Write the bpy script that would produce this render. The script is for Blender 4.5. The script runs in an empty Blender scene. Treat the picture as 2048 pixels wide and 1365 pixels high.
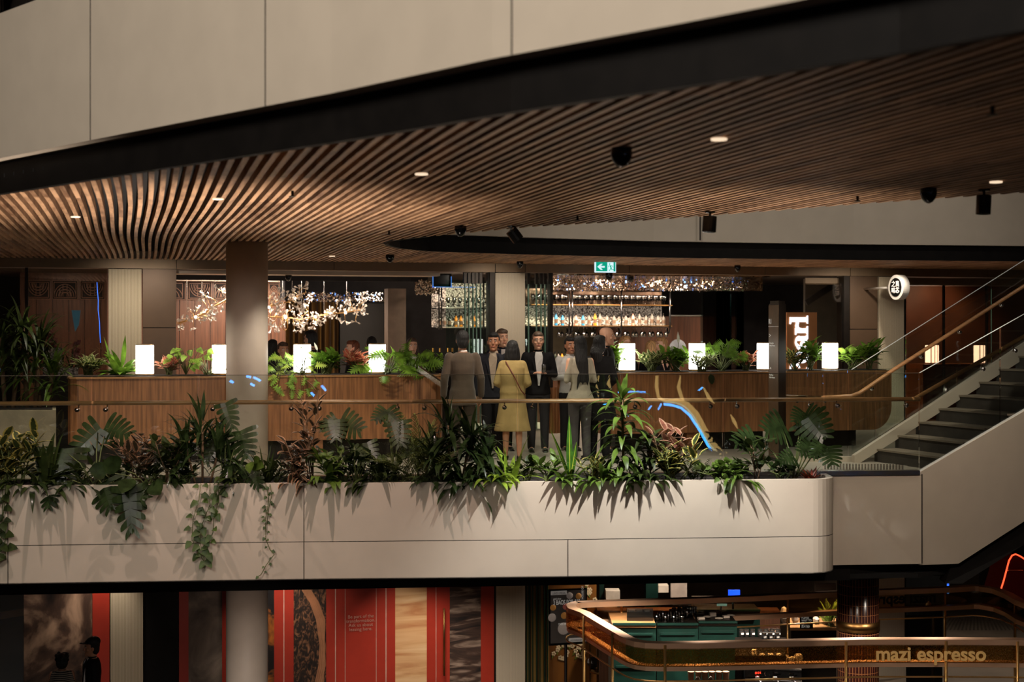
import bpy, math, random
from math import sin, cos, pi, radians as R
from mathutils import Vector, Matrix
V = Vector
SC = bpy.context.scene; COL = SC.collection
# ---------- camera geometry: building axes, camera at origin looking 14.85 deg right of +Y
F = 2048*50/36.0; H = 1.85; HZ = 657.0
A = R(14.85); CA, SA = cos(A), sin(A)
YW = 24.97          # shop front line
YC = 19.98          # front of the planter counters
ZC = 3.02           # slatted ceiling
ZL = -5.0           # lower floor
def cw(xc, d, z): return V((xc*CA+d*SA, -xc*SA+d*CA, z))
def P(px, py, d): return cw((px-1024)/F*d, d, H-(py-HZ)/F*d)
def dY(px, Y): return Y/(CA-(px-1024)/F*SA)
def PY(px, py, Y): return P(px, py, dY(px, Y))
def XY(px, Y): return PY(px, HZ, Y).x
def ZY(px, py, Y): return PY(px, py, Y).z
def PZ(px, py, z): return P(px, py, F*(H-z)/(py-HZ))
def G(px, d, z): return cw((px-1024)/F*d, d, z)
def lerp(a, b, t): return a+(b-a)*t
def interp(x, pts):
    if x <= pts[0][0]: a, b = pts[0], pts[1]
    elif x >= pts[-1][0]: a, b = pts[-2], pts[-1]
    else:
        for a, b in zip(pts, pts[1:]):
            if x <= b[0]: break
    return a[1]+(b[1]-a[1])*(x-a[0])/(b[0]-a[0]) if b[0] != a[0] else a[1]
# ---------- mesh builder
class MB:
    def __init__(s): s.v=[]; s.f=[]; s.uv=[]; s.mi=[]; s.m=0
    def add(s, vs, fs, uv=None):
        n=len(s.v); s.v += [V(p) for p in vs]
        s.uv += list(uv) if uv else [(0.5,0.5)]*len(vs)
        for f in fs: s.f.append([i+n for i in f]); s.mi.append(s.m)
        return s
    def box(s, a, b):
        x0,x1=sorted((a[0],b[0])); y0,y1=sorted((a[1],b[1])); z0,z1=sorted((a[2],b[2]))
        return s.add([(x0,y0,z0),(x1,y0,z0),(x1,y1,z0),(x0,y1,z0),(x0,y0,z1),(x1,y0,z1),(x1,y1,z1),(x0,y1,z1)],
            [(0,3,2,1),(4,5,6,7),(0,1,5,4),(1,2,6,5),(2,3,7,6),(3,0,4,7)])
    def beam(s, a, b, w, h, up=V((0,0,1))):
        a=V(a); b=V(b); t=(b-a).normalized(); sd=t.cross(up).normalized(); u=sd.cross(t).normalized()
        vs=[p+sd*(i*w/2)+u*(j*h/2) for p in (a,b) for i,j in ((-1,-1),(1,-1),(1,1),(-1,1))]
        return s.add(vs,[(0,1,2,3),(7,6,5,4),(0,4,5,1),(1,5,6,2),(2,6,7,3),(3,7,4,0)])
    def prism(s, pts, z0, z1):
        n=len(pts); ar=sum(pts[i][0]*pts[(i+1)%n][1]-pts[(i+1)%n][0]*pts[i][1] for i in range(n))
        if ar<0: pts=list(reversed(pts))
        vs=[(p[0],p[1],z0) for p in pts]+[(p[0],p[1],z1) for p in pts]
        return s.add(vs,[list(range(n))[::-1],list(range(n,2*n))]+[(i,(i+1)%n,(i+1)%n+n,i+n) for i in range(n)])
    def ext(s, pts, vec):
        n=len(pts); pts=[V(p) for p in pts]; vec=V(vec)
        return s.add(pts+[p+vec for p in pts],[list(range(n)),list(range(n,2*n))[::-1]]+[(i,i+n,(i+1)%n+n,(i+1)%n) for i in range(n)])
    def ribbon(s, path, z0, z1, th=0.03, side=1):
        # vertical thick strip following a plan path; z may be numbers or lists
        n=len(path); P2=[V((p[0],p[1])) for p in path]; off=[]
        for i in range(n):
            t=(P2[min(i+1,n-1)]-P2[max(i-1,0)]); t.normalize(); off.append(V((-t.y,t.x))*th*side)
        zz=lambda z,i: z[i] if isinstance(z,(list,tuple)) else z
        vs=[]
        for i in range(n):
            a=P2[i]; b=a+off[i]
            vs+=[(a.x,a.y,zz(z0,i)),(a.x,a.y,zz(z1,i)),(b.x,b.y,zz(z1,i)),(b.x,b.y,zz(z0,i))]
        fs=[(0,1,2,3),(4*n-1,4*n-2,4*n-3,4*n-4)]
        for i in range(n-1):
            k=4*i
            for j in range(4): fs.append((k+j,k+4+j,k+4+(j+1)%4,k+(j+1)%4))
        return s.add(vs,fs)
    def tube(s, path, r, n=8, cap=True, flat=None):
        path=[V(p) for p in path]; m=len(path); vs=[]; u=None
        for i,p in enumerate(path):
            t=(path[min(i+1,m-1)]-path[max(i-1,0)])
            t = t.normalized() if t.length>1e-9 else V((0,0,1))
            if u is None: u=V((0,0,1)) if abs(t.z)<.9 else V((1,0,0))
            u=(u-t*u.dot(t)); u = u.normalized() if u.length>1e-6 else t.orthogonal().normalized()
            w=t.cross(u); rr=r[i] if isinstance(r,(list,tuple)) else r
            for k in range(n):
                a=2*pi*k/n; vs.append(p+(u*cos(a)*(flat or 1)+w*sin(a))*rr)
        fs=[(i*n+k,i*n+(k+1)%n,(i+1)*n+(k+1)%n,(i+1)*n+k) for i in range(m-1) for k in range(n)]
        if cap: fs+=[list(range(n))[::-1],list(range((m-1)*n,m*n))]
        uv=[(k/n,i/max(1,m-1)) for i in range(m) for k in range(n)]
        return s.add(vs,fs,uv)
    def lathe(s, prof, c=(0,0,0), n=16, arc=None):
        c=V(c); m=len(prof); vs=[]
        for r,z in prof:
            for k in range(n): a=2*pi*k/n; vs.append(c+V((max(r,1e-4)*cos(a),max(r,1e-4)*sin(a),z)))
        fs=[(i*n+k,i*n+(k+1)%n,(i+1)*n+(k+1)%n,(i+1)*n+k) for i in range(m-1) for k in range(n)]
        fs+=[list(range(n))[::-1],list(range((m-1)*n,m*n))]
        return s.add(vs,fs)
    def ball(s, c, r, n=12, M=None):
        c=V(c); r=V((r,r,r)) if isinstance(r,(int,float)) else V(r); m=max(4,n//2+1); vs=[c+V((0,0,-r.z))]
        vs=[V((0,0,-r.z))]
        for i in range(1,m):
            a=-pi/2+pi*i/m
            for k in range(n): b=2*pi*k/n; vs.append(V((r.x*cos(a)*cos(b),r.y*cos(a)*sin(b),r.z*sin(a))))
        vs.append(V((0,0,r.z)))
        if M: vs=[M@v for v in vs]
        vs=[v+c for v in vs]; L=len(vs)-1
        fs=[(0,1+(k+1)%n,1+k) for k in range(n)]+[(1+i*n+k,1+i*n+(k+1)%n,1+(i+1)*n+(k+1)%n,1+(i+1)*n+k) for i in range(m-2) for k in range(n)]
        fs+=[(L,1+(m-2)*n+k,1+(m-2)*n+(k+1)%n) for k in range(n)]
        return s.add(vs,fs)
    def loft(s, rings, n=16):
        # rings: (cx,cy,cz,rx,ry)
        vs=[]
        for cx,cy,cz,rx,ry in rings:
            for k in range(n): a=2*pi*k/n; vs.append((cx+rx*cos(a),cy+ry*sin(a),cz))
        m=len(rings)
        fs=[(i*n+k,i*n+(k+1)%n,(i+1)*n+(k+1)%n,(i+1)*n+k) for i in range(m-1) for k in range(n)]
        fs+=[list(range(n))[::-1],list(range((m-1)*n,m*n))]
        return s.add(vs,fs)
    def build(s, name, mat, parent=None, smooth=False, world=True, mods=None):
        me=bpy.data.meshes.new(name); off=V((0,0,0))
        if parent is not None and world: off=wloc(parent)
        me.from_pydata([tuple(p-off) for p in s.v],[],s.f)
        mats=mat if isinstance(mat,(list,tuple)) else [mat]
        for m in mats: me.materials.append(m)
        if len(mats)>1: me.polygons.foreach_set('material_index',s.mi)
        uvl=me.uv_layers.new(name='uv'); vi=[0]*len(me.loops); me.loops.foreach_get('vertex_index',vi)
        flat=[]
        for i in vi: flat+=s.uv[i]
        uvl.data.foreach_set('uv',flat)
        if smooth: me.polygons.foreach_set('use_smooth',[True]*len(me.polygons))
        me.update()
        o=bpy.data.objects.new(name,me); COL.objects.link(o)
        if parent is not None: o.parent=parent
        if smooth=='auto':
            pass
        return o
def wloc(o):
    p=V(o.location)
    while o.parent: o=o.parent; p=p+V(o.location)
    return p
def tag(o, label, cat, group=None, kind=None):
    o['label']=label; o['category']=cat
    if group: o['group']=group
    if kind: o['kind']=kind
    return o
def thing(name, label, cat, loc=(0,0,0), rz=0, group=None, kind=None):
    o=bpy.data.objects.new(name,None); COL.objects.link(o); o.location=loc; o.rotation_euler=(0,0,rz)
    o.empty_display_size=.1
    return tag(o,label,cat,group,kind)
def struct(o): o['kind']='structure'; return o
def dup(root, loc, rz=None, label=None, group=None, sc=None):
    r=root.copy(); COL.objects.link(r); r.location=loc
    if rz is not None: r.rotation_euler=(0,0,rz)
    if sc: r.scale=(sc,)*3
    if label: r['label']=label
    if group: r['group']=group
    for ch in [c for c in list(root.children)]:
        c=ch.copy(); COL.objects.link(c); c.parent=r
        for g in list(ch.children):
            d=g.copy(); COL.objects.link(d); d.parent=c
    return r
# ---------- materials
def lin(c):
    c=c/255.0
    return c/12.92 if c<=.04045 else ((c+.055)/1.055)**2.4
def rgb(t): return tuple(lin(x) for x in t)+(1,)
def newmat(name):
    m=bpy.data.materials.new(name); m.use_nodes=True; nt=m.node_tree; nt.nodes.clear()
    o=nt.nodes.new('ShaderNodeOutputMaterial'); return m,nt,o
def N(nt,t,**k):
    n=nt.nodes.new(t)
    for a,b in k.items():
        if a.startswith('i_'): n.inputs[a[2:].replace('_',' ')].default_value=b
        else: setattr(n,a,b)
    return n
def mapped(nt, stretch=(1,1,1), coord='Object'):
    tc=N(nt,'ShaderNodeTexCoord'); mp=N(nt,'ShaderNodeMapping'); mp.inputs['Scale'].default_value=stretch
    nt.links.new(tc.outputs[coord],mp.inputs['Vector']); return mp.outputs[0]
def M(name, col, rough=.5, metal=0, var=.12, scale=6, bump=0, bscale=None, stretch=(1,1,1), emit=0, spec=.5, col2=None, coat=0, ecol=None, det=4, sheen=0):
    m,nt,out=newmat(name); L=nt.links.new
    b=N(nt,'ShaderNodeBsdfPrincipled'); L(b.outputs[0],out.inputs[0])
    b.inputs['Roughness'].default_value=rough; b.inputs['Metallic'].default_value=metal
    b.inputs['Specular IOR Level'].default_value=spec; b.inputs['Coat Weight'].default_value=coat
    if sheen: b.inputs['Sheen Weight'].default_value=sheen
    vec=mapped(nt,stretch)
    no=N(nt,'ShaderNodeTexNoise'); no.inputs['Scale'].default_value=scale; no.inputs['Detail'].default_value=det; L(vec,no.inputs['Vector'])
    cr=N(nt,'ShaderNodeValToRGB'); c=rgb(col)
    c1=rgb(col2) if col2 else tuple(x*(1-var) for x in c[:3])+(1,)
    c2=c if col2 else tuple(min(1,x*(1+var)) for x in c[:3])+(1,)
    cr.color_ramp.elements[0].color=c1; cr.color_ramp.elements[1].color=c2
    cr.color_ramp.elements[0].position=.35; cr.color_ramp.elements[1].position=.65
    L(no.outputs['Fac'],cr.inputs[0]); L(cr.outputs[0],b.inputs['Base Color'])
    if bump:
        n2=N(nt,'ShaderNodeTexNoise'); n2.inputs['Scale'].default_value=bscale or scale*4; n2.inputs['Detail'].default_value=3; L(vec,n2.inputs['Vector'])
        bm=N(nt,'ShaderNodeBump'); bm.inputs['Strength'].default_value=bump; bm.inputs['Distance'].default_value=.02
        L(n2.outputs['Fac'],bm.inputs['Height']); L(bm.outputs[0],b.inputs['Normal'])
    if emit:
        b.inputs['Emission Color'].default_value=rgb(ecol or col); b.inputs['Emission Strength'].default_value=emit
    return m
def striped(name, c1, c2, freq, axis=0, rough=.5, width=.5, bump=.5, metal=0, coord='Object'):
    # ribs / flutes along one axis, procedural
    m,nt,out=newmat(name); L=nt.links.new
    b=N(nt,'ShaderNodeBsdfPrincipled'); L(b.outputs[0],out.inputs[0]); b.inputs['Roughness'].default_value=rough; b.inputs['Metallic'].default_value=metal
    tc=N(nt,'ShaderNodeTexCoord'); sx=N(nt,'ShaderNodeSeparateXYZ'); L(tc.outputs[coord],sx.inputs[0])
    mu=N(nt,'ShaderNodeMath',operation='MULTIPLY'); mu.inputs[1].default_value=freq*2*pi; L(sx.outputs[axis],mu.inputs[0])
    si=N(nt,'ShaderNodeMath',operation='SINE'); L(mu.outputs[0],si.inputs[0])
    mr=N(nt,'ShaderNodeMapRange'); mr.inputs[1].default_value=-1; L(si.outputs[0],mr.inputs[0])
    cr=N(nt,'ShaderNodeValToRGB'); cr.color_ramp.elements[0].color=rgb(c1); cr.color_ramp.elements[1].color=rgb(c2)
    cr.color_ramp.elements[0].position=max(0,width-.2); cr.color_ramp.elements[1].position=min(1,width+.2)
    L(mr.outputs[0],cr.inputs[0]); L(cr.outputs[0],b.inputs['Base Color'])
    if bump:
        bm=N(nt,'ShaderNodeBump'); bm.inputs['Strength'].default_value=bump; bm.inputs['Distance'].default_value=.01
        L(mr.outputs[0],bm.inputs['Height']); L(bm.outputs[0],b.inputs['Normal'])
    return m
def glass(name, tint=(255,255,255), ior=1.45, rough=0.0, refl=(255,255,255)):
    m,nt,out=newmat(name); L=nt.links.new
    t=N(nt,'ShaderNodeBsdfTransparent'); t.inputs[0].default_value=rgb(tint)
    g=N(nt,'ShaderNodeBsdfGlossy'); g.inputs['Roughness'].default_value=rough; g.inputs[0].default_value=rgb(refl)
    fr=N(nt,'ShaderNodeFresnel'); fr.inputs[0].default_value=ior
    mx=N(nt,'ShaderNodeMixShader'); L(fr.outputs[0],mx.inputs[0]); L(t.outputs[0],mx.inputs[1]); L(g.outputs[0],mx.inputs[2]); L(mx.outputs[0],out.inputs[0])
    return m
def leafmat(name, col, edge=None, mid=None, ew=.3, rough=.42, blotch=None):
    # u across the leaf: margin and midrib colours of variegated leaves
    m,nt,out=newmat(name); L=nt.links.new
    b=N(nt,'ShaderNodeBsdfPrincipled'); b.inputs['Roughness'].default_value=rough; b.inputs['Specular IOR Level'].default_value=.35
    tr=N(nt,'ShaderNodeBsdfTranslucent'); mx=N(nt,'ShaderNodeMixShader'); mx.inputs[0].default_value=.3
    L(b.outputs[0],mx.inputs[1]); L(tr.outputs[0],mx.inputs[2]); L(mx.outputs[0],out.inputs[0])
    tc=N(nt,'ShaderNodeTexCoord'); no=N(nt,'ShaderNodeTexNoise'); no.inputs['Scale'].default_value=9; L(tc.outputs['Object'],no.inputs['Vector'])
    cr=N(nt,'ShaderNodeValToRGB'); c=rgb(col); cr.color_ramp.elements[0].color=tuple(x*.6 for x in c[:3])+(1,); cr.color_ramp.elements[1].color=tuple(min(1,x*1.35) for x in c[:3])+(1,)
    cr.color_ramp.elements[0].position=.35; cr.color_ramp.elements[1].position=.65; L(no.outputs['Fac'],cr.inputs[0])
    src=cr.outputs[0]
    sx=N(nt,'ShaderNodeSeparateXYZ'); L(tc.outputs['UV'],sx.inputs[0])
    ab=N(nt,'ShaderNodeMath',operation='SUBTRACT'); ab.inputs[1].default_value=.5; L(sx.outputs[0],ab.inputs[0])
    aa=N(nt,'ShaderNodeMath',operation='ABSOLUTE'); L(ab.outputs[0],aa.inputs[0])
    n2=N(nt,'ShaderNodeTexNoise'); n2.inputs['Scale'].default_value=40; L(tc.outputs['Object'],n2.inputs['Vector'])
    m2=N(nt,'ShaderNodeMath',operation='MULTIPLY_ADD'); m2.inputs[1].default_value=.3; L(n2.outputs['Fac'],m2.inputs[0]); L(aa.outputs[0],m2.inputs[2])
    def band(src,color,lo,hi,val):
        r=N(nt,'ShaderNodeMapRange'); r.inputs[1].default_value=lo; r.inputs[2].default_value=hi; L(val,r.inputs[0])
        k=N(nt,'ShaderNodeMixRGB'); L(r.outputs[0],k.inputs[0]); L(src,k.inputs[1]); k.inputs[2].default_value=rgb(color); return k.outputs[0]
    if edge: src=band(src,edge,.5-ew+.13,.5-ew+.2,m2.outputs[0])
    if mid: src=band(src,mid,.09,.04,aa.outputs[0])
    if blotch: src=band(src,blotch,.5,.56,no.outputs['Fac'])
    L(src,b.inputs['Base Color']); L(src,tr.inputs[0])
    return m
MT={}
MT['cream']=M('cream_panel',(196,182,164),.45,var=.03,scale=3,bump=.05,bscale=300)
MT['seam']=M('shadow_gap',(46,38,32),.8)
MT['black']=M('black_metal_band',(17,14,12),.6,var=.2,spec=.15)
MT['slat']=None
MT['darkback']=M('dark_void',(9,7,6),.9)
MT['floor']=M('stone_floor',(176,166,152),.35,var=.08,scale=1.5)
MT['lowfloor']=M('dark_stone_floor',(96,84,72),.4,var=.15,scale=2)
MT['column']=M('column_paint',(200,186,172),.55,var=.03)
MT['flute']=striped('fluted_beige',(172,154,126),(210,194,166),42,0,.6,.3,.4)
MT['fluteplain']=striped('fine_fluted_beige',(186,170,148),(206,192,170),45,0,.6,.3,.3)
MT['bronze']=M('bronze_panel',(98,76,58),.42,metal=.3,var=.06,scale=3)
MT['header']=M('bronze_header',(120,98,74),.45,metal=.3,var=.05)
MT['wood']=M('walnut_veneer',(148,98,62),.4,var=.3,scale=5,stretch=(7,7,.35),bump=.03)
MT['railwood']=M('rail_timber',(170,122,78),.35,var=.2,scale=6,stretch=(1,1,6))
MT['glass']=glass('clear_balustrade',(246,250,248),1.5)
MT['glassedge']=M('glass_edge_pale',(236,240,236),.15,spec=.8,var=.05)
MT['steel']=M('satin_steel',(190,185,178),.25,metal=1,var=.05)
MT['chrome']=M('chrome',(225,220,215),.08,metal=1,var=.03)
MT['brass']=M('polished_brass',(214,168,104),.3,metal=.75,var=.06,scale=3)
MT['brassdark']=M('aged_brass',(150,112,66),.35,metal=1,var=.1)
MT['copper']=M('brushed_copper',(222,178,144),.42,metal=.45,var=.06,scale=3)
MT['soil']=M('dark_soil',(34,25,18),.95,var=.4,scale=40,bump=.6)
MT['concrete']=M('pale_concrete',(150,138,112),.85,var=.15,scale=4,bump=.3,bscale=18)
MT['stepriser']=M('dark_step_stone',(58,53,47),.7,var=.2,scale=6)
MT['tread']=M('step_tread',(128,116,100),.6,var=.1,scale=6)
MT['glow']=M('glowing_alabaster',(255,250,244),.5,emit=9,ecol=(255,249,240),var=.02)
MT['lampmetal']=MT['brass']
MT['dkwood']=M('dark_timber_wall',(92,58,40),.45,var=.3,scale=4,stretch=(6,6,.3))
MT['darkwall']=M('charcoal_plaster',(58,55,56),.8,var=.2,scale=3)
MT['dkmetal']=M('dark_bronze_metal',(40,33,28),.4,metal=.6)
MT['blackgl']=M('black_gloss',(12,12,12),.15)
MT['white']=M('white_plastic',(215,208,200),.4)
MT['red']=M('hoarding_red',(176,52,34),.5,var=.04)
MT['green']=M('racing_green_paint',(8,38,31),.4)
MT['brownglass']=glass('bronze_tinted_glass',(212,186,168),1.5,refl=(200,160,130))
MT['darkglass']=glass('dark_shop_glass',(214,210,204),1.5)
MT['tealglass']=glass('teal_edge_glass',(235,248,244),1.5)
def slatmat():
    m,nt,out=newmat('timber_slats'); L=nt.links.new
    b=N(nt,'ShaderNodeBsdfPrincipled'); L(b.outputs[0],out.inputs[0]); b.inputs['Roughness'].default_value=.5
    v=mapped(nt,(11.11,.45,1)); w=N(nt,'ShaderNodeTexWhiteNoise'); w.noise_dimensions='3D'
    fl=N(nt,'ShaderNodeVectorMath',operation='FLOOR'); L(v,fl.inputs[0]); L(fl.outputs[0],w.inputs['Vector'])
    v2=mapped(nt,(25,2.5,25)); no=N(nt,'ShaderNodeTexNoise'); no.inputs['Scale'].default_value=1; no.inputs['Detail'].default_value=5; L(v2,no.inputs['Vector'])
    ad=N(nt,'ShaderNodeMath',operation='MULTIPLY_ADD'); L(w.outputs['Value'],ad.inputs[0]); ad.inputs[1].default_value=.45; L(no.outputs['Fac'],ad.inputs[2])
    cr=N(nt,'ShaderNodeValToRGB'); cr.color_ramp.elements[0].position=.4; cr.color_ramp.elements[1].position=.95
    cr.color_ramp.elements[0].color=rgb((112,78,54)); cr.color_ramp.elements[1].color=rgb((204,160,122)); L(ad.outputs[0],cr.inputs[0]); L(cr.outputs[0],b.inputs['Base Color'])
    return m
MT['slat']=slatmat()
def text(body, size, loc, mat, parent=None, rot=(pi/2,0,0), ext=.004, align='LEFT', name='lettering', sx=1, off=0, bold=0):
    c=bpy.data.curves.new(name,'FONT'); c.body=body; c.size=size; c.extrude=ext; c.align_x=align; c.offset=bold
    c.materials.append(mat); o=bpy.data.objects.new(name,c); COL.objects.link(o)
    o.rotation_euler=rot; o.scale=(sx,1,1)
    if parent is not None: o.parent=parent; o.location=V(loc)-wloc(parent)
    else: o.location=loc
    return o
# ================= slatted ceiling, upper slab edges =================
def front_edge(px):   # inverse depth is linear: a straight edge on the ceiling plane
    y=interp(px,[(-400,451),(0,388),(277,344),(700,279),(1022,224),(1400,168),(1799,106),(2048,60),(2500,-20)])
    return PZ(px,y,ZC)
FE=[front_edge(x) for x in (-700,-400,-200,0,277,500,700,1022,1400,1799,2048,2300,2500)]
FEx=sorted((p.x,p.y) for p in FE)
VN=[PZ(*q,ZC) for q in ((775,487),(790,482),(860,474),(1066,454),(1300,441),(1697,410),(2048,386),(2300,368))]
VF=[PZ(*q,ZC) for q in ((775,487),(779,491),(800,497),(860,503),(1050,509),(1300,515),(1700,520),(2048,523),(2300,526))]
def arcs(pts,k=3):
    return pts
VNx=[(p.x,p.y) for p in VN]; VFx=[(p.x,p.y) for p in VF]
X0,X1=-4.2,22.0
sl=MB(); bk=MB()
x=X0
def sway(Y): return .02*sin((Y-11)*.6)
def strip(mb,x,ya,yb):
    n=max(1,int((yb-ya)/1.3)); w=.021
    ys=[lerp(ya,yb,i/n) for i in range(n+1)]
    vs=[];fs=[]
    for y in ys:
        cx=x+sway(y); vs+=[(cx-w,y,ZC),(cx+w,y,ZC),(cx+w,y,ZC+.11),(cx-w,y,ZC+.11)]
    for i in range(n):
        k=4*i; fs+=[(k,k+4,k+5,k+1),(k+1,k+5,k+6,k+2),(k+3,k,k+4,k+7)][:3]
    fs+=[(0,1,2,3),(4*n+3,4*n+2,4*n+1,4*n)]
    mb.add(vs,fs)
while x<X1:
    yf=interp(x,FEx); yf=max(interp(x+sway(yf)-.045,FEx),interp(x+sway(yf)+.045,FEx)); segs=[]
    if x<VNx[0][0]+.0: segs=[(yf,YW+.02)]
    else:
        a=interp(x,VNx); b=interp(x,VFx)
        segs=[(yf,a),(b,YW+.02)]
    for ya,yb in segs:
        if yb-ya>.05:
            strip(sl,x,ya+.04,yb)
            bk.box((x-.045,ya+.02,ZC+.14),(x+.045,yb,ZC+.17))
    x+=.09
struct(sl.build('ceiling',MT['slat']))
struct(bk.build('ceiling_backing',MT['darkback']))
def slab_edge(name, path, side, z0=ZC, zb=3.32, zt=4.52, joints=()):
    # dark recessed band below, pale fascia panel above standing forward
    mb=MB(); mb.m=1; mb.ribbon(path,z0,zb,.06,-side)
    pp=[]
    P2=[V((p[0],p[1])) for p in path]; n=len(P2)
    for i in range(n):
        t=(P2[min(i+1,n-1)]-P2[max(i-1,0)]).normalized(); pp.append(P2[i]+V((-t.y,t.x))*.14*side)
    mb.m=0; mb.ribbon(pp,zb-.03,zt,.16,-side)
    for j in joints:
        k=min(range(n-1),key=lambda i:abs((P2[i]+P2[i+1]).length*0+abs((P2[i].x+P2[i+1].x)/2-j[0])))
        mb.m=2; a=V((j[0],j[1]))
        t=(P2[k+1]-P2[k]).normalized(); nn=V((-t.y,t.x))*side
        q=a+nn*.004
        mb.ribbon([q-t*.004,q+t*.004],zb-.03,zt,.01,-side)
    o=mb.build(name,[MT['cream'],MT['black'],MT['seam']]); struct(o); return o
fe=[(p.x,p.y) for p in FE]
js=[]
def at_fascia(px):   # where the ray through px meets the forward fascia line
    best=None
    pts=[]
    P2=[V(q) for q in fe]
    for i in range(len(P2)):
        t=(P2[min(i+1,len(P2)-1)]-P2[max(i-1,0)]).normalized(); pts.append(P2[i]+V((t.y,-t.x))*.14)
    u=(px-1024)/F; dr=V((u*CA+SA,-u*SA+CA))
    for a,b in zip(pts,pts[1:]):
        e=b-a; den=dr.x*e.y-dr.y*e.x
        if abs(den)<1e-9: continue
        s=(a.x*e.y-a.y*e.x)/den; w=(a.x*dr.y-a.y*dr.x)/den
        if 0<=w<=1 and s>0: return dr*s
    return pts[0]
slab_edge('trim_1',fe,-1,joints=[tuple(at_fascia(x)) for x in (181,531,1024)])
vf=[(p.x,p.y) for p in VF]
slab_edge('trim_2',[VNx[2],VNx[1]]+vf,-1,zb=3.31,zt=4.6)
j=PZ(1392,516,ZC); mb=MB(); mb.box((j.x-.004,j.y-.2,3.3),(j.x+.004,j.y-.16,4.5)); struct(mb.build('trim_joint',MT['seam']))
# back face of the slab round the opening so no light leaks, and the dark upper floor
# dark upstairs glazing seen over the fascia, top left
th=thing('upper_balustrade','dark glass balustrade of the upper floor with a pale post, top left corner','balustrade',G(60,13.2,4.4))
mb=MB(); mb.ribbon([tuple(G(x,13.0-x*.002,0))[:2] for x in (-100,0,85)],4.45,5.3,.015)
mb.ribbon([tuple(G(x,13.0-x*.002,0))[:2] for x in (95,200,300)],4.45,5.3,.015); mb.build('pane',MT['darkglass'],th)
mb=MB(); mb.ribbon([tuple(G(x,12.7,0))[:2] for x in (85,93)],4.4,5.4,.06); mb.build('post',MT['white'],th)
mb=MB(); mb.ribbon([tuple(G(x,19,0))[:2] for x in (-400,500)],4.4,8,.1); struct(mb.build('wall_upper',MT['darkwall']))
# ================= R1 floor and slab =================
def gd(px): return 17.15+px/1840*1.1
GL=[G(x,gd(x),0) for x in (-260,0,300,700,1100,1500,1840)]
corner=GL[-1]
mb=MB(); pts=[(p.x,p.y) for p in GL]
e=corner+V((CA*.94+SA*.34,-SA*.94+CA*.34,0))*0
far=G(2300,19.6,0)
pts+=[(far.x,far.y),(24,far.y),(24,34),(-6,34),(-6,GL[0].y)]
mb.prism(pts,-.12,0); struct(mb.build('floor',MT['floor']))
mb=MB(); mb.prism([(p.x,p.y+.05) for p in GL]+[(G(1900,18.6,0).x,G(1900,18.6,0).y),(G(1900,34,0).x,G(1900,34,0).y),(-6,30),(-6,GL[0].y)],-1.36,-1.3)
struct(mb.build('ceiling_lower',MT['darkback']))
# dark recessed band under the planter
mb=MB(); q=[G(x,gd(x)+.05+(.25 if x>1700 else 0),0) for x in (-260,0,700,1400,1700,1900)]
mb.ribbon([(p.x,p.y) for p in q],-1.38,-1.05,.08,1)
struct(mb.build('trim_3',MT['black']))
mb=MB()
pl=[V(p) for p in (G(1905,18.4,-1.08),G(1905,18.4,-1.38))]
mb.ext([P(1905,1124,18.5),P(2048,1040,18.8),P(2150,980,18.9),P(2150,1030,18.9),P(2048,1090,18.7),P(1925,1168,18.4),P(1890,1168,18.4)],(0.1,.3,0)); 
struct(mb.build('trim_4',MT['black']))
# white slab edge at the right and the closed string of the stairs
mb=MB(); q=[G(x,gd(x)-.03,0) for x in (1600,1700,1843)]
mb.ribbon([(p.x,p.y) for p in q],-1.17,.0,.06,1)
mb.m=1; s0=G(1843,gd(1843)-.035,0); s1=G(1845.2,gd(1843)-.035,0); mb.ribbon([(s0.x,s0.y),(s1.x,s1.y)],-1.16,-.02,.02,1)
struct(mb.build('wall_slab_edge',[MT['cream'],MT['seam']]))
# ================= stairs =================
SD=(.315,.10); 
fa=(4.687,19.63); ne=(5.23,18.27)
def SP(base,n,z): return cw(base[0]+SD[0]*n, base[1]+SD[1]*n, z)
RISE=.182
st=thing('staircase','dark stone stairs climbing to the right behind clear glass','stairs',G(1850,19,0))
NS=17
for i in range(1,NS+1):
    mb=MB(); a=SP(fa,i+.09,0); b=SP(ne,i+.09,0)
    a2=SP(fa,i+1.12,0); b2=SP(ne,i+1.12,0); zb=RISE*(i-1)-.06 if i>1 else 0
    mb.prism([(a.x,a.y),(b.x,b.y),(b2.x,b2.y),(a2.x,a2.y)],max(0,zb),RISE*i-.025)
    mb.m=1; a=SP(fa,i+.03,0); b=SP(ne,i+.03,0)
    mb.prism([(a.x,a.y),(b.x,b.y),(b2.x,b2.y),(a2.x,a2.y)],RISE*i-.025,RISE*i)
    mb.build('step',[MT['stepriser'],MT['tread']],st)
def stringer(base,z0off,name,th,thk,low,slope=RISE,n0=0,n1=18,mat='cream'):
    mb=MB(); a=SP(base,n0,0); b=SP(base,n1,0)
    zt0=z0off; zt1=z0off+slope*(n1-n0)
    d=(b-a).normalized(); nrm=V((d.y,-d.x,0))*thk
    mb.ext([V((a.x,a.y,low[0])),V((b.x,b.y,low[1]+slope*(n1-n0))),V((b.x,b.y,zt1)),V((a.x,a.y,zt0))],nrm)
    return mb.build(name,MT[mat],th)
stringer(fa,.10,'stringer',st,.08,(-.05,-.18),n0=0)
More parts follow.
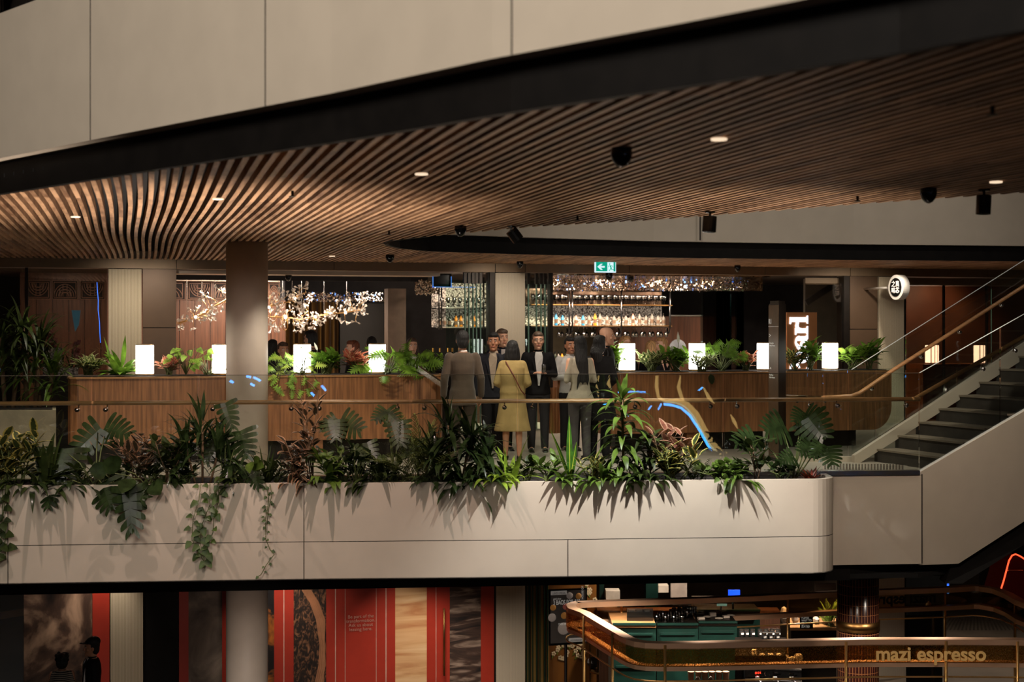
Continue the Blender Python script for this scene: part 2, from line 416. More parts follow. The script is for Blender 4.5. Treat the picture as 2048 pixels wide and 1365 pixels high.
# near closed string: pale panel
nb=(5.23,18.24)
NSL=.158
mb=MB()
a=SP(nb,0,0); b=SP(nb,13,0)
def nz(n): return -.0+NSL*n
kk=2.0
pA=SP(nb,0,-1.19); pB=SP(nb,1.75,-1.20); pC=SP(nb,13,-1.20+NSL*(13-1.75)*1.05); pD=SP(nb,13,nz(13)); pE=SP(nb,0,0.0)
mb.ext([pA,pB,pC,pD,pE],V((SA*.06,CA*.06,0)))
mb.build('outer_string',MT['cream'],st)
# the inner face of the near string, so treads do not float: thin inner pale skirt already covers
# balustrades ------------------------------------------------------------
def pane(th,a,b,z0a,z1a,z0b,z1b,name='glass_panel',t=.016,mat='glass'):
    mb=MB(); a=V(a); b=V(b); d=(b-a); d.z=0; d.normalize(); nrm=V((-d.y,d.x,0))*t
    mb.ext([V((a.x,a.y,z0a)),V((b.x,b.y,z0b)),V((b.x,b.y,z1b)),V((a.x,a.y,z1a))],nrm)
    o=mb.build(name,MT[mat],th)
    return o
def edges(th,pts,w=.014):
    mb=MB()
    for a,b in pts: mb.beam(a,b,w,w)
    mb.build('polished_edge',MT['glassedge'],th)
def bracket(th,p,up=.0,tow=None):
    mb=MB(); p=V(p); tow=V(tow) if tow else V((SA,CA,0))
    mb.tube([p-tow*.03,p+tow*.02],.028,12)
    mb.tube([p+tow*.02,p+tow*.05,p+tow*.06+V((0,0,.06))],.009,6)
    mb.build('rail_bracket',MT['chrome'],th,smooth=True)
b1=thing('glass_balustrade','frameless glass balustrade with timber handrail running along behind the planter','balustrade',G(900,gd(900),0))
jx=[-30,183,397,609,820,1035,1243,1447,1648,1840]
ed=[]
for i,(a,b) in enumerate(zip(jx,jx[1:])):
    pa=G(a+1.5,gd(a),0); pb=G(b-1.5,gd(b),0)
    pane(b1,pa,pb,-.02,1.275,-.02,1.275)
    ed+=[(V((pa.x,pa.y,.02)),V((pa.x,pa.y,1.275))),(V((pb.x,pb.y,.02)),V((pb.x,pb.y,1.275)))]
mb=MB()
for a,b in ed: mb.beam(a,b,.013,.018)
mb.build('polished_edge',MT['glassedge'],b1)
mb=MB(); mb.tube([G(x,gd(x)+.008,1.275) for x in (-30,400,900,1400,1840)],.003,4); mb.build('top_edge',M('glass_top_edge',(92,84,74),.5,spec=.2),b1)
mb=MB(); mb.tube([G(x,gd(x)+.11,.935) for x in (-60,300,700,1100,1500,1840)],.027,10); mb.build('handrail',MT['railwood'],b1,smooth=True)
for x in (155,212,426,583,639,795,849,1009,1065,1217,1270,1421,1474,1620,1675,1812):
    bracket(b1,G(x,gd(x)+.02,.86))
mb=MB(); mb.ribbon([tuple(G(x,gd(x)-.05,0))[:2] for x in (-60,500,1000,1500,1840)],-.03,.03,.12); mb.build('base_channel',MT['steel'],b1)
# near stair balustrade
b2=thing('stair_balustrade','near glass balustrade and timber handrail climbing beside the stairs','balustrade',corner)
ns=[0,3.75,8,12.5]
def nzt(n): return 1.275+NSL*n
for a,b in zip(ns,ns[1:]):
    pa=SP(ne,a+.03,0); pb=SP(ne,b-.03,0)
    pane(b2,pa,pb,NSL*a,nzt(a),NSL*b,nzt(b))
mb=MB()
for n in ns[:-1]:
    for k in (.03,-.03):
        p=SP(ne,max(0,n+k),0); mb.beam(V((p.x,p.y,NSL*n)),V((p.x,p.y,nzt(n))),.012,.016)
mb.beam(SP(ne,0,0.01),SP(ne,12.5,.01+NSL*12.5),.02,.03)
mb.beam(SP(ne,0,1.275),SP(ne,12.5,1.275+NSL*12.5),.008,.008)
mb.build('polished_edge',MT['glassedge'],b2)
ofs=(ne[0]-.02,ne[1]+.11)
mb=MB(); mb.tube([SP(ofs,-.15,.935),SP(ofs,0,.94)]+[SP(ofs,n,.945+NSL*n) for n in (.3,3,6,9,12.5)],.027,10); mb.build('handrail',MT['railwood'],b2,smooth=True)
for n in (1.2,2.9,4.4,6.4): bracket(b2,SP(ne,n,.86+NSL*n))
# far stair balustrade
b3=thing('stair_balustrade','far glass balustrade and timber handrail climbing on the wall side of the stairs','balustrade',G(1703,19.63,0))
fs_=[0,2.65,6.9,11.5,16]
FSL=.182
for a,b in zip(fs_,fs_[1:]):
    pane(b3,SP(fa,a+.03,0),SP(fa,b-.03,0),.1+FSL*a,1.28+FSL*a,.1+FSL*b,1.28+FSL*b)
mb=MB()
for n in fs_[:-1]:
    for k in (.04,-.04):
        p=SP(fa,max(0,n+k),0); mb.beam(V((p.x,p.y,.1+FSL*n)),V((p.x,p.y,1.28+FSL*n)),.012,.016)
mb.beam(SP(fa,0,1.28),SP(fa,16,1.28+FSL*16),.008,.009)
mb.build('polished_edge',MT['glassedge'],b3)
of=(fa[0],fa[1]-.1)
mb=MB(); mb.tube([P(1572,794,20.1),P(1640,796,19.8),SP(of,-.1,.92),SP(of,.3,.96)]+[SP(of,n,.925+FSL*n) for n in (2,5,9,13,16)],.027,10); mb.build('handrail',MT['railwood'],b3,smooth=True)
for n in (.9,3.3,5.2,7.3): bracket(b3,SP((fa[0],fa[1]-.05),n,.85+FSL*n))
mb=MB()
for px in (1595,1650): mb.tube([P(px,800,19.9),P(px,806,19.9)],.02,8)
mb.build('rail_bracket',MT['chrome'],b3,smooth=True)
b4=thing('glass_balustrade','low clear glass screen standing in front of the right planter counter beside the stairs','balustrade',G(1640,19.9,0))
gx=[1572,1617,1697,1752,1915,2048]
for a,b in zip(gx,gx[1:]):
    d0=19.75 if a<1700 else 20.6; 
    pane(b4,G(a+1.5,d0,0),G(b-1.5,d0+.05,0),0.0,1.27,0.0,1.27)
mb=MB()
for x in gx[:-1]:
    d0=19.75 if x<1700 else 20.6
    for k in (-3,3): p=G(x+k,d0,0); mb.beam(V((p.x,p.y,0)),V((p.x,p.y,1.27)),.014,.02)
mb.build('polished_edge',MT['glassedge'],b4)
mb=MB(); mb.m=0; p=G(1617,19.72,0); mb.beam(V((p.x,p.y,0)),V((p.x,p.y,1.27)),.035,.04); mb.build('teal_fin',M('teal_glass_fin',(70,140,120),.15,emit=0),b4)
mb=MB(); mb.ribbon([tuple(G(x,19.7,0))[:2] for x in (1565,1715)],-.0,.07,.12); mb.build('base_channel',MT['cream'],b4)
# tactile paving at the stair foot
t1=MB()
for i in range(26):
    for k in range(9):
        p=G(1650+i*6.2,18.6+k*.09-i*.004,0)
        if k< 2+ i*.35 or True:
            t1.lathe([(.016,0),(.014,.006)],(p.x,p.y,.004),6)
pp=[G(1640,18.55,0),G(1815,18.45,0),G(1815,19.35,0),G(1640,19.4,0)]
t1.m=1; t1.prism([(q.x,q.y) for q in pp],.001,.005)
tag(t1.build('tactile_paving',[MT['steel'],MT['floor']]),'patch of steel tactile studs on the floor at the foot of the stairs','paving')
# ================= long white planter =================
def pdp(px): return interp(px,[(-200,16.15),(0,16.27),(607,16.57),(1100,16.73),(1640,17.0)])
PT=.045
pb_=thing('long_planter','long cream planter box hung along the front of the floor edge','planter',G(850,16.7,-1.08))
path=[G(x,pdp(x),0) for x in (-200,0,300,607,850,1100,1350,1600)]
# rounded right end
ce=G(1632,17.32,0); r_=.30
a0=G(1600,pdp(1600),0)
arc=[]
for k in range(9):
    t=k/8*pi/2
    e1=(G(1640,17,0)-G(1600,pdp(1600),0)).normalized(); e2=V((SA,CA,0))
    c=G(1627,pdp(1627),0)+e2*r_
    arc.append(c+e1*(r_*sin(t))-e2*(r_*cos(t)))
path+=arc; endp=arc[-1]+V((SA,CA,0))*.35; path.append(endp)
p2=[(p.x,p.y) for p in path]
mb=MB(); mb.ribbon(p2,-1.08,-.645,.07,1); mb.ribbon(p2,-.636,PT,.07,1)
mb.m=1; mb.ribbon([(p[0]+SA*.006,p[1]+CA*.006) for p in p2],-.66,-.62,.05,1)
for jxx in (15,607,1135):
    a=G(jxx,pdp(jxx)-.003,0); b=G(jxx+1.6,pdp(jxx)-.003,0); mb.ribbon([(a.x,a.y),(b.x,b.y)],-1.08,PT-.005 if jxx<1000 else -.645,.02,1)
mb.build('front_panel',[MT['cream'],MT['seam']],pb_)
mb=MB(); inner=[(p[0]+SA*.07,p[1]+CA*.07) for p in p2]
back=[tuple(G(x,gd(x)-.09,0))[:2] for x in (1660,1500,1000,500,0,-200)]
mb.prism(inner+back,-.15,-.02); mb.build('soil_bed',MT['soil'],pb_)
mb=MB(); mb.prism([(p[0],p[1]) for p in p2]+back,-1.085,-1.07); mb.build('underside',MT['black'],pb_)
# ================= columns =================
def column(px,d,r,z0,z1,name='column_round',mat='column',n=40):
    c=G(px,d,0); mb=MB(); mb.lathe([(r,z0),(r,z1)],(c.x,c.y,0),n); o=mb.build(name,MT[mat],smooth=False)
    for p in o.data.polygons:
        if len(p.vertices)==4: p.use_smooth=True
    return struct(o)
column(494,19.38,.282,0,ZC+.05)
column(494,19.38,.282,ZL,-1.3,'column_round')
# ================= shop front (upper) =================
def slabY(name,x0,x1,z0,z1,Y,th,mat,parent=None):
    mb=MB(); mb.box((XY(x0,Y),Y,z0),(XY(x1,Y),Y+th,z1)); return mb.build(name,MT[mat] if isinstance(mat,str) else mat,parent)
mb=MB(); xs=[XY(p,YW) for p in (-120,353,668,990,1050,1258,1530,1700,1810,1975,2150)]
for a,b in zip(xs,xs[1:]): mb.box((a+.006,YW-.02,2.865),(b-.006,YW+.3,ZC+.02))
mb.m=1; mb.box((xs[0],YW,2.87),(xs[-1],YW+.28,ZC))
struct(mb.build('wall_header',[MT['header'],MT['seam']]))
struct(slabY('wall_pier',217,283,0,2.855,YW,.35,'flute'))
struct(slabY('wall_pier',991,1050,0,2.855,YW,.35,'fluteplain'))
struct(slabY('wall_pier',1758,1808,0,2.855,YW,.35,'flute'))
mb=MB()
for x0,x1,zj in ((285,353,656),(1700,1756,659)):
    zz=ZY((x0+x1)/2,zj,YW)
    for a,b in ((0,zz-.008),(zz+.008,2.86)): mb.box((XY(x0,YW)+.005,YW+.01,a),(XY(x1,YW)-.003,YW+.3,b))
    mb.m=1; mb.box((XY(x0,YW)+.01,YW+.03,0),(XY(x1,YW)-.01,YW+.2,2.86)); mb.m=0
struct(mb.build('wall_bronze_panel',[MT['bronze'],MT['seam']]))
struct(slabY('wall_post',980,990,0,2.87,YW+.02,.3,'dkmetal'))
struct(slabY('wall_post',1101,1106,0,2.87,YW,.2,'dkmetal'))
struct(slabY('wall_post',1688,1699,0,2.87,YW,.3,'dkmetal'))
# interior shell
mb=MB(); mb.box((-7,32.5,0),(24,32.7,3.3)); struct(mb.build('wall_back',MT['darkwall']))
mb=MB(); mb.box((-6,YW+.3,2.93),(24,32.6,3.0)); struct(mb.build('ceiling_shop',M('shop_ceiling',(70,60,52),.5)))
mb=MB(); mb.box((-6.2,9,0),(-6,34,3.2)); struct(mb.build('wall_left',MT['darkwall']))
mb=MB(); mb.box((22,17,0),(22.2,34,3.2)); struct(mb.build('wall_right',MT['dkwood']))
# right: bronze glazing
gl=thing('shopfront_window','bronze tinted shopfront glazing behind the stairs','window',V((XY(1930,YW),YW,0)),kind='structure')
gl.name='window_4'
xs=[1811,1889,1975,2070,2200]
for a,b in zip(xs,xs[1:]):
    slabY('window_pane',a+1,b-1,0,2.68,YW+.03,.02,'brownglass',gl)
mb=MB()
for a in xs: mb.box((XY(a,YW)-.015,YW,0),(XY(a,YW)+.015,YW+.06,2.72))
mb.build('mullion',MT['dkmetal'],gl)
mb=MB(); mb.box((XY(1811,YW),YW-.01,2.70),(XY(2200,YW),YW+.1,2.84)); mb.build('window_head',MT['header'],gl)
mb=MB(); mb.box((XY(1812,YW),27.5,0),(22,27.6,2.93)); struct(mb.build('wall_maroon',M('maroon_wall',(84,54,36),.5,var=.2,scale=2)))
# left dark shop window with lattice room behind
gl=thing('window_1','dark shop window in the far left of the shop front','window',V((XY(130,YW),YW,0)),kind='structure')
for a,b in ((-60,50),(54,214)): slabY('window_pane',a,b,0,2.85,YW+.05,.02,'darkglass',gl)
mb=MB(); mb.box((XY(50,YW),YW,0),(XY(56,YW),YW+.1,2.86)); mb.build('mullion',MT['dkmetal'],gl)
rnd=random.Random(7)
# ================= planter counters =================
def counter(x0,x1,label,leg=None):
    Y=YC; a=XY(x0,Y); b=XY(x1,Y); r=thing('planter_counter',label,'counter',V(((a+b)/2,Y+.35,0)))
    mb=MB(); rr=.12
    pts=[(a+rr,Y),(b-rr,Y),(b-rr*.3,Y+rr*.3),(b,Y+rr),(b,Y+.7),(a,Y+.7),(a,Y+rr),(a+rr*.3,Y+rr*.3)]
    mb.prism(pts,.28,1.17); mb.build('wood_front',MT['wood'],r)
    mb=MB(); mb.prism([(p[0]+(.012 if p[0]>(a+b)/2 else -.012),p[1]-.012 if p[1]<Y+.3 else p[1]) for p in pts],1.165,1.19); mb.build('top_trim',MT['railwood'],r)
    mb=MB(); mb.box((a+.25,Y+.22,0),(b-.25,Y+.65,.28)); mb.build('plinth',MT['dkmetal'],r)
    mb=MB(); mb.box((a+.06,Y+.05,1.19),(b-.06,Y+.65,1.2)); mb.build('soil',MT['soil'],r)
    mb=MB(); x=a+.9
    for px in ([635] if x0<900 else [1385]): xx=XY(px,Y); mb.box((xx-.08,Y+.03,0),(xx+.08,Y+.2,.28))
    mb.build('foot',MT['wood'],r)
    return r
counter(135,888,'long walnut planter counter left of the entrance, full of plants and lamps')
counter(1208,1568,'walnut planter counter right of the entrance, behind the dark sign post')
r=thing('planter_counter','walnut planter counter behind the low glass screen at the foot of the stairs','counter',V((XY(1675,YC),YC+.35,0)))
Y=YC+.1; a=XY(1572,Y); b=XY(1783,Y)
# lower right corner is swept round
pts=[(a,1.17),(b,1.17),(b,.62)]+[(b-.33*(1-cos(t*pi/16)),.62-.36*sin(t*pi/16)) for t in range(1,9)]+[(a,.26)]
mb=MB(); mb.ext([V((p[0],Y,p[1])) for p in pts],(0,.7,0)); mb.build('wood_front',MT['wood'],r)
mb=MB(); mb.box((a,Y-.012,1.165),(b+.012,Y+.7,1.19)); mb.build('top_trim',MT['railwood'],r)
mb=MB(); mb.box((a,Y+.22,0),(b-.5,Y+.65,.3)); mb.build('plinth',MT['dkmetal'],r)
mb=MB(); mb.box((a+.06,Y+.05,1.19),(b-.06,Y+.65,1.2)); mb.build('soil',MT['soil'],r)
# slanting metal strut beside the left counter end
mb=MB(); mb.beam(P(838,738,20.3),P(893,776,19.9),.05,.07); tag(mb.build('sloping_strut',MT['steel']),'slanting pale metal strut leaning against the right end of the left counter','strut')
# lamps
lampL=[(289.5,'glowing white lamp on the left counter, leftmost of the row, beside a bushy green plant',19.98+.3),
(442,'glowing white lamp on the left counter, half hidden by the round column',19.98+.3),
(604.5,'glowing white lamp on the left counter just right of the round column, ferns across it',19.98+.3),
(754.5,'glowing white lamp on the left counter between the pink plant and the split-leaf plant',19.98+.3),
(1254,'glowing white lamp on the right counter, first right of the entrance, large leaves before it',19.98+.3),
(1394,'glowing white lamp on the right counter, second from the entrance',19.98+.3),
(1530,'glowing white lamp partly behind the dark sign post marked R1',19.98+.3),
(1660,'glowing white lamp between two plants on the counter behind the glass screen',20.38)]
proto=None
for px,lb,Y in lampL:
    c=PY(px,700,Y)
    if proto is None:
        t=thing('table_lamp',lb,'lamp',V((c.x,c.y,1.2)),group='lamps on the planter counters')
        mb=MB(); mb.lathe([(.118,.02),(.122,.03),(.122,.41),(.118,.42)],(0,0,0),28); mb.build('lamp_shade',MT['glow'],t,world=False)
        mb=MB(); mb.lathe([(.127,0),(.127,.022),(.12,.024)],(0,0,0),28); mb.build('base_ring',MT['brass'],t,world=False)
        mb=MB(); mb.lathe([(.122,.418),(.124,.43),(.11,.432)],(0,0,0),28); mb.build('top_ring',MT['brass'],t,world=False)
        proto=t
    else: dup(proto,V((c.x,c.y,1.2)),label=lb)
# lanterns inside the tinted glass on the right
stripe=striped('striped_lamp_glass',(120,118,116),(255,252,246),15,0,.4,.25,0)
m=stripe; b_=[n for n in m.node_tree.nodes if n.type=='BSDF_PRINCIPLED'][0]; crn=[n for n in m.node_tree.nodes if n.type=='VALTORGB'][0]
m.node_tree.links.new(crn.outputs[0],b_.inputs['Emission Color']); b_.inputs['Emission Strength'].default_value=6
lc=MB(); Y=26.0; lc.box((XY(1830,Y),Y-.3,0),(XY(2110,Y),Y+.4,ZY(1900,728,Y))); tag(lc.build('window_ledge',MT['wood']),'brown ledge behind the tinted glass carrying two striped lamps','ledge')
for px,py0,w,lb in ((1864,687,28,'striped glowing lamp behind the tinted glass, left of two, under the stair handrail'),(1961,685,27,'striped glowing lamp behind the tinted glass, right of two, in front of a trailing leaf')):
    c=PY(px,728,Y-.02); z=ZY(px,728,Y); t=thing('table_lamp',lb,'lamp',V((c.x,c.y,z)),group='striped lamps behind tinted glass')
    mb=MB(); mb.lathe([(.13,.02),(.135,.03),(.135,.37),(.13,.38)],(0,0,0),24); mb.build('lamp_shade',stripe,t,world=False)
    mb=MB(); mb.lathe([(.14,0),(.14,.025)],(0,0,0),24); mb.build('base_ring',MT['brass'],t,world=False)
# ================= dining room behind the left opening =================
Y=29.0
wx0,wx1=XY(40,Y),XY(560,Y)
mb=MB()
xx=wx0; z_l0=ZY(300,600,Y); z_l1=ZY(300,563,Y)
panelw=.3
while xx<wx1:
    mb.box((xx+.006,Y,0),(xx+panelw-.006,Y+.05,z_l0)); xx+=panelw
mb.m=1; mb.box((wx0,Y+.03,0),(wx1+.1,Y+.1,2.93)); mb.m=0
mb.box((wx0,Y,z_l0),(wx1,Y+.04,2.93))
struct(mb.build('wall_dining',[MT['dkwood'],MT['darkwall']]))
# lattice frieze panels
lat=M('carved_lattice',(122,84,62),.5,var=.1); latb=M('lattice_backing',(28,18,14),.8)
for i,(pa,pb) in enumerate(((50,102),(103,157),(159,211),(290,372),(374,424),(426,480),(482,534),(536,560))):
    if 211<pa<290: continue
    xa,xb=XY(pa,Y)+.01,XY(pb,Y)-.01; w=(xb-xa)/2; h=(z_l1-z_l0)/2; cx=(xa+xb)/2; cz=(z_l0+z_l1)/2
    mb=MB(); yy=Y-.02
    def bar(x0,z0,x1,z1,t=.012): mb.beam(V((cx+x0*w,yy,cz+z0*h)),V((cx+x1*w,yy,cz+z1*h)),t,.02,up=V((0,1,0)))
    for a,b,c,d in ((-1,-.97,1,-.97),(-1,.97,1,.97),(-.98,-1,-.98,1),(.98,-1,.98,1),(-.85,-.8,.85,-.8),(-.85,.8,.85,.8),(-.85,-.8,-.85,.8),(.85,-.8,.85,.8)): bar(a,b,c,d)
    sg=1 if i%2 else -1
    for rad in (.85,.68,.5,.3):
        pr=None
        for k in range(13):
            t=pi*k/12; p=(rad*cos(t),-sg*.7+sg*rad*1.55*sin(t))
            if pr: bar(pr[0],pr[1],p[0],p[1])
            pr=p
    for x in (-.16,.16,-.4,.4): bar(x,-.7*sg,x,.55*sg if abs(x)<.3 else .1*sg)
    bar(-.3,0,.3,0); bar(-.5,-.3*sg,.5,-.3*sg)
    mb.m=1; mb.box((cx-w,Y-.012,cz-h),(cx+w,Y-.004,cz+h))
    tag(mb.build('lattice_panel',[lat,latb]),'carved dark timber lattice panel in the frieze of the dining room wall','panel',group='lattice frieze panels')
# inner soffit with light slot
mb=MB(); mb.box((XY(353,25.3),25.3,2.80),(XY(880,25.3),25.9,2.9)); struct(mb.build('trim_soffit',M('soffit_cream',(190,170,150),.35,var=.05)))
mb=MB(); mb.box((XY(353,26),26.2,2.72),(XY(860,26),26.25,2.93)); struct(mb.build('trim_beam',MT['darkwall']))
mb=MB(); mb.box((XY(353,28.6),28.6,ZY(450,563,28.6)),(XY(560,28.6),28.7,ZY(450,560,28.6))); struct(mb.build('trim_light_slot',M('slot_cream',(220,200,180),.5)))
# gold curtain wall further back
cur=striped('gold_drape',(70,48,26),(134,100,52),7,0,.5,.5,.8)
mb=MB(); Yc=31.0; x0,x1=XY(562,Yc),XY(676,Yc); n=90; pt=[(lerp(x0,x1,i/n),Yc+.06*sin(i*.9)) for i in range(n+1)]
mb.ribbon(pt,0,2.42,.02); tag(mb.build('drape',cur),'brown gold pleated drape at the back of the dining room, right of the round column','curtain')
struct(slabY('wall_inner_panel',776,812,0,2.6,26.5,.4,M('bronze_fabric_panel',(104,86,72),.7)))
mb=MB(); mb.box((XY(680,31.2),31.2,0),(XY(776,31.2),31.3,2.4)); struct(mb.build('wall_glass_back',M('dark_cellar_wall',(30,26,22),.5)))
# blurred bar shelf glints behind (wine wall): individual bottles
bot=[]
bt=M('dark_wine_bottle',(26,34,22),.15,var=.1); gf=M('gold_foil',(214,160,70),.35,metal=.6); bcol=[M('clear_spirit',(110,106,98),.4,var=.05,spec=.2),M('amber_spirit',(190,120,40),.15),M('blue_label',(40,120,160),.3),M('rose_spirit',(210,140,120),.2),bt]
def bottle(loc,mat,label,group,h=.3,r=.037,cap=gf,proto={}):
    key=(mat.name,round(h,2),r)
    if key in proto: return dup(proto[key],loc,label=label,group=group)
    t=thing('bottle',label,'bottle',loc,group=group)
    mb=MB(); mb.lathe([(r*.9,0),(r,.01),(r,h*.58),(r*.75,h*.67),(r*.33,h*.74),(r*.32,h*.9)],(0,0,0),12); mb.build('body',mat,t,smooth=True,world=False)
    mb=MB(); mb.lathe([(r*.36,h*.82),(r*.38,h),(r*.3,h*1.005)],(0,0,0),10); mb.build('cap',cap,t,world=False)
    mb=MB(); mb.lathe([(r*1.02,h*.18),(r*1.02,h*.45)],(0,0,0),12); mb.build('label',MT['bronze'],t,world=False)
    proto[key]=t; return t
# wine bottles standing by the entrance end of the counter
icz=ZY(880,741,20.9)
mb=MB(); c=PY(873,741,20.9); mb.box((c.x-.55,20.85,1.0),(c.x+.42,21.25,icz)); mb.box((c.x-.5,20.95,0),(c.x+.38,21.2,1.0)); 
tag(mb.build('service_station',MT['dkmetal']),'dark service counter with wine bottles beyond the left planter counter','counter')
for i,px in enumerate((866,881,896,906,918)):
    q=PY(px,741,21.05); bottle(V((q.x,q.y+.05*(i%2),icz)),bt,'dark wine bottle with gold foil cap standing on the service counter','wine bottles by the grey-suited man',h=.33,r=.04)
# ================= chandeliers =================
pet=M('porcelain_petal',(236,226,216),.35,emit=.05,ecol=(255,224,196),var=.04)
bulbm=M('warm_bulb',(255,240,220),.4,emit=14,ecol=(255,226,196))
def chandelier(label,pts,Y,seed,dens=1.0,ztop=2.93):
    rn=random.Random(seed); ctr=[PY(px,py,Y+dy) for px,py,dy in pts]; base=ctr[len(ctr)//2].copy()
    t=thing('branch_chandelier',label,'chandelier',base,group='branching petal chandeliers')
    mb=MB(); mb.tube(ctr,.012,6); pm=[MB() for _ in range(4)]; bl=[]
    tot=sum((b-a).length for a,b in zip(ctr,ctr[1:]))
    for a,b in zip(ctr,ctr[1:]):
        n=int((b-a).length*36*dens)+1
        for i in range(n):
            p=a.lerp(b,rn.random()); d=V((rn.uniform(-1,1),rn.uniform(-1,1),rn.uniform(-.9,1))).normalized(); d=(d+(b-a).normalized()*rn.uniform(-.4,1)).normalized()
            q=p+d*rn.uniform(.08,.3); mb.tube([p,p.lerp(q,.5)+V((0,0,.02)),q],.004,4)
            for k in range(3):
                dd=(d+V((rn.uniform(-1,1),rn.uniform(-1,1),rn.uniform(-1,1)))*.8).normalized()
                M1=pm[rn.randrange(4)]; L=rn.uniform(.075,.13); w=L*.3; sd=dd.cross(V((rn.uniform(-1,1),rn.uniform(-1,1),.3))).normalized(); nn=sd.cross(dd)
                o=q-d*rn.uniform(0,.08)
                vs=[o,o+dd*L*.45+sd*w*.35,o+dd*L*.45-sd*w*.35,o+dd*L*.85+sd*w+nn*.012,o+dd*L*.85-sd*w+nn*.012,o+dd*L+nn*.02,o+dd*L*.8-nn*.006]
                M1.add(vs,[(0,1,2),(1,3,6),(1,6,2),(2,6,4),(3,5,6),(6,5,4)])
    br_=mb.build('branch',MT['brass'],t,smooth=True)
    for k in range(4): pm[k].build('petals',pet,t)['kind']='stuff'
    nb=max(2,int(tot/.6))
    for i in range(nb):
        s=(i+.5)/nb*tot
        for a,b in zip(ctr,ctr[1:]):
            l=(b-a).length
            if s<=l: break
            s-=l
        p=a.lerp(b,min(1,s/l)); mb=MB(); mb.ball(p-V((0,.03,0)),.026,10); mb.build('bulb',bulbm,br_,smooth=True)
    mb=MB()
    for f in (.12,.35,.6,.85):
        k=f*(len(ctr)-1); a=ctr[int(k)].lerp(ctr[min(int(k)+1,len(ctr)-1)],k-int(k)); mb.tube([a,V((a.x,a.y,ztop))],.003,4); mb.tube([V((a.x,a.y,ztop-.06)),V((a.x,a.y,ztop))],.012,6)
    mb.build('suspension_wire',MT['steel'],t)
chandelier('glowing white petal chandelier left of the round column',[(357,648,0),(385,637,.1),(410,627,0),(430,612,.1),(455,598,0),(490,590,.1)],27.0,3,1.0)
chandelier('glowing white petal chandelier just right of the column, sloping upward',[(512,625,0),(545,612,.1),(575,604,0),(598,592,.1),(612,585,0)],26.8,4,.8)
chandelier('long glowing white petal chandelier hanging right of the round column over the diners',[(540,634,0),(575,636,.1),(600,640,0),(630,634,.1),(660,628,0),(690,626,.1),(722,620,0)],27.4,5,1.15)
mb=MB(); q=PY(570,640,26.9)
mb.tube([q+V((-.04,0,.06)),q+V((-.04,0,-.14)),q+V((-.03,0,-.18)),q+V((0,0,-.2)),q+V((.03,0,-.18)),q+V((.05,0,-.14)),q+V((.055,0,.12))],.009,8)
tag(mb.build('brass_hook',MT['brass'],smooth=True),'curved brass hook hanging among the chandelier branches right of the column','hook')
# crystal bead bands
bead=glass('crystal_bead',(190,196,205),1.9); 
beadm=M('polished_bead',(225,215,205),.06,metal=1,var=.02)
beadb=M('blue_lit_bead',(120,170,230),.1,metal=.6,emit=.5,ecol=(70,130,255))
def beads(label,x0,x1,y0,y1,Y,n,seed,mats,rr=.02,dep=.6):
    rn=random.Random(seed); mb=MB()
    for i in range(n):
        mb.m=0 if rn.random()<.95 or len(mats)==1 else 1
        px=rn.uniform(x0,x1); py=lerp(y0,y1,rn.random()**1.3); yy=Y+rn.uniform(0,dep); p=PY(px,py,Y); p.y=yy
        r=rr*rn.uniform(.5,1.2); 
        mb.ball(p,(r,r,r*rn.uniform(.8,1.8)),6)
    mb.box((XY(x0,Y),Y+dep/2-.01,ZY(x0,y0-3,Y)),(XY(x1,Y),Y+dep/2+.01,ZY(x0,y0-2,Y)))
    o=mb.build('crystal_beads',mats); tag(o,label,'beads',kind='stuff')
beads('band of hanging crystal beads over the dining room, blue in the middle',612,774,602,584,28.2,420,11,[beadm,beadb],.017)
beads('cluster of crystal beads hanging left of the blue screen',838,878,588,560,25.9,220,12,[beadm],.018,.5)
beads('wide band of crystal beads hanging over the bar shelves',1110,1500,580,556,27.0,1500,13,[beadm,beadb],.019,.6)
# hammered metal bulkhead and ceiling over the bar
ham=M('hammered_metal',(214,190,164),.12,metal=1,var=.04,bump=1.0,bscale=5,scale=2)
mb=MB(); mb.box((XY(1106,25.5),25.35,2.84),(XY(1535,25.5),27.6,2.9)); struct(mb.build('ceiling_hammered',ham))
mb=MB(); mb.box((XY(1106,27.7),27.7,ZY(1200,580,27.7)),(XY(1525,27.7),27.8,2.93)); struct(mb.build('trim_bulkhead',ham))
# ================= bar =================
pebble,nt,out=newmat('pebbled_glass'); L=nt.links.new
b=N(nt,'ShaderNodeBsdfPrincipled'); L(b.outputs[0],out.inputs[0]); b.inputs['Roughness'].default_value=.2
vo=N(nt,'ShaderNodeTexVoronoi'); vo.inputs['Scale'].default_value=34; L(mapped(nt),vo.inputs['Vector'])
cr=N(nt,'ShaderNodeValToRGB'); cr.color_ramp.elements[0].color=rgb((240,225,205)); cr.color_ramp.elements[1].color=rgb((60,48,40)); cr.color_ramp.elements[0].position=.12; cr.color_ramp.elements[1].position=.75
L(vo.outputs['Distance'],cr.inputs[0]); L(cr.outputs[0],b.inputs['Base Color']); L(cr.outputs[0],b.inputs['Emission Color']); b.inputs['Emission Strength'].default_value=.22
bm=N(nt,'ShaderNodeBump'); bm.inputs['Strength'].default_value=.8; L(vo.outputs['Distance'],bm.inputs['Height']); L(bm.outputs[0],b.inputs['Normal'])
Yb=27.5
zA=ZY(1200,610,Yb); zB=ZY(1200,652,Yb); zT=ZY(1200,577,Yb)
gan=thing('bar_gantry','black metal hanging bar shelf with pebbled glass, glasses above and below','shelf',V((XY(1220,Yb),Yb,zB)))
xa,xb=XY(1062,Yb),XY(1338,Yb)
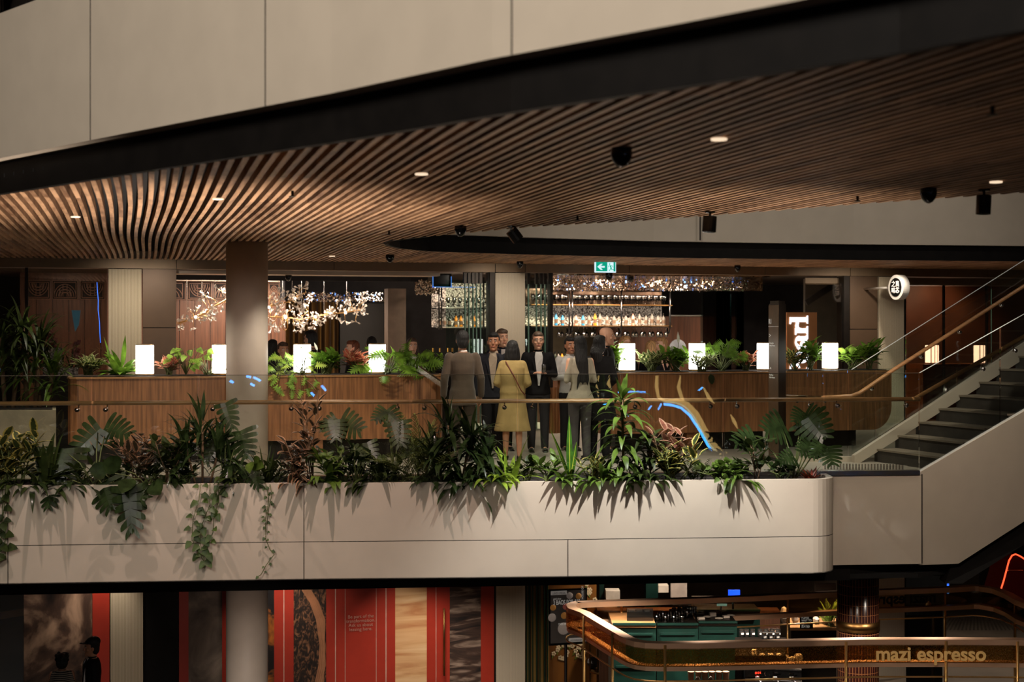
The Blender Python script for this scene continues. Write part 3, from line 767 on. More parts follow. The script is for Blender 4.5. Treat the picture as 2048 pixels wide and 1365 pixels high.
for z in (zA,zB):
    mb=MB(); mb.box((xa,Yb-.02,z-.025),(xb+.06,Yb+.42,z)); mb.build('shelf_board',MT['blackgl'],gan)
    mb=MB(); mb.box((xa,Yb-.03,z-.012),(xb+.06,Yb-.02,z+.006)); mb.build('shelf_lip',MT['brassdark'],gan)
for px in (1137,1143,1241,1338):
    x=XY(px,Yb); mb=MB(); mb.tube([V((x,Yb-.05,2.86)),V((x,Yb-.06,zB-.05)),V((x,Yb-.02,zB-.14)),V((x,Yb+.06,zB-.16)),V((x,Yb+.1,zB-.05))],.017,8); mb.build('hanger',MT['blackgl'],gan,smooth=True)
mb=MB(); mb.box((xa,Yb+.42,zB),(xb,Yb+.44,zA)); mb.build('pebbled_back_panel',pebble,gan)
mb=MB(); mb.box((xa,Yb+.42,zA),(xb,Yb+.44,zT)); mb.build('top_back_panel',M('smoked_mirror',(120,96,78),.25,metal=.6),gan)
# left part of the shelf seen through stacked glass doors
g2=thing('bar_gantry','shorter hanging bar shelf seen through the stacked glass doors left of the cream pier','shelf',V((XY(940,Yb),Yb,zB)))
xa2,xb2=XY(872,Yb),XY(985,Yb)
for z in (ZY(920,616,Yb),ZY(920,655,Yb)):
    mb=MB(); mb.box((xa2,Yb-.02,z-.025),(xb2,Yb+.42,z)); mb.build('shelf_board',MT['blackgl'],g2)
    mb=MB(); mb.box((xa2,Yb-.03,z-.012),(xb2,Yb-.02,z+.01)); mb.build('shelf_lip',MT['steel'],g2)
mb=MB(); mb.box((xa2,Yb+.42,ZY(920,655,Yb)),(xb2,Yb+.44,ZY(920,616,Yb)+.5)); mb.build('pebbled_back_panel',pebble,g2)
for px in (877,882,966):
    x=XY(px,Yb); mb=MB(); mb.tube([V((x,Yb-.05,2.86)),V((x,Yb-.06,ZY(px,660,Yb)))],.017,8); mb.build('hanger',MT['blackgl'],g2,smooth=True)
# glasses
gm=glass('wine_glass',(236,232,226),2.9,.06)
wg=[None]
prof=[(.034,0),(.034,.003),(.006,.008),(.004,.02),(.004,.085),(.012,.095),(.034,.12),(.042,.15),(.038,.185),(.032,.205),(.031,.205),(.037,.183),(.040,.15),(.032,.122),(.008,.1)]
def wineglass(loc,label,group,flip=False):
    key=1 if flip else 0
    if wg[0] is None:
        t=MB(); t.lathe(prof,(0,0,0),14); o=t.build('wine_glass',gm,smooth=True); wg[0]=o; o.location=loc
        tag(o,label,'wine glass',group); return o
    o=wg[0].copy(); COL.objects.link(o); o.location=loc; o.rotation_euler=(pi,0,0) if flip else (0,0,0); tag(o,label,'wine glass',group); return o
for row,yy in ((0,Yb+.06),(1,Yb+.2),(2,Yb+.32)):
    px=1066+row*4
    while px<1332:
        if not 1134<px<1146: wineglass(V((XY(px,yy),yy,zA)),'clear stemmed wine glass standing on the top board of the bar shelf','wine glasses standing on the bar shelf')
        px+=11.6
for px in (884,896,908,920,933,946,958,971): wineglass(V((XY(px,Yb+.1),Yb+.1,ZY(920,616,Yb))),'clear stemmed wine glass on the shelf left of the cream pier','wine glasses left of the pier')
for row,yy in ((0,Yb+.08),(1,Yb+.28)):
    px=1118+row*6
    while px<1335:
        wineglass(V((XY(px,yy),yy,zB-.025)),'clear wine glass hanging upside down under the bar shelf','wine glasses hanging under the bar shelf',True); px+=16.5
rn=random.Random(5)
for i,px in enumerate((1100,1112,1125,1152,1166,1178,1190,1200,1214,1228,1252,1266,1279,1292,1304,1316,1327)):
    q=XY(px,Yb+.2); 
    k=rn.choice([0,0,1,3,0,2]); bottle(V((q,Yb+.2,zB)),bcol[k],'spirit bottle standing before the pebbled glass of the bar shelf','spirit bottles on the bar shelf',h=rn.choice([.26,.3]),r=.035,cap=MT['dkmetal'])
for i,px in enumerate((880,890,899,912,922,935,948,962)):
    bottle(V((XY(px,Yb+.2),Yb+.2,ZY(920,655,Yb))),bcol[[4,0,4,1,1,0,1,0][i]],'spirit bottle on the lower board of the shelf left of the pier','spirit bottles left of the pier',h=.28,r=.035,cap=MT['dkmetal'])
# back bar, counter, door
Yw2=29.5
mb=MB(); mb.box((XY(1100,Yw2),Yw2,0),(XY(1195,Yw2),Yw2+.1,2.9)); struct(mb.build('wall_bar_back',M('olive_bar_wall',(74,66,48),.6)))
mb=MB(); mb.box((XY(1195,Yw2-.4),Yw2-.4,0),(XY(1420,Yw2-.4),Yw2-.3,ZY(1400,633,Yw2-.4))); struct(mb.build('wall_bar_timber',MT['dkwood']))
mb=MB(); mb.box((XY(1338,Yw2-.45),Yw2-.45,ZY(1400,633,Yw2-.4)),(XY(1412,Yw2-.45),Yw2-.42,ZY(1400,630.5,Yw2-.4))); mb.box((XY(1411,Yw2-.45),Yw2-.45,0),(XY(1413,Yw2-.45),Yw2-.42,ZY(1400,632,Yw2-.4))); tag(struct(mb.build('trim_door_edge',MT['steel'])),'thin bright metal edge round the timber doorway behind the bar','trim',kind='structure')
bc=thing('bar_counter','dark bar counter with small bottles and tools behind the standing guests','counter',V((XY(1180,26.9),26.9,0)))
mb=MB(); mb.box((XY(900,26.9),26.9,0),(XY(1330,26.9),27.3,1.1)); mb.build('counter_body',MT['dkwood'],bc)
mb=MB(); mb.box((XY(898,26.9),26.85,1.1),(XY(1334,26.9),27.4,1.15)); mb.build('counter_top',MT['blackgl'],bc)
for i,px in enumerate((1110,1117,1124,1131,1218,1226)):
    bottle(V((XY(px,27.1),27.1,1.15)),bcol[[4,0,1,4,4,1][i]],'small bottle standing on the dark bar counter','small bottles on the bar counter',h=.24,r=.03,cap=MT['blackgl'])
mb=MB(); q=PY(1355,697,28.2); mb.lathe([(.19,0),(.19,.02)],(0,0,0),32); o=mb.build('round_mirror',M('pale_round_mirror',(170,176,184),.2,metal=.5)); o.rotation_euler=(pi/2,0,0); o.location=q; tag(o,'pale round disc mirror behind the right counter, partly behind plants','mirror')
# column clad with mirror mosaic & stacked dark glass at 1440-1470
mos=M('mirror_mosaic',(70,76,90),.1,metal=.9,var=.9,scale=60,bump=.6,bscale=90)
struct(slabY('wall_mosaic_column',1452,1463,0,2.55,27.2,.25,mos))
dk=thing('folded_glass_doors','stack of folded dark glass doors right of the timber door','door',V((XY(1435,27),27,0)))
for i,px in enumerate((1417,1424,1431,1437,1444,1466,1471)):
    mb=MB(); x=XY(px,27.0); mb.box((x-.006,26.6,0),(x+.006,27.4,2.6)); mb.build('door_leaf',MT['tealglass'],dk)
# sliding stacked glass doors by the pier
for lb,pxs,nm in (('stack of clear glass door leaves left of the cream pier',(930,938,946,953,961,979),0),('stack of clear glass door leaves right of the cream pier',(1057,1073,1082,1090,1099),1)):
    t=thing('stacked_glass_doors',lb,'door',V((XY(pxs[0],YW),YW+.1,0)))
    for px in pxs:
        x=XY(px,YW+.15); mb=MB(); mb.box((x-.35,YW+.16,0),(x,YW+.175,2.72)); mb.build('glass_leaf',MT['tealglass'],t)
        mb=MB(); mb.box((x-.01,YW+.12,0),(x+.006,YW+.18,2.72)); mb.build('leaf_edge',M('teal_leaf_edge',(96,128,112),.2) if 'teal_leaf_edge' not in bpy.data.materials else bpy.data.materials['teal_leaf_edge'],t)
        mb=MB(); mb.box((x-.03,YW+.1,2.66),(x+.02,YW+.19,2.86)); mb.build('hanger_clamp',MT['dkmetal'],t)
# blue-edged screen
t=thing('wall_screen','dark hanging screen with a glowing blue outline, top left of the bar','screen',PY(884,560,25.6))
p0,p1=PY(865,575,25.6),PY(903,548,25.6)
mb=MB(); mb.box((p0.x,25.6,p0.z),(p1.x,25.65,p1.z)); mb.build('display',MT['blackgl'],t)
bl=M('blue_led',(60,120,255),.4,emit=1.0,ecol=(60,120,255)); bl2=M('soft_blue_led',(90,150,255),.4,emit=.7,ecol=(80,140,230))
mb=MB(); mb.box((p0.x,25.58,p0.z),(XY(950,25.6),25.6,p0.z+.012)); mb.box((p0.x,25.58,p0.z),(p0.x+.012,25.6,p1.z-.05)); mb.box((p1.x-.012,25.58,p0.z),(p1.x,25.6,p1.z-.05)); mb.build('led_outline',bl2,t)
# blue light line on the left window, faint screen
mb=MB(); mb.tube([PY(x,y,24.95) for x,y in ((194,565),(195,585),(196.5,600),(196.2,620),(199,645),(199.5,665),(201,686))],.006,6); tag(mb.build('blue_light_strip',bl,smooth=True),'thin wavy blue light strip shining in the dark left shop window','light strip')
mb=MB(); mb.ext([PY(143,621,26.5),PY(161,621,26.5),PY(158,650,26.5),PY(150,664,26.5)],(0,.03,0)); tag(mb.build('small_screen',M('dim_blue_screen',(90,140,160),.4,emit=.25,ecol=(80,140,170))),'small pale blue screen glowing inside the dark left window','screen')
# ================= signs =================
t=thing('exit_sign','green exit sign with a left arrow and a running figure hanging from the slats','sign',PY(1211,533,23.9))
p0,p1=PY(1190.5,545,23.9),PY(1232,524,23.9); w=p1.x-p0.x; h=p1.z-p0.z; YE=23.9
eg=M('exit_green',(0,170,140),.4,emit=.75,ecol=(0,170,140),var=.01); ew=M('exit_white',(225,245,250),.4,emit=.95,ecol=(215,240,250),var=.01)
mb=MB(); mb.box((p0.x,YE,p0.z),(p1.x,YE+.05,p1.z)); mb.build('sign_body',ew,t)
mb=MB(); mb.box((p0.x+.015,YE-.004,p0.z+.02),(p0.x+w*.58,YE,p1.z)); mb.box((p0.x+w*.88,YE-.004,p0.z+.02),(p1.x-.012,YE,p1.z)); mb.box((p0.x+.015,YE-.003,p1.z-.01),(p1.x-.012,YE,p1.z)); mb.build('green_field',eg,t)
def ex(u,v,dy=-.008): return V((p0.x+u*w,YE+dy,p0.z+v*h))
mb=MB(); mb.ext([ex(.1,.52),ex(.26,.8),ex(.36,.8),ex(.25,.6),ex(.45,.6),ex(.45,.44),ex(.25,.44),ex(.36,.23),ex(.26,.23)],(0,.006,0)); mb.build('arrow',ew,t)
mb=MB(); mb.ball(ex(.69,.78),.013,8)
for a,b,wd in (((.7,.66),(.76,.42),.022),((.72,.64),(.64,.6),.010),((.64,.6),(.62,.5),.010),((.74,.64),(.81,.62),.010),((.81,.62),(.83,.5),.010),((.75,.44),(.72,.3),.014),((.72,.3),(.66,.14),.012),((.76,.44),(.79,.26),.014),((.79,.26),(.89,.25),.012)):
    mb.beam(ex(*a),ex(*b),wd,.006,up=V((0,1,0)))
mb.build('running_figure',eg,t)
mb=MB(); mb.box((p0.x-.03,YE-.02,p1.z),(p1.x+.05,YE+.08,p1.z+.012)); q=(p0.x+p1.x)/2; mb.box((q-.02,YE,p1.z),(q+.02,YE+.04,ZC)); mb.build('mounting_bar',MT['blackgl'],t)
def domecam(name,label,px,py,Y,r=.06,tall=1.0,z=None):
    p=PY(px,py,Y); mb=MB(); mb.lathe([(r*.95,0),(r,-.02),(r,-.05*tall),(r*.85,-.09*tall),(r*.5,-.125*tall),(.01,-.14*tall)],(0,0,0),16); o=mb.build(name,MT['blackgl'],smooth=True); o.location=V((p.x,p.y,z if z else p.z)); return o
tag(domecam('ceiling_speaker','x',1218,545,24.6,.065,1.1,2.865),'black dome speaker hanging just below the exit sign','speaker')
tag(domecam('ceiling_speaker','x',1261,550,25.8,.062,.8,2.84),'black dome speaker on the hammered ceiling right of the exit sign','speaker')
tag(domecam('ceiling_camera','x',577,551,25.5,.06,.8,2.80),'small black security camera on the dining room soffit right of the column','camera')
# pear... lit serif sign
Y=23.0
t=thing('lit_sign','brushed copper sign plate with large glowing white serif letters turned sideways','sign',V((XY(1604,Y),Y,0)))
x0,x1=XY(1574,Y),XY(1634,Y); zt=ZY(1604,625,Y)
mb=MB(); mb.box((x0,Y,0.1),(x1,Y+.06,zt)); mb.build('sign_plate',M('sign_copper',(196,132,84),.38,metal=.7,var=.04),t)
lm=M('sign_letter_glow',(250,250,255),.4,emit=1.15,ecol=(240,245,255),var=.01)
# letters run bottom-to-top; local x -> up, local y -> left. sizes in pixels of the photo at this plane
pxm=(XY(1614,Y)-XY(1604,Y))/10
def L2(bx,by,pts):   # pts in (up, left) px from baseline point px=1614.5
    return [V((XY(1615,Y)-q[1]*pxm, Y-.03, ZY(1604,by,Y)+q[0]*pxm)) for q in pts]
def solid(mb,pts,by): mb.ext(L2(0,by,pts),(0,.03,0))
def ringpoly(cx,cy,rx,ry,rix,riy,n=24,a0=0,a1=2*pi,shift=0):
    o=[(cx+rx*cos(lerp(a0,a1,i/n)),cy+ry*sin(lerp(a0,a1,i/n))) for i in range(n+1)]
    i_=[(cx+shift+rix*cos(lerp(a1,a0,i/n)),cy+riy*sin(lerp(a1,a0,i/n))) for i in range(n+1)]
    return o,i_
def arcband(mb,by,*a,**k):
    o,i_=ringpoly(*a,**k); n=len(o)-1; i_=i_[::-1]
    for j in range(n): mb.ext(L2(0,by,[o[j],o[j+1],i_[j+1],i_[j]]),(0,.03,0))
def letter(name): 
    return MB()
# l : baseline y 648 (bottom-most px) .. spans up
mb=MB(); solid(mb,[(0,0),(15,0),(15,1.5),(12,3),(12,36),(-0.5,36.5),(-1,34.5),(3,33),(3,3),(0,1.5)],648); mb.build('letter_l',lm,t)
mb=MB(); solid(mb,[(0,0),(16,0),(16,1.5),(12,3),(12,25.5),(0,25.5),(-.5,24),(3,22.5),(3,3),(0,1.5)],670); arcband(mb,670,16,14,8,11,3.5,5,a0=pi*.35,a1=pi*1.0); mb.ball(L2(0,670,[(21,21)])[0]+V((0,.015,0)),(.035,.015,.035),10); mb.build('letter_r',lm,t)
mb=MB(); solid(mb,[(18,2),(20,0),(27,0),(27,2),(25,4),(25,19),(16,19),(16,4)],700); arcband(mb,700,14,17,11.5,8.5,4,5.5,a0=0,a1=pi*.9); mb.ball(L2(0,700,[(4.5,18.5)])[0]+V((0,.015,0)),(.04,.015,.04),10); arcband(mb,700,9.5,7,8.5,8,3,5); mb.build('letter_a',lm,t)
mb=MB(); arcband(mb,727,12,12,12,13,4,11,a0=-.1,a1=pi*1.75,shift=1); solid(mb,[(2,11),(22,11),(22,13),(2,13)],727); mb.build('letter_e',lm,t)
mb=MB(); solid(mb,[(0,0),(16,0),(16,1.5),(12,3),(12,33),(16,34.5),(16,36),(0,36),(0,34.5),(3,33),(3,3),(0,1.5)],752); arcband(mb,752,14,26,11,10,5,7,a0=-pi/2,a1=pi/2); mb.build('letter_p',lm,t)
# totem R1
Y=19.6
t=thing('wayfinding_post','tall dark bronze directory post marked R1 standing before the right counter','sign',V((XY(1555,Y),Y,0)))
z1=PY(1550,606,Y).z; A_=G(1538,19.98,0); B_=G(1557.5,19.62,0); C_=G(1572,20.0,0); D_2=A_+C_-B_
mb=MB(); mb.prism([(p.x,p.y) for p in (A_,B_,C_,D_2)],0,z1-.04); cc=(A_+C_)/2; mb.prism([(lerp(p.x,cc.x,.12),lerp(p.y,cc.y,.12)) for p in (A_,B_,C_,D_2)],z1-.04,z1); mb.build('post_body',MT['dkmetal'],t)
fd=(B_-A_).normalized(); fn=V((fd.y,-fd.x,0)); fa_=math.atan2(fd.y,fd.x)
mb=MB(); mb.prism([(p.x,p.y) for p in (A_+fn*.008+fd*.004,B_+fn*.008-fd*.004,B_-fd*.004,A_+fd*.004)],.05,z1-.06); mb.build('face_panel',M('totem_face',(112,90,70),.35,metal=.4),t)
tw=M('white_lettering',(225,220,212),.5,emit=.25,ecol=(230,225,215))
def tt(s,px,py,size,**k):
    q=A_+fd*((px-1538)/19.5*(B_-A_).length)+fn*.012; sx=k.pop('sx',1)*1.9; return text(s,size,V((q.x,q.y,H-(py-HZ)/F*19.8)),tw,t,rot=(pi/2,0,fa_),ext=.002,sx=sx,**k)
tt('R1',1538.8,648,.1,sx=.55,name='floor_number'); tt('>',1539.5,676,.09,sx=.8,name='arrow_mark'); tt('Through to',1540.5,688,.03,sx=.62,name='directory_line'); tt('Lobby Terrace',1540.5,693,.03,sx=.62,name='directory_line')
tt('^',1541,742,.07,name='arrow_mark'); tt('Roof Top',1540.5,752,.03,sx=.62,name='directory_line'); tt('Lift to Terrace',1540.5,757,.03,sx=.6,name='directory_line')
zr=H-(654-HZ)/F*19.8; mb=MB(); mb.prism([(p.x,p.y) for p in (A_+fn*.011,B_+fn*.011,B_+fn*.006,A_+fn*.006)],zr,zr+.005); mb.build('rule_line',tw,t)
# round hanging sign
Y=23.9; c=PY(1798,575,Y)
t=thing('round_sign','round white projecting sign with a black face and four white characters','sign',c)
mb=MB(); rx=.21
Mr=Matrix.Rotation(R(-84),3,'Z')
def disc(mb,r0,r1,y0,y1,n=40):
    vs=[]
    for y,r in ((y0,r0),(y0,r1),(y1,r1),(y1,r0)):
        for k in range(n): a=2*pi*k/n; vs.append(c+Mr@V((r*cos(a),y,r*sin(a))))
    mb.add(vs,[(j*n+k,j*n+(k+1)%n,((j+1)%4)*n+(k+1)%n,((j+1)%4)*n+k) for j in range(4) for k in range(n)])
disc(mb,.001,.235,-.07,.07); mb.build('drum',MT['white'],t)
mb=MB(); disc(mb,.001,.175,-.078,-.072); mb.build('black_face',MT['blackgl'],t)
g=text('之真\n味芯',.12,c+Mr@V((0,-.082,.02)),M('sign_white',(240,230,220),.5,emit=.6,ecol=(255,235,215)),t,rot=(pi/2,0,R(-84)),align='CENTER',name='characters',ext=.002)
mb=MB(); q=PY(1780,573,YW); mb.tube([c+V((-.05,.1,0)),V((c.x-.12,YW+.0,c.z))],.02,8); mb.lathe([(.09,0),(.09,.03)],(0,0,0),20)
mb=MB(); 
mb.tube([c+V((0,.05,0)),V((c.x-.12,YW,c.z))],.022,8); mb.ball(V((q.x,YW-.02,c.z)),(.085,.04,.085),16); mb.build('wall_bracket',MT['white'],t,smooth=True)
# dark glass and doors right of the bar (1610-1690)
gl=thing('window_2','dark glass pane with bronze head panel between the sign and the bronze pier','window',V((XY(1650,YW),YW,0)),kind='structure')
slabY('window_pane',1611,1688,0,2.72,YW+.06,.02,'darkglass',gl); slabY('window_head',1611,1682,2.70,2.83,YW+.2,.03,'header',gl)
struct(slabY('wall_grey_inner',1611,1700,0,2.9,27.5,.1,M('grey_inner_wall',(86,80,72),.7)))
mb=MB(); mb.beam(PY(1612,606,26.0),PY(1668,570,26.0),.04,.12); struct(mb.build('trim_stair_soffit',MT['darkwall']))
# ================= fittings on the slats =================
def track_spot(px,py,z=ZC,tilt=20,label='',r=.055,h=.16):
    p=PZ(px,py,z); t=thing('ceiling_spotlight',label,'spotlight',p,group='black ceiling fittings')
    mb=MB(); mb.lathe([(.05,0),(.05,-.015),(.012,-.02),(.012,-.05)],(0,0,0),12); mb.build('mount',MT['blackgl'],t,world=False)
    mb=MB(); Mx=Matrix.Rotation(R(tilt),3,'Y')
    n=16; vs=[]
    for rr,zz in ((.001,0),(r,0),(r,-h),(r*.85,-h),(r*.8,-h*.9),(.001,-h*.9)):
        for k in range(n): a=2*pi*k/n; vs.append(Mx@V((rr*cos(a),rr*sin(a),zz))+V((0,0,-.05)))
    mb.add(vs,[(j*n+k,j*n+(k+1)%n,(j+1)*n+(k+1)%n,(j+1)*n+k) for j in range(5) for k in range(n)]); mb.build('lamp_head',MT['blackgl'],t,world=False)
    return t
track_spot(1022,452,tilt=-38,label='black box spotlight tilted beside the tip of the ceiling opening',r=.07,h=.14)
track_spot(1420,423,tilt=4,label='black cylinder spotlight on the slats near the middle of the opening edge',r=.07)
track_spot(1968,379,tilt=3,label='black cylinder spotlight on the slats at the far right',r=.062)
for px,py,lb,rr in ((921,452,'black dome camera on the slats left of the tilted spotlight',.07),(1857,377,'black dome camera on the slats at the right, beside the cylinder spotlight',.07),(780,510,'small black dome camera on the slats below the tip of the opening',.07),(1040,523,'small black dome camera on the far slats above the cream pier',.06),(1475,531,'small black dome camera on the far slats right of the exit sign',.06),(1243,297,'dark round speaker set among the slats near the middle',.07)):
    p=PZ(px,py,ZC); tag(domecam('ceiling_camera','',px,py,1,rr,.9),lb,'camera').location=p
dl=M('downlight_disc',(250,235,215),.4,emit=1.0,ecol=(255,225,190))
for px,py,lb in ((151,433,'small pale downlight disc among the slats at the left'),(436,397,'small pale downlight disc among the slats above the column'),(843,347,'small pale downlight disc among the slats near the middle'),(1438,277,'small pale downlight disc among the slats right of the middle'),(1992,363,'small bright downlight disc among the slats at the far right'),(664,512,'small bright downlight disc on the slats right of the column')):
    p=PZ(px,py,ZC); mb=MB(); mb.lathe([(.05,0),(.05,-.012),(.035,-.014)],(0,0,0),16); o=mb.build('ceiling_downlight',dl); o.location=p; tag(o,lb,'downlight')
for px,py in ((585,382),(1715,392),(1985,212),(1155,432),(778,462)):
    p=PZ(px,py,ZC); mb=MB(); mb.lathe([(.012,0),(.012,-.04),(.03,-.045),(.03,-.05)],(0,0,0),8); o=mb.build('ceiling_sprinkler',MT['dkmetal']); o.location=p; tag(o,'tiny dark sprinkler head under the timber slats','sprinkler',group='sprinkler heads')
# big concrete tub at left
q0=P(-60,822,18.6); q1=P(112,822,18.6); tb=thing('concrete_tub','large square pale concrete plant tub at the left behind the balustrade','planter',V(((q0.x+q1.x)/2,q0.y,0)))
mb=MB(); p=[G(-60,18.6,0),G(112,18.6,0),G(112,19.5,0),G(-60,19.5,0)]; mb.prism([(a.x,a.y) for a in p],0,.78); mb.build('tub',MT['concrete'],tb)
mb=MB(); p=[G(-50,18.65,0),G(105,18.65,0),G(105,19.45,0),G(-50,19.45,0)]; mb.prism([(a.x,a.y) for a in p],.77,.79); mb.build('soil',MT['soil'],tb)
# console with crystal blocks and orchids behind the left counter end
cr=M('crystal_rock',(120,112,104),.1,metal=.5,var=.8,scale=25,bump=1,bscale=40)
mb=MB(); a=XY(78,22.3); b=XY(168,22.3); zc=ZY(120,752,22.3); mb.box((a,22.3,0),(b,22.8,zc)); tag(mb.build('console_table',MT['dkmetal']),'dark console carrying crystal blocks and orchids at the far left','table')
for x0,x1,y0,y1,lb in ((86,124,728,696,'sparkling crystal block, the taller one left of the orchid pot'),(116,156,751,736,'low sparkling crystal block in front of the orchid pot')):
    mb=MB(); Y=22.4 if x0<100 else 22.33; z0=zc if x0>100 else zc; mb.box((XY(x0,Y),Y,zc),(XY(x1,Y),Y+.15,ZY(x0,y1,Y))); tag(mb.build('crystal_block',cr),lb,'ornament')
# ================= plants =================
LM={
 'dark':leafmat('leaf_dark_green',(52,64,28)),
 'vine':leafmat('leaf_vine_green',(62,82,32)),
 'deep':leafmat('leaf_deep_green',(42,56,28),rough=.25),
 'mid':leafmat('leaf_mid_green',(78,100,36)),
 'midlit':leafmat('leaf_lamplit_green',(114,152,52)),'brightlit':leafmat('leaf_lamplit_bright',(150,186,74)),  # counter greens: glow of the nearby lamps put into brighter leaf colour
 'bright':leafmat('leaf_bright_green',(122,146,46)),
 'lime':leafmat('leaf_lime_green',(172,194,84)),
 'olive':leafmat('leaf_olive_frond',(110,120,60)),
 'stripe':leafmat('leaf_yellow_stripe',(58,98,30),mid=(176,190,60)),
 'croton':leafmat('leaf_yellow_margin',(54,66,34),edge=(190,176,96),ew=.2),
 'rubber':leafmat('leaf_pink_variegated',(66,58,40),edge=(176,134,104),ew=.2),
 'pink':leafmat('leaf_coral_pink',(196,110,92),edge=(230,190,150),ew=.2),
 'pinkdark':leafmat('leaf_muted_pink',(120,74,58),edge=(176,140,112),ew=.2),
 'white':leafmat('leaf_white_splashed',(86,110,50),edge=(214,216,160),ew=.26),
 'spathe':leafmat('white_spathe',(226,224,206)),
 'wine':leafmat('leaf_wine_red',(120,48,34),edge=(70,60,30),ew=.15),
 'orchid':leafmat('orchid_petal',(150,96,92)),
}
STM=M('plant_stem',(84,92,46),.6); BRK=M('bark_stem',(92,70,46),.85,bump=.5)
UP=V((0,0,1)); PS=1.2
def outline(kind,v):
    if kind=='lance': return (sin(pi*min(1,v**.75))**.9)
    if kind=='strap': return min(1,(v*9)**.6)*min(1,((1-v)*2.6)**.75)
    if kind=='ovate': return sin(pi*v**.8)**.65
    if kind=='heart': return (min(1,(v*7)**.5)*(1-v)**.62*1.15) if v<1 else 0
    return sin(pi*v)
def leaf(mb,p,d,L,W,droop=.6,kind='lance',n=6,nrm=None,fold=.22,curl=0):
    p=V(p); d=V(d).normalized(); nrm=V(nrm) if nrm is not None else UP
    if abs(d.dot(nrm.normalized()))>.96: nrm=V((sin(p.x*50),cos(p.x*37),.2))
    vs=[];uv=[]
    for i in range(n+1):
        v=i/n; sd=d.cross(nrm)
        if sd.length<1e-4: sd=d.orthogonal()
        sd.normalize(); nn=sd.cross(d).normalized()
        w=max(.0005,outline(kind,v)*W/2)
        vs+=[p-sd*w+nn*w*fold,p,p+sd*w+nn*w*fold]; uv+=[(0,v),(.5,v),(1,v)]
        p=p+d*(L/n); d=(d+V((0,0,-droop/n*(.5+v)))).normalized()
    fs=[]
    for i in range(n):
        k=3*i; fs+=[(k,k+1,k+4,k+3),(k+1,k+2,k+5,k+4)]
    mb.add(vs,fs,uv); return p
def splitleaf(mb,base,tip,W,nrm,lobes=7,depth=.5,thin=.62,cup=.12):
    """monstera / philodendron blade: midrib strip with finger lobes, attached near the centre"""
    base=V(base); tip=V(tip); ax=(tip-base); L=ax.length; ax.normalize(); nrm=V(nrm); sd=ax.cross(nrm).normalized(); nn=sd.cross(ax).normalized()
    def pt(x,y): return base+ax*(y*L)+sd*(x*W/2)+nn*(-cup*W*(x*x)-cup*.6*L*max(0,y-.55)**2)
    def half(v): # half width for v along the midrib
        return (min(1,(v+.34)*2.3)**.6)*(max(0,1-v)**.42)*1.06
    y0=-.14
    for s in (-1,1):
        for k in range(lobes):
            a=k/lobes; b=(k+1)/lobes; c=(a+b)/2
            w=half(c); lean=.10+.16*c
            ya,yb=a*.94,b*.94
            ex=[]
            for t,sh in ((0,1),(1-depth,.98),(1-depth*.5,thin),(1-.1,thin*.82),(1,.35)):
                cy=(ya+yb)/2+lean*t-(.26*(1-c)**2)*t; hw=(yb-ya)/2*sh*(1+t*.3); ex.append((s*w*t,cy-hw,cy+hw))
            vs=[];uv=[]
            for x,u0,u1 in ex: vs+=[pt(x,u0),pt(x,u1)]; uv+=[(.5+s*abs(x)*.3,0),(.5+s*abs(x)*.3,1)]
            fs=[(2*i,2*i+1,2*i+3,2*i+2) for i in range(len(ex)-1)]
            mb.add(vs,fs,uv)
    leaf(mb,pt(0,.9),ax,L*.14,W*.12,0,'lance',3,nrm=nn)
def plant(name,label,loc,cat='plant',group=None): return thing(name,label,cat,loc,group=group)
def finish(t,fol,stem,fm,sm=None,fname='foliage'):
    if fol.v:
        o=fol.build(fname,LM[fm] if isinstance(fm,str) else fm,t,world=False,smooth=True)
    if stem and stem.v: stem.build('stem',sm or STM,t,world=False,smooth=True)
    return t
def rd(rn,e0,e1,az0=0,az1=2*pi):
    a=rn.uniform(az0,az1); e=R(rn.uniform(e0,e1)); return V((cos(a)*cos(e),sin(a)*cos(e),sin(e)))
def rosette(t,rn,n,L,W,e=(20,80),droop=1.2,kind='strap',mat='mid',base=(0,0,0),spread=.03,fol=None,h=0,fold=.22):
    f=fol or MB(); L*=PS; n=int(n*PS)
    for i in range(n):
        d=rd(rn,*e); l=L*rn.uniform(.7,1.1); b=V(base)+V((rn.uniform(-spread,spread),rn.uniform(-spread,spread),rn.uniform(0,h)))
        leaf(f,b,d,l,W*rn.uniform(.8,1.15),droop*rn.uniform(.7,1.3),kind,7,fold=fold)
    if fol is None: finish(t,f,None,mat)
    return f
def leafy(t,rn,nst,Hh,sp,nl,L,W,mat,kind='ovate',droop=.5,smat=None,e=(5,60)):
    f=MB(); s=MB(); nst=int(nst*1.6); Hh*=1.12*PS; L*=1.12; W*=1.12
    for i in range(nst):
        top=V((rn.uniform(-sp,sp),rn.uniform(-sp*.5,sp*.5),Hh*rn.uniform(.6,1))); b=V((rn.uniform(-sp,sp)*.3,rn.uniform(-.05,.05),0)); mid=b.lerp(top,.5)+V((rn.uniform(-.04,.04),0,.03))
        s.tube([b,mid,top],[.009,.007,.004],5)
        for k in range(nl):
            u=.25+.75*(k+rn.random()*.5)/nl; p=b.lerp(mid,u*2) if u<.5 else mid.lerp(top,min(1,u*2-1))
            a=k*2.4+rn.random(); el=R(rn.uniform(*e)); d=V((cos(a)*cos(el),sin(a)*cos(el),sin(el))); q=p+d*.03; s.tube([p,q],.003,4)
            leaf(f,q,d,L*rn.uniform(.7,1.15),W*rn.uniform(.8,1.1),droop,kind,5)
    finish(t,f,s,mat,smat)
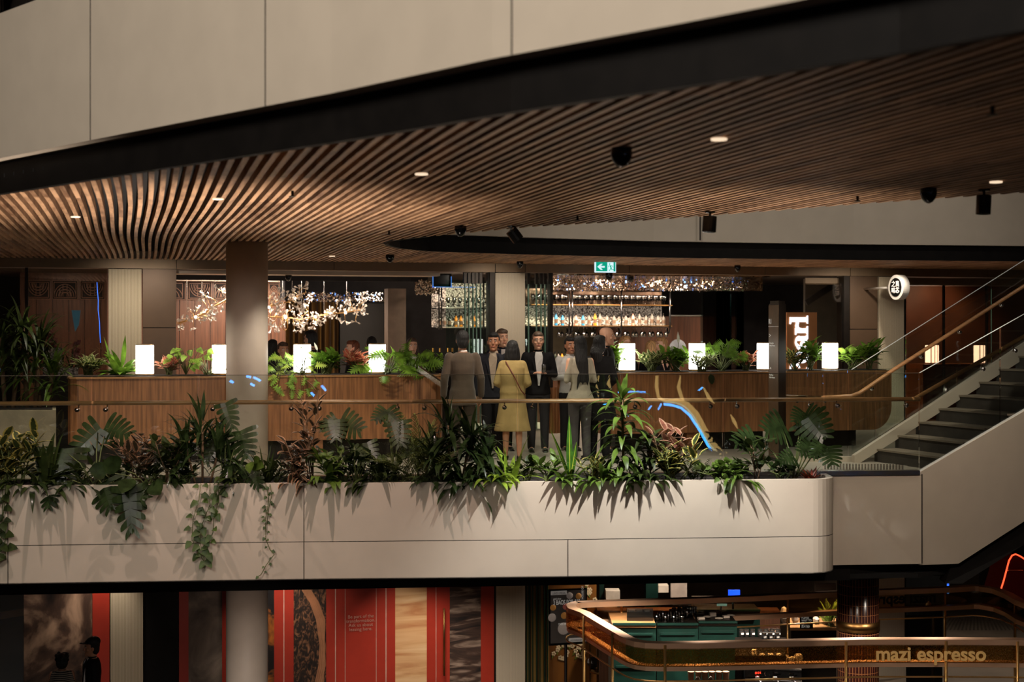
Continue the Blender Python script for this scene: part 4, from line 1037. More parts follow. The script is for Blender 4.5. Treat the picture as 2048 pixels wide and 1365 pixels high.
def fronds(t,rn,n,L,mat,lf=.12,e=(30,80),droop=1.0,pairs=16,lw=.012,spread=.05):
    f=MB(); s=MB()
    for i in range(n):
        d=rd(rn,*e); l=L*rn.uniform(.65,1.05); p=V((rn.uniform(-spread,spread),rn.uniform(-spread,spread),0)); pts=[p.copy()]; m=14
        ds=[d.copy()]
        for k in range(m):
            p=p+d*(l/m); d=(d+V((0,0,-droop/m*(.3+k/m)))).normalized(); pts.append(p.copy()); ds.append(d.copy())
        s.tube(pts,[.005*(1-k/(m+2)) for k in range(m+1)],4)
        for k in range(pairs):
            u=.22+.78*k/pairs; ii=min(m-1,int(u*m)); q=pts[ii].lerp(pts[ii+1],u*m-ii); dd=ds[ii]; sd=dd.cross(UP)
            if sd.length<.05: sd=dd.orthogonal()
            sd.normalize(); ll=lf*l/.6*sin(pi*min(1,.15+u*.85))**.6
            for sg in (-1,1): leaf(f,q,(sd*sg+dd*.75+V((0,0,rn.uniform(-.1,.15)))),ll,lw,.5,'lance',3,fold=.1)
    finish(t,f,s,mat)
def selloum(t,rn,n,Hh,LS,mat,e=(25,85),droop=.8,lobes=6,thin=.5,front=True):
    f=MB(); s=MB(); LS*=.86; thin*=.8
    for i in range(n):
        d=rd(rn,*e); l=Hh*rn.uniform(.55,1.05); p=V((rn.uniform(-.04,.04),rn.uniform(-.04,.04),0)); pts=[p.copy()]
        for k in range(5): p=p+d*(l/5); d=(d+V((0,0,-droop*.12))).normalized(); pts.append(p.copy())
        s.tube(pts,[.008,.007,.006,.005,.004,.004],5)
        out=V((d.x,d.y,0)); out = out.normalized() if out.length>.05 else V((0,-1,0))
        ax=(out*.8+V((0,-.25,-.45+rn.uniform(-.2,.5)))).normalized(); nr=(V((0,-.8,.75))+V((rn.uniform(-.4,.4),0,rn.uniform(-.3,.3)))).normalized()
        L=LS*rn.uniform(.75,1.15); splitleaf(f,p,p+ax*L,L*.95,nr,lobes,.62,thin)
    finish(t,f,s,mat)
# ---- planter plants, placed along the trough
def pp_(px,off=.35,z=-.03): d=lerp(pdp(px)+.1,gd(px)-.2,off*.85); return G(px,d,z)
def pxm_(px): return F/lerp(pdp(px),gd(px),.3)
CAMV=V((-SA,-CA,0))  # towards the camera
def monstera_px(label,rootpx,leaves,mat='deep',name='monstera'):
    root=pp_(rootpx,.4); t=plant(name,label,root); f=MB(); s=MB(); o=root
    for (bx,by,tx,ty,w,dd) in leaves:
        dr=pdp(rootpx)+dd; b=P(bx,by,dr); e=P(tx,ty,dr-.12); W=w/F*dr
        nr=(CAMV+V((0,0,.45))+V((.2*sin(bx),0,0))).normalized()
        splitleaf(f,b-o-(e-b)*.12,e-o,W*1.12,nr,6,.6,.86)
        r0=V((0,0,0))+V((.02*sin(bx),0,0)); m=(b-o)*.5+V((0,0,.06)); 
        s.tube([r0,m+V((0,-.02,.03)),b-o+V((0,.02,.01)),b-o],[.009,.008,.006,.005],6)
    f.build('foliage',LM[mat],t,world=False,smooth=False); s.build('petiole',STM,t,world=False,smooth=True); return t
rn=random.Random(21)
def RN(k): return random.Random(k)
t=plant('croton','yellow-edged croton at the far left end of the long planter',pp_(30,.2)); leafy(t,RN(1),8,.5,.3,8,.2,.1,'croton'); 
t=plant('croton','second yellow-edged croton drooping over the planter lip at the far left edge',pp_(-8,.1)); leafy(t,RN(2),6,.35,.25,7,.18,.09,'croton',droop=1.4)
t=plant('dracaena','dark upright strap-leaved plant between the yellow-edged croton and the large monstera',pp_(90,.3)); rosette(t,RN(3),26,.55,.09,(15,85),1.6,'lance','dark')
t=plant('dracaena','dark strap plant with leaves hanging over the lip below the left monstera',pp_(66,.05)); rosette(t,RN(4),14,.42,.07,(-5,50),2.2,'lance','deep')
monstera_px('large monstera near the left end with broad split leaves above and over the planter lip',190,[
 (196,862,150,905,70,.55),(214,858,258,872,74,.6),(128,905,122,965,86,.3),(205,972,222,1020,72,.02),(258,985,264,1066,68,-.06),(100,975,96,1017,46,.0),(236,975,290,1000,60,.05),(236,950,190,958,40,.4)])
t=plant('philodendron','plain dark heart-leaved plant hanging over the lip right of the left monstera',pp_(300,.05)); f=MB(); s=MB(); o=V(t.location)
for bx,by,tx,ty,w in ((305,965,318,1008,38),(262,958,285,1005,34),(215,945,180,960,36),(240,938,205,925,40),(345,970,330,960,20)):
    b=P(bx,by,pdp(bx)-.02); e=P(tx,ty,pdp(bx)-.1); leaf(f,b-o,e-o,(e-b).length,w/F*16.5,.1,'ovate',6,nrm=CAMV+UP*.2); s.tube([V((0,0,.0)),(b-o)*.5+V((0,0,.06)),b-o],.005,5)
finish(t,f,s,'deep')
t=plant('rubber_plant','brownish variegated rubber plant right of the left monstera',pp_(275,.5)); leafy(t,RN(5),7,.5,.3,8,.17,.075,'rubber',smat=BRK)
t=plant('rubber_plant','dark-leaved rubber plant left of the tall spiky cordyline',pp_(340,.3)); leafy(t,RN(6),7,.48,.25,8,.18,.08,'dark',smat=BRK)
t=plant('cordyline','tall dark cordyline with a pointed top rising above the handrail, left of the round column',pp_(405,.4)); f=MB(); s=MB(); r7=RN(7)
for x,h in ((0,.72),(-.18,.45),(.2,.5),(.33,.3)):
    s.tube([V((x*.4,0,0)),V((x,0,h))],.014,6)
    rosette(t,r7,30,.42,.055,(-20,85),1.5,'lance','deep',base=(x,0,h*.55),fol=f,h=h*.45)
leaf(f,(0,0,.78),(.05,0,1),.38,.055,.1,'lance'); leaf(f,(0,0,.75),(.3,-.1,1),.3,.05,.6,'lance'); leaf(f,(0,0,.75),(-.4,-.1,.9),.32,.05,.6,'lance')
finish(t,f,s,'deep',BRK)
monstera_px('monstera with tall narrow split leaves standing against the round column',450,[(452,812,466,858,44,.4),(482,868,492,918,62,.3),(430,880,410,925,50,.4),(500,940,520,975,40,.1),(470,925,450,960,46,.3)])
t=plant('philodendron','droopy dark leafed plant below the round column, leaves over the lip',pp_(520,.05)); f=MB(); o=V(t.location)
for bx,by,tx,ty,w in ((505,930,538,980,26),(512,928,528,965,22),(500,925,520,990,20),(522,940,500,960,18)):
    b=P(bx,by,pdp(bx)+.02); e=P(tx,ty,pdp(bx)-.1); leaf(f,b-o,e-o,(e-b).length,w/F*16.5,.2,'lance',6,nrm=CAMV+UP*.2)
finish(t,f,None,'mid')
t=plant('fan_palm','small spiky fan palm in front of the foot of the round column',pp_(532,.4)); rosette(t,RN(8),26,.42,.035,(25,85),.8,'lance','dark')
def vine(label,paths,mat,L,W,dens,seed):
    rn=RN(seed); x0,y0=paths[0][0]; o=G(x0,pdp(x0)-.03,0.05); t=plant('trailing_vine',label,o); f=MB(); s=MB()
    for path in paths:
        pts=[P(x,y,pdp(x)-.035-.02*(i%2)) for i,(x,y) in enumerate(path)]
        pts=[G(path[0][0],pdp(path[0][0])+.12,.03)]+pts
        s.tube([p-o for p in pts],.0045,5)
        acc=0; k=0
        for a,b in zip(pts[1:],pts[2:]):
            n=max(1,int((b-a).length/dens))
            for i in range(n):
                q=a.lerp(b,(i+rn.random()*.5)/n)-o; sg=1 if k%2 else -1; k+=1
                d=V((CA*sg*rn.uniform(.3,1.2),-SA*sg*.5,0))+CAMV*rn.uniform(.1,.6)+V((0,0,rn.uniform(-1.1,.1))); l=L*rn.uniform(.7,1.2)
                q2=q+d.normalized()*.02; s.tube([q,q2],.0025,4); leaf(f,q2,d,l,W*l/L,.5,'heart',5,nrm=CAMV+UP*.4)
    finish(t,f,s,mat)
vine('leafy green pothos vine hanging far down the planter front left of the column',[[(402,968),(398,1000),(386,1040),(384,1080),(398,1105),(410,1128)],[(420,968),(420,1010),(404,1050),(400,1085),(408,1118),(410,1137)],[(436,966),(438,1000),(428,1035),(426,1065),(414,1100),(412,1130)]],'vine',.115,.085,.062,9)
vine('thin sparse vine hanging almost to the bottom of the planter below the round column',[[(532,970),(538,1000),(531,1040),(532,1080),(540,1100),(548,1110),(533,1130),(522,1150),(512,1156)],[(540,970),(544,990),(538,1015),(534,1050)]],'vine',.045,.04,.055,10)
vine('dark vine hanging down the planter at the very left edge',[[(4,968),(6,1000),(4,1040),(10,1080),(12,1120)],[(12,968),(9,1010),(2,1060),(4,1100)]],'dark',.12,.1,.07,11)
t=plant('rubber_plant','dark plum-leaved rubber plant right of the round column',pp_(590,.15)); leafy(t,RN(12),6,.42,.2,7,.17,.08,'rubber',smat=BRK,droop=.9)
t=plant('rubber_plant','tall pink-edged rubber plant beside the second split-leaf monstera',pp_(622,.5)); leafy(t,RN(13),4,.85,.12,10,.16,.065,'rubber',smat=BRK)
monstera_px('monstera with broad grey-green leaves right of the pink-edged rubber plant',680,[(668,845,672,880,56,.4),(684,846,722,862,66,.5),(668,838,640,858,30,.5),(705,905,738,925,44,.3),(640,905,612,918,36,.3)],'dark')
t=plant('anthurium','fresh green low plant with glossy leaves over the lip below the grey-green monstera',pp_(658,.15)); leafy(t,RN(14),6,.34,.18,5,.16,.08,'mid')
t=plant('philodendron','dark philodendron with cupped leaves in the planter left of the fern',pp_(712,.25)); leafy(t,RN(15),6,.36,.22,5,.15,.09,'deep',kind='heart')
monstera_px('monstera climbing over the handrail line left of the feathery palm',790,[(775,825,800,850,46,.6),(770,822,750,842,40,.6),(795,850,802,892,54,.4),(735,890,748,925,40,.4)],'dark')
t=plant('parlour_palm','feathery olive green parlour palm in the middle left of the planter',pp_(835,.45)); fronds(t,RN(16),26,.85,'olive',.16,(35,85),.9,18,.016,.1)
t=plant('parlour_palm','smaller feathery palm leaning left beside the parlour palm',pp_(795,.35)); fronds(t,RN(17),14,.6,'olive',.15,(15,70),1.1,16,.015,.08)
t=plant('prayer_plant','low dark-leaved filler plant at the foot of the feathery palm',pp_(770,.2)); leafy(t,RN(18),6,.26,.22,5,.14,.075,'dark')
t=plant('dracaena','large dark dracaena in front of the grey-suited man',pp_(905,.35)); f=MB(); s=MB(); r9=RN(19)
for x,h in ((-.05,.72),(.22,.6),(.42,.35),(-.2,.3)):
    s.tube([V((x*.5,0,0)),V((x,0,h))],.016,6); rosette(t,r9,34,.5,.055,(-25,85),1.7,'strap','deep',base=(x,0,h*.5),fol=f,h=h*.5)
finish(t,f,s,'deep',BRK)
t=plant('dracaena','glossy dark dracaena with drooping leaf tips over the lip in the middle of the planter',pp_(925,.1)); rosette(t,RN(20),24,.5,.08,(0,75),2.4,'strap','deep')
t=plant('birds_nest_fern','bright green fern with one broad upright blade before the woman in yellow',pp_(1020,.3)); f=MB(); r=RN(22)
rosette(t,r,16,.42,.085,(20,80),1.2,'lance','bright',fol=f,fold=.1)
leaf(f,(.02,0,.02),(.32,-.05,.95),.62,.13,.15,'lance',8); leaf(f,(-.02,0,.02),(-.1,-.05,.95),.45,.1,.2,'lance',8); leaf(f,(-.05,-.05,.05),(-.75,-.3,.5),.42,.09,1.5,'lance',8)
finish(t,f,None,'bright')
t=plant('peace_lily','small mid-green lily between the bright fern and the striped corn plant',pp_(1095,.2)); leafy(t,RN(23),7,.26,.16,4,.17,.07,'mid',kind='lance')
t=plant('corn_plant','corn plant with long yellow-striped arching straps',pp_(1140,.35)); f=MB()
for dx,dz,l,dr in ((-.35,.9,.72,.25),(-.05,1,.82,.1),(.12,1,.5,.2),(.75,.6,.62,.5),(-.85,.55,.6,.2),(.9,.75,.7,.5),(.6,.9,.5,.4),(-.6,.5,.45,1.0),(.3,-.0,.2,1),(.95,.35,.4,1.2),(-.9,.2,.35,1.2)):
    leaf(f,(0,0,.03),(dx,-.12,dz),l,.08,dr,'lance',9)
finish(t,f,None,'stripe')
t=plant('croton','low yellow-green leafy plant right of the corn plant',pp_(1185,.2)); leafy(t,RN(24),6,.24,.18,6,.15,.05,'croton',kind='lance')
t=plant('dracaena','tallest broad-leaved green dracaena in the planter, before the curved reflections',pp_(1245,.25)); f=MB(); s=MB(); r=RN(25)
s.tube([V((0,0,0)),V((.01,0,.5)),V((-.01,0,1.02))],.017,7)
for k in range(58):
    u=k/58; a=k*2.399; z=.1+u*.95; el=R(lerp(-5,35,u)+r.uniform(-10,14)); d=V((cos(a)*cos(el),sin(a)*cos(el),sin(el)))
    leaf(f,(0,0,z),d,lerp(.40,.48,u)*r.uniform(.85,1.1),.082,lerp(2.6,1.9,u),'lance',8)
for dx,l in ((.1,.34),(-.35,.3),(.5,.32),(0,.28)): leaf(f,(0,0,1.02),(dx,-.2,1),l,.07,.3,'lance',7)
finish(t,f,s,'mid',BRK)
t=plant('dracaena','shorter dark dracaena with drooping glossy leaves, just right of the tallest one',pp_(1300,.3)); f=MB(); r=RN(26)
for k in range(34):
    a=k*2.399; el=R(r.uniform(-5,60)); leaf(f,(0,0,.1+.5*k/34),V((cos(a)*cos(el),sin(a)*cos(el),sin(el))),.38*r.uniform(.8,1.1),.07,2.2,'lance',7)
s=MB(); s.tube([V((0,0,0)),V((0,0,.6))],.015,6); finish(t,f,s,'dark',BRK)
t=plant('rubber_plant','pink and cream variegated rubber plant right of the tallest dracaena',pp_(1338,.35)); leafy(t,RN(27),6,.5,.28,7,.17,.09,'pinkdark',smat=BRK)
t=plant('croton','cream-edged low croton at the foot of the pink variegated rubber plant',pp_(1350,.12)); leafy(t,RN(28),8,.36,.28,6,.17,.085,'croton')
t=plant('zz_plant','small feathery green plant left of the trailing pothos',pp_(1395,.35)); fronds(t,RN(29),12,.4,'mid',.14,(40,85),.6,12,.024,.1)
t=plant('pothos','low glossy pothos spilling along the lip in the right half of the planter',pp_(1440,.2)); leafy(t,RN(30),14,.2,.42,5,.12,.085,'mid',kind='heart',droop=.8)
vine('short pothos strand hanging over the lip towards the right end',[[(1440,955),(1450,965),(1458,972),(1462,975)]],'mid',.12,.09,.08,31)
t=plant('rubber_plant','dark rubber plant with upright leaves left of the right monstera',pp_(1515,.35)); leafy(t,RN(32),3,.5,.14,7,.2,.085,'dark',smat=BRK)
monstera_px('tall monstera near the right end of the planter, leaves up to the handrail',1585,[(1612,832,1640,842,66,.5),(1620,840,1650,878,80,.4),(1605,826,1590,845,40,.5),(1565,852,1530,862,76,.6),(1505,874,1470,886,56,.5),(1655,898,1666,930,62,.2),(1622,890,1600,905,50,.3),(1640,890,1625,915,34,.2),(1585,915,1560,925,44,.2)])
t=plant('bromeliad','low wine-red bromeliad at the right end of the planter',pp_(1622,.2)); rosette(t,RN(33),34,.2,.05,(10,70),.8,'lance','wine')
t=plant('pothos','small dark pothos patch between the rubber plant and the right monstera',pp_(1560,.15)); leafy(t,RN(34),7,.2,.2,5,.11,.08,'deep',kind='heart')

for px,m,kd,lb in ((50,'dark','lance','dark leaves arching over the planter lip under the yellow-edged croton'),(150,'deep','ovate','dark leaves arching over the planter lip at the left monstera'),(335,'deep','lance','narrow dark leaves arching over the lip left of the pothos vine'),(470,'dark','lance','dark narrow leaves arching over the lip right of the pothos vine'),
    (600,'rubber','ovate','plum leaves arching over the lip right of the thin vine'),(655,'mid','ovate','fresh green leaves arching over the lip below the grey-green monstera'),(735,'dark','ovate','dark leaves arching over the lip left of the parlour palm'),(880,'deep','strap','wide dark straps arching over the lip under the large dracaena'),(950,'deep','strap','dark glossy straps arching over the lip left of the bright fern'),(1000,'bright','lance','yellow-green blade arching over the lip at the bright fern'),
    (1130,'mid','lance','mid-green leaves arching over the lip under the striped corn plant'),(1205,'mid','strap','green straps arching over the lip left of the tallest dracaena'),(1255,'mid','strap','long green straps hanging over the lip under the tallest dracaena'),(1300,'dark','strap','dark straps hanging over the lip right of the tallest dracaena'),(1470,'mid','heart','pothos leaves arching over the lip near the right end')):
    t=plant('overhanging_plant',lb,pp_(px,0)); f=MB(); r=RN(px)
    for k in range(13 if kd!='strap' else 15):
        d=CAMV*r.uniform(.25,.9)+V((r.uniform(-1,1),0,0))+V((0,0,r.uniform(.35,1.4)))
        leaf(f,(r.uniform(-.12,.12),0,.02),d,r.uniform(.26,.42),.075 if kd!='strap' else .065,r.uniform(1.8,3.0),kd,8)
    finish(t,f,None,m)
# filler greenery low in the trough
for k,px in enumerate((120,165,235,300,370,480,555,690,745,865,985,1055,1215,1275,1480)):
    t=plant('prayer_plant','low dark filler plant tucked among the taller planter plants',pp_(px,.45),group='low filler plants in the trough'); leafy(t,RN(50+k),5,.2,.17,5,.13,.06,'dark')
# big tub trees
for k,(px,h,lb) in enumerate(((18,1.3,'left dark fountain-leaved dracaena in the concrete tub'),(62,1.55,'middle tall dark dracaena in the concrete tub'),(88,1.0,'shorter bright-lit dracaena at the right of the concrete tub'))):
    o=G(px,18.95+.1*k,.78); t=plant('dracaena_tree',lb,o); f=MB(); s=MB(); r=RN(40+k)
    for j in range(2):
        tx=V(((j-.5)*.22,0,h*.72-j*.25)); s.tube([V(((j-.5)*.1,0,0)),tx],.03,7)
        for q in range(46):
            leaf(f,tx+V((0,0,r.uniform(-.35,.02))),rd(r,-15,85),r.uniform(.4,.62),.045,1.7,'strap',7)
    finish(t,f,s,'dark' if k<2 else 'mid',BRK)
PS=1.0
# counter plants ---------------------------------------------------------
def cp(px,Y=YC+.28,z=1.2): q=PY(px,700,Y); return V((q.x,q.y,z))
t=plant('dieffenbachia','cream-striped leafy plant at the left end of the left counter',cp(178)); leafy(t,RN(60),12,.2,.2,6,.16,.05,'white',kind='lance')
t=plant('birds_nest_fern','tall fresh green wavy-leaved plant beside the leftmost counter lamp',cp(240)); f=MB(); r=RN(61)
rosette(t,r,36,.42,.12,(5,80),1.3,'lance','midlit',fol=f); leaf(f,(-.1,0,.1),(-.25,0,1),.45,.05,.15,'lance'); leaf(f,(.02,0,.1),(.1,0,1),.46,.1,.3,'lance',8); leaf(f,(.1,0,.1),(.75,-.1,.8),.42,.08,.8,'lance',8); finish(t,f,None,'midlit')
t=plant('croton','coral and cream leafy plant right of the leftmost counter lamp',cp(338)); leafy(t,RN(62),10,.17,.16,6,.12,.055,'pink')
t=plant('begonia','round-leaved plant on long curved stalks, left of the round column',cp(372)); f=MB(); s=MB(); r=RN(63)
for k in range(14):
    a=r.uniform(0,6.3); e=V((cos(a)*r.uniform(.05,.32),sin(a)*.1,r.uniform(.12,.38))); s.tube([V((0,0,0)),e*.6+V((0,0,.14)),e],.005,5); leaf(f,e,V((cos(a),-.4,-.5)),.12,.1,.5,'heart',5,nrm=CAMV+UP)
finish(t,f,s,'brightlit')
t=plant('fern','fine-leaved bright plant left of the round column, before the half-hidden lamp',cp(415)); selloum(t,RN(64),16,.34,.13,'brightlit',(20,80),.5,6,.4)
t=plant('fern','broad feathery plant just right of the round column on the left counter',cp(562)); selloum(t,RN(65),26,.36,.15,'brightlit',(10,85),.7,6,.42)
t=plant('philodendron','fern-like philodendron spreading across the lamp right of the column',cp(604,YC+.12)); selloum(t,RN(66),14,.42,.15,'lime',(5,85),1.0,6,.4)
t=plant('trailing_philodendron','philodendron shoots hanging over the front of the left counter',V((XY(585,YC-.03),YC-.03,1.22))); f=MB(); s=MB(); r=RN(67)
for k in range(12):
    x=r.uniform(-.25,.35); z=-r.uniform(.02,.26); q=V((x,-.04,z)); s.tube([V((x*.5,.03,.0)),V((x*.8,-.03,.02)),q],.004,5); splitleaf(f,q,q+V((r.uniform(-.08,.08),-.02,-.1)),.1,V((0,-1,.2)),5,.6,.5)
finish(t,f,s,'brightlit')
t=plant('peace_lily','bushy green peace lily with one tall white flower, left counter',cp(652)); leafy(t,RN(68),16,.24,.2,5,.17,.07,'midlit',kind='lance',droop=1.1)
f=MB(); s=MB(); s.tube([V((-.12,0,.0)),V((-.13,0,.3)),V((-.12,0,.34))],.004,5); leaf(f,(-.12,0,.33),(-.35,0,.9),.13,.035,.1,'lance',5,nrm=CAMV); s.build('flower_stalk',STM,t,world=False); f.build('white_flower',LM['spathe'],t,world=False)
t=plant('croton','coral pink leafed plant between the peace lily and the next lamp',cp(712)); leafy(t,RN(69),12,.26,.18,6,.14,.07,'pink')
t=plant('philodendron','big split-leaf philodendron before the lamp in the middle of the left counter',cp(775,YC+.2)); selloum(t,RN(70),24,.42,.27,'midlit',(5,85),.9,7,.55)
t=plant('philodendron','second split-leaf philodendron reaching right, hiding the man in the head covering',cp(818,YC+.3)); selloum(t,RN(71),20,.44,.26,'midlit',(15,85),.9,7,.55)
t=plant('fern','pale mixed ground plants at the right end of the left counter',cp(862,YC+.4)); leafy(t,RN(72),14,.22,.25,5,.1,.04,'brightlit')
t=plant('philodendron','broad-leaved bright plant left of the first lamp on the right counter',cp(1232)); leafy(t,RN(73),8,.34,.16,6,.2,.1,'brightlit',kind='lance',droop=1.0)
t=plant('caladium','pale cream-veined leafy plant below the blond guest',cp(1302)); leafy(t,RN(74),12,.2,.15,5,.14,.09,'white',kind='heart')
t=plant('peace_lily','dark glossy peace lily with a tall white flower, right counter',cp(1352)); leafy(t,RN(75),16,.26,.2,5,.17,.07,'midlit',kind='lance',droop=1.0)
f=MB(); s=MB(); s.tube([V((.02,0,0)),V((.04,0,.44))],.004,5); leaf(f,(.04,0,.42),(-.05,0,1),.18,.045,.05,'lance',6,nrm=CAMV); s.tube([V((-.1,0,0)),V((-.08,0,.28))],.004,5); leaf(f,(-.08,0,.27),(.1,0,1),.12,.05,.05,'lance',5,nrm=CAMV); s.build('flower_stalk',STM,t,world=False); f.build('white_flower',LM['spathe'],t,world=False)
t=plant('philodendron','tall split-leaf philodendron with many pale stalks right of the second lamp',cp(1445,YC+.25)); selloum(t,RN(76),30,.52,.2,'midlit',(30,88),.6,7,.5)
t=plant('fern','light feathery plant across the second lamp on the right counter',cp(1404,YC+.1)); leafy(t,RN(77),12,.2,.2,6,.11,.035,'white',kind='lance')
t=plant('croton','small reddish mixed-leaf plant left of the dark sign post',cp(1492)); leafy(t,RN(78),10,.22,.14,6,.11,.06,'pink')
t=plant('trailing_philodendron','dark leaf hanging over the right counter front left of the sign post',V((XY(1420,YC-.03),YC-.03,1.2))); f=MB(); s=MB(); s.tube([V((0,.05,.01)),V((0,-.03,.0)),V((0,-.03,-.05))],.004,5); leaf(f,(0,-.03,-.04),(.1,-.1,-1),.16,.1,.1,'ovate',5,nrm=CAMV); finish(t,f,s,'dark')
t=plant('croton','yellow-green striped plant just right of the sign post',cp(1588,20.4)); leafy(t,RN(79),7,.22,.12,6,.18,.05,'croton',kind='lance')
t=plant('philodendron','bright leafy plant in front of the glowing letters',cp(1620,20.35)); leafy(t,RN(80),9,.36,.16,6,.2,.075,'midlit',kind='lance',droop=.9)
t=plant('dieffenbachia','large leafy cream-green plant right of the lamp near the cream pier',cp(1706,20.4)); leafy(t,RN(81),12,.3,.24,6,.2,.08,'brightlit',kind='lance',droop=.9)
t=plant('dieffenbachia','darker large-leaved plant at the right end of the counter behind the screen',cp(1738,20.45)); leafy(t,RN(82),8,.34,.16,6,.2,.085,'midlit',kind='lance',droop=.9)
# orchids
for px,h,lb in ((112,.62,'dusky pink orchid spike at the left on the dark console'),(146,.46,'shorter dusky pink orchid spike right of the taller one')):
    o=PY(135,750,22.55); o.x+= (px-135)*.006; t=plant('orchid',lb,V((o.x,o.y,zc)),'flower'); f=MB(); s=MB(); pb=MB(); r=RN(px)
    s.tube([V((0,0,.1)),V(((px-130)*.002,0,h*.6)),V(((px-130)*.005,0,h))],.006,5); top=V(((px-130)*.005,0,h))
    for k in range(22):
        c=top+V((r.uniform(-.07,.07),r.uniform(-.05,.05),r.uniform(-.26,.04)))
        for j in range(4): a=j*1.57+r.random(); leaf(pb,c,V((cos(a),-.3,sin(a))),.045,.035,0,'ovate',3,nrm=CAMV)
    rosette(t,r,9,.45,.03,(45,85),.7,'strap','dark',fol=f); f.build('foliage',LM['dark'],t,world=False); pb.build('blossom',LM['orchid'],t,world=False); s.build('stem',STM,t,world=False)
    mb=MB(); mb.lathe([(.07,0),(.09,.12),(.08,.12),(.06,.02)],(0,0,0),16); mb.build('pot',MT['blackgl'],t,world=False)
# ================= people =================
SK={'light':M('skin_light',(222,168,138),.5,var=.04),'mid':M('skin_medium',(196,142,110),.5,var=.04),'tan':M('skin_tan',(172,118,88),.5,var=.04)}
HR={'black':M('hair_black',(18,14,13),.6,var=.5,scale=60,stretch=(1,1,.1),bump=.8,bscale=90),'brown':M('hair_brown',(70,44,28),.6,var=.5,scale=60,stretch=(1,1,.1),bump=.8,bscale=90),'auburn':M('hair_auburn',(120,62,36),.6,var=.5,scale=60,stretch=(1,1,.1),bump=.8,bscale=90),
 'blond':M('hair_blond',(176,130,82),.6,var=.5,scale=60,stretch=(1,1,.1),bump=.8,bscale=90),'grey':M('hair_greybrown',(96,78,64),.5,var=.3,scale=60)}
CL={}
def cloth(n,c,**k):
    if n not in CL: CL[n]=M('cloth_'+n,c,.85,bump=.25,bscale=k.pop('bs',14),spec=.2,**k)
    return CL[n]
EYEW=M('eye_white',(230,225,220),.3); EYEB=M('eye_dark',(30,20,15),.2); LIP=M('lips',(160,84,74),.5); SHOE=M('black_leather',(20,17,15),.3)
def remesh(o,vs,sm=2):
    m=o.modifiers.new('r','REMESH'); m.mode='VOXEL'; m.voxel_size=vs; m.use_smooth_shade=True
    if sm: s=o.modifiers.new('s','SMOOTH'); s.iterations=sm; s.factor=.5
    return o
def limb(mb,pts,rs,n=12,flat=None):
    # smooth chain through joints with balls at the joints
    P_=[V(p) for p in pts]; q=[];r=[]
    for i in range(len(P_)-1):
        for k in range(5):
            t=k/5; q.append(P_[i].lerp(P_[i+1],t)); r.append(lerp(rs[i],rs[i+1],t))
    q.append(P_[-1]); r.append(rs[-1]); mb.tube(q,r,n)
    for p,a in zip(P_,rs): mb.ball(p,a*.99,10)
def hand(mb,w,d,up,sgn,curl=.5,s=1):
    """w wrist, d hand direction, up = back-of-hand normal"""
    w=V(w); d=V(d).normalized(); up=V(up); sd=d.cross(up).normalized()*sgn; up=sd.cross(d).normalized()*sgn; 
    Mx=Matrix((sd,d,up)).transposed()
    mb.ball(w+d*.045*s,(.038*s,.052*s,.015*s),10,Mx)
    for k,(o,l,g) in enumerate(((-.028,.058,.9),(-.0095,.075,1),(.0095,.08,1),(.028,.072,1))):
        p=w+d*(.082*s)+sd*o*s; dd=d.copy(); pts=[p-dd*.03*s]; 
        pts.append(p)
        for j in range(3):
            dd=(dd-up*curl*.55).normalized(); p=p+dd*l*s/3; pts.append(p)
        mb.tube(pts,[.0095*s,.0095*s,.009*s,.008*s,.006*s],8); mb.ball(pts[-1],.0065*s,6)
    p=w+d*.02*s-sd*-.0+sd*.03*s*1; dd=(d*.7+sd*.8-up*.35).normalized(); pts=[w+d*.015*s+sd*.012*s,p+dd*.0]; 
    for j in range(3): p=p+dd*.02*s; pts.append(p); dd=(dd+d*.35-up*.25*curl).normalized()
    mb.tube(pts,[.013*s,.013*s,.011*s,.01*s,.008*s],8); mb.ball(pts[-1],.0085*s,6)
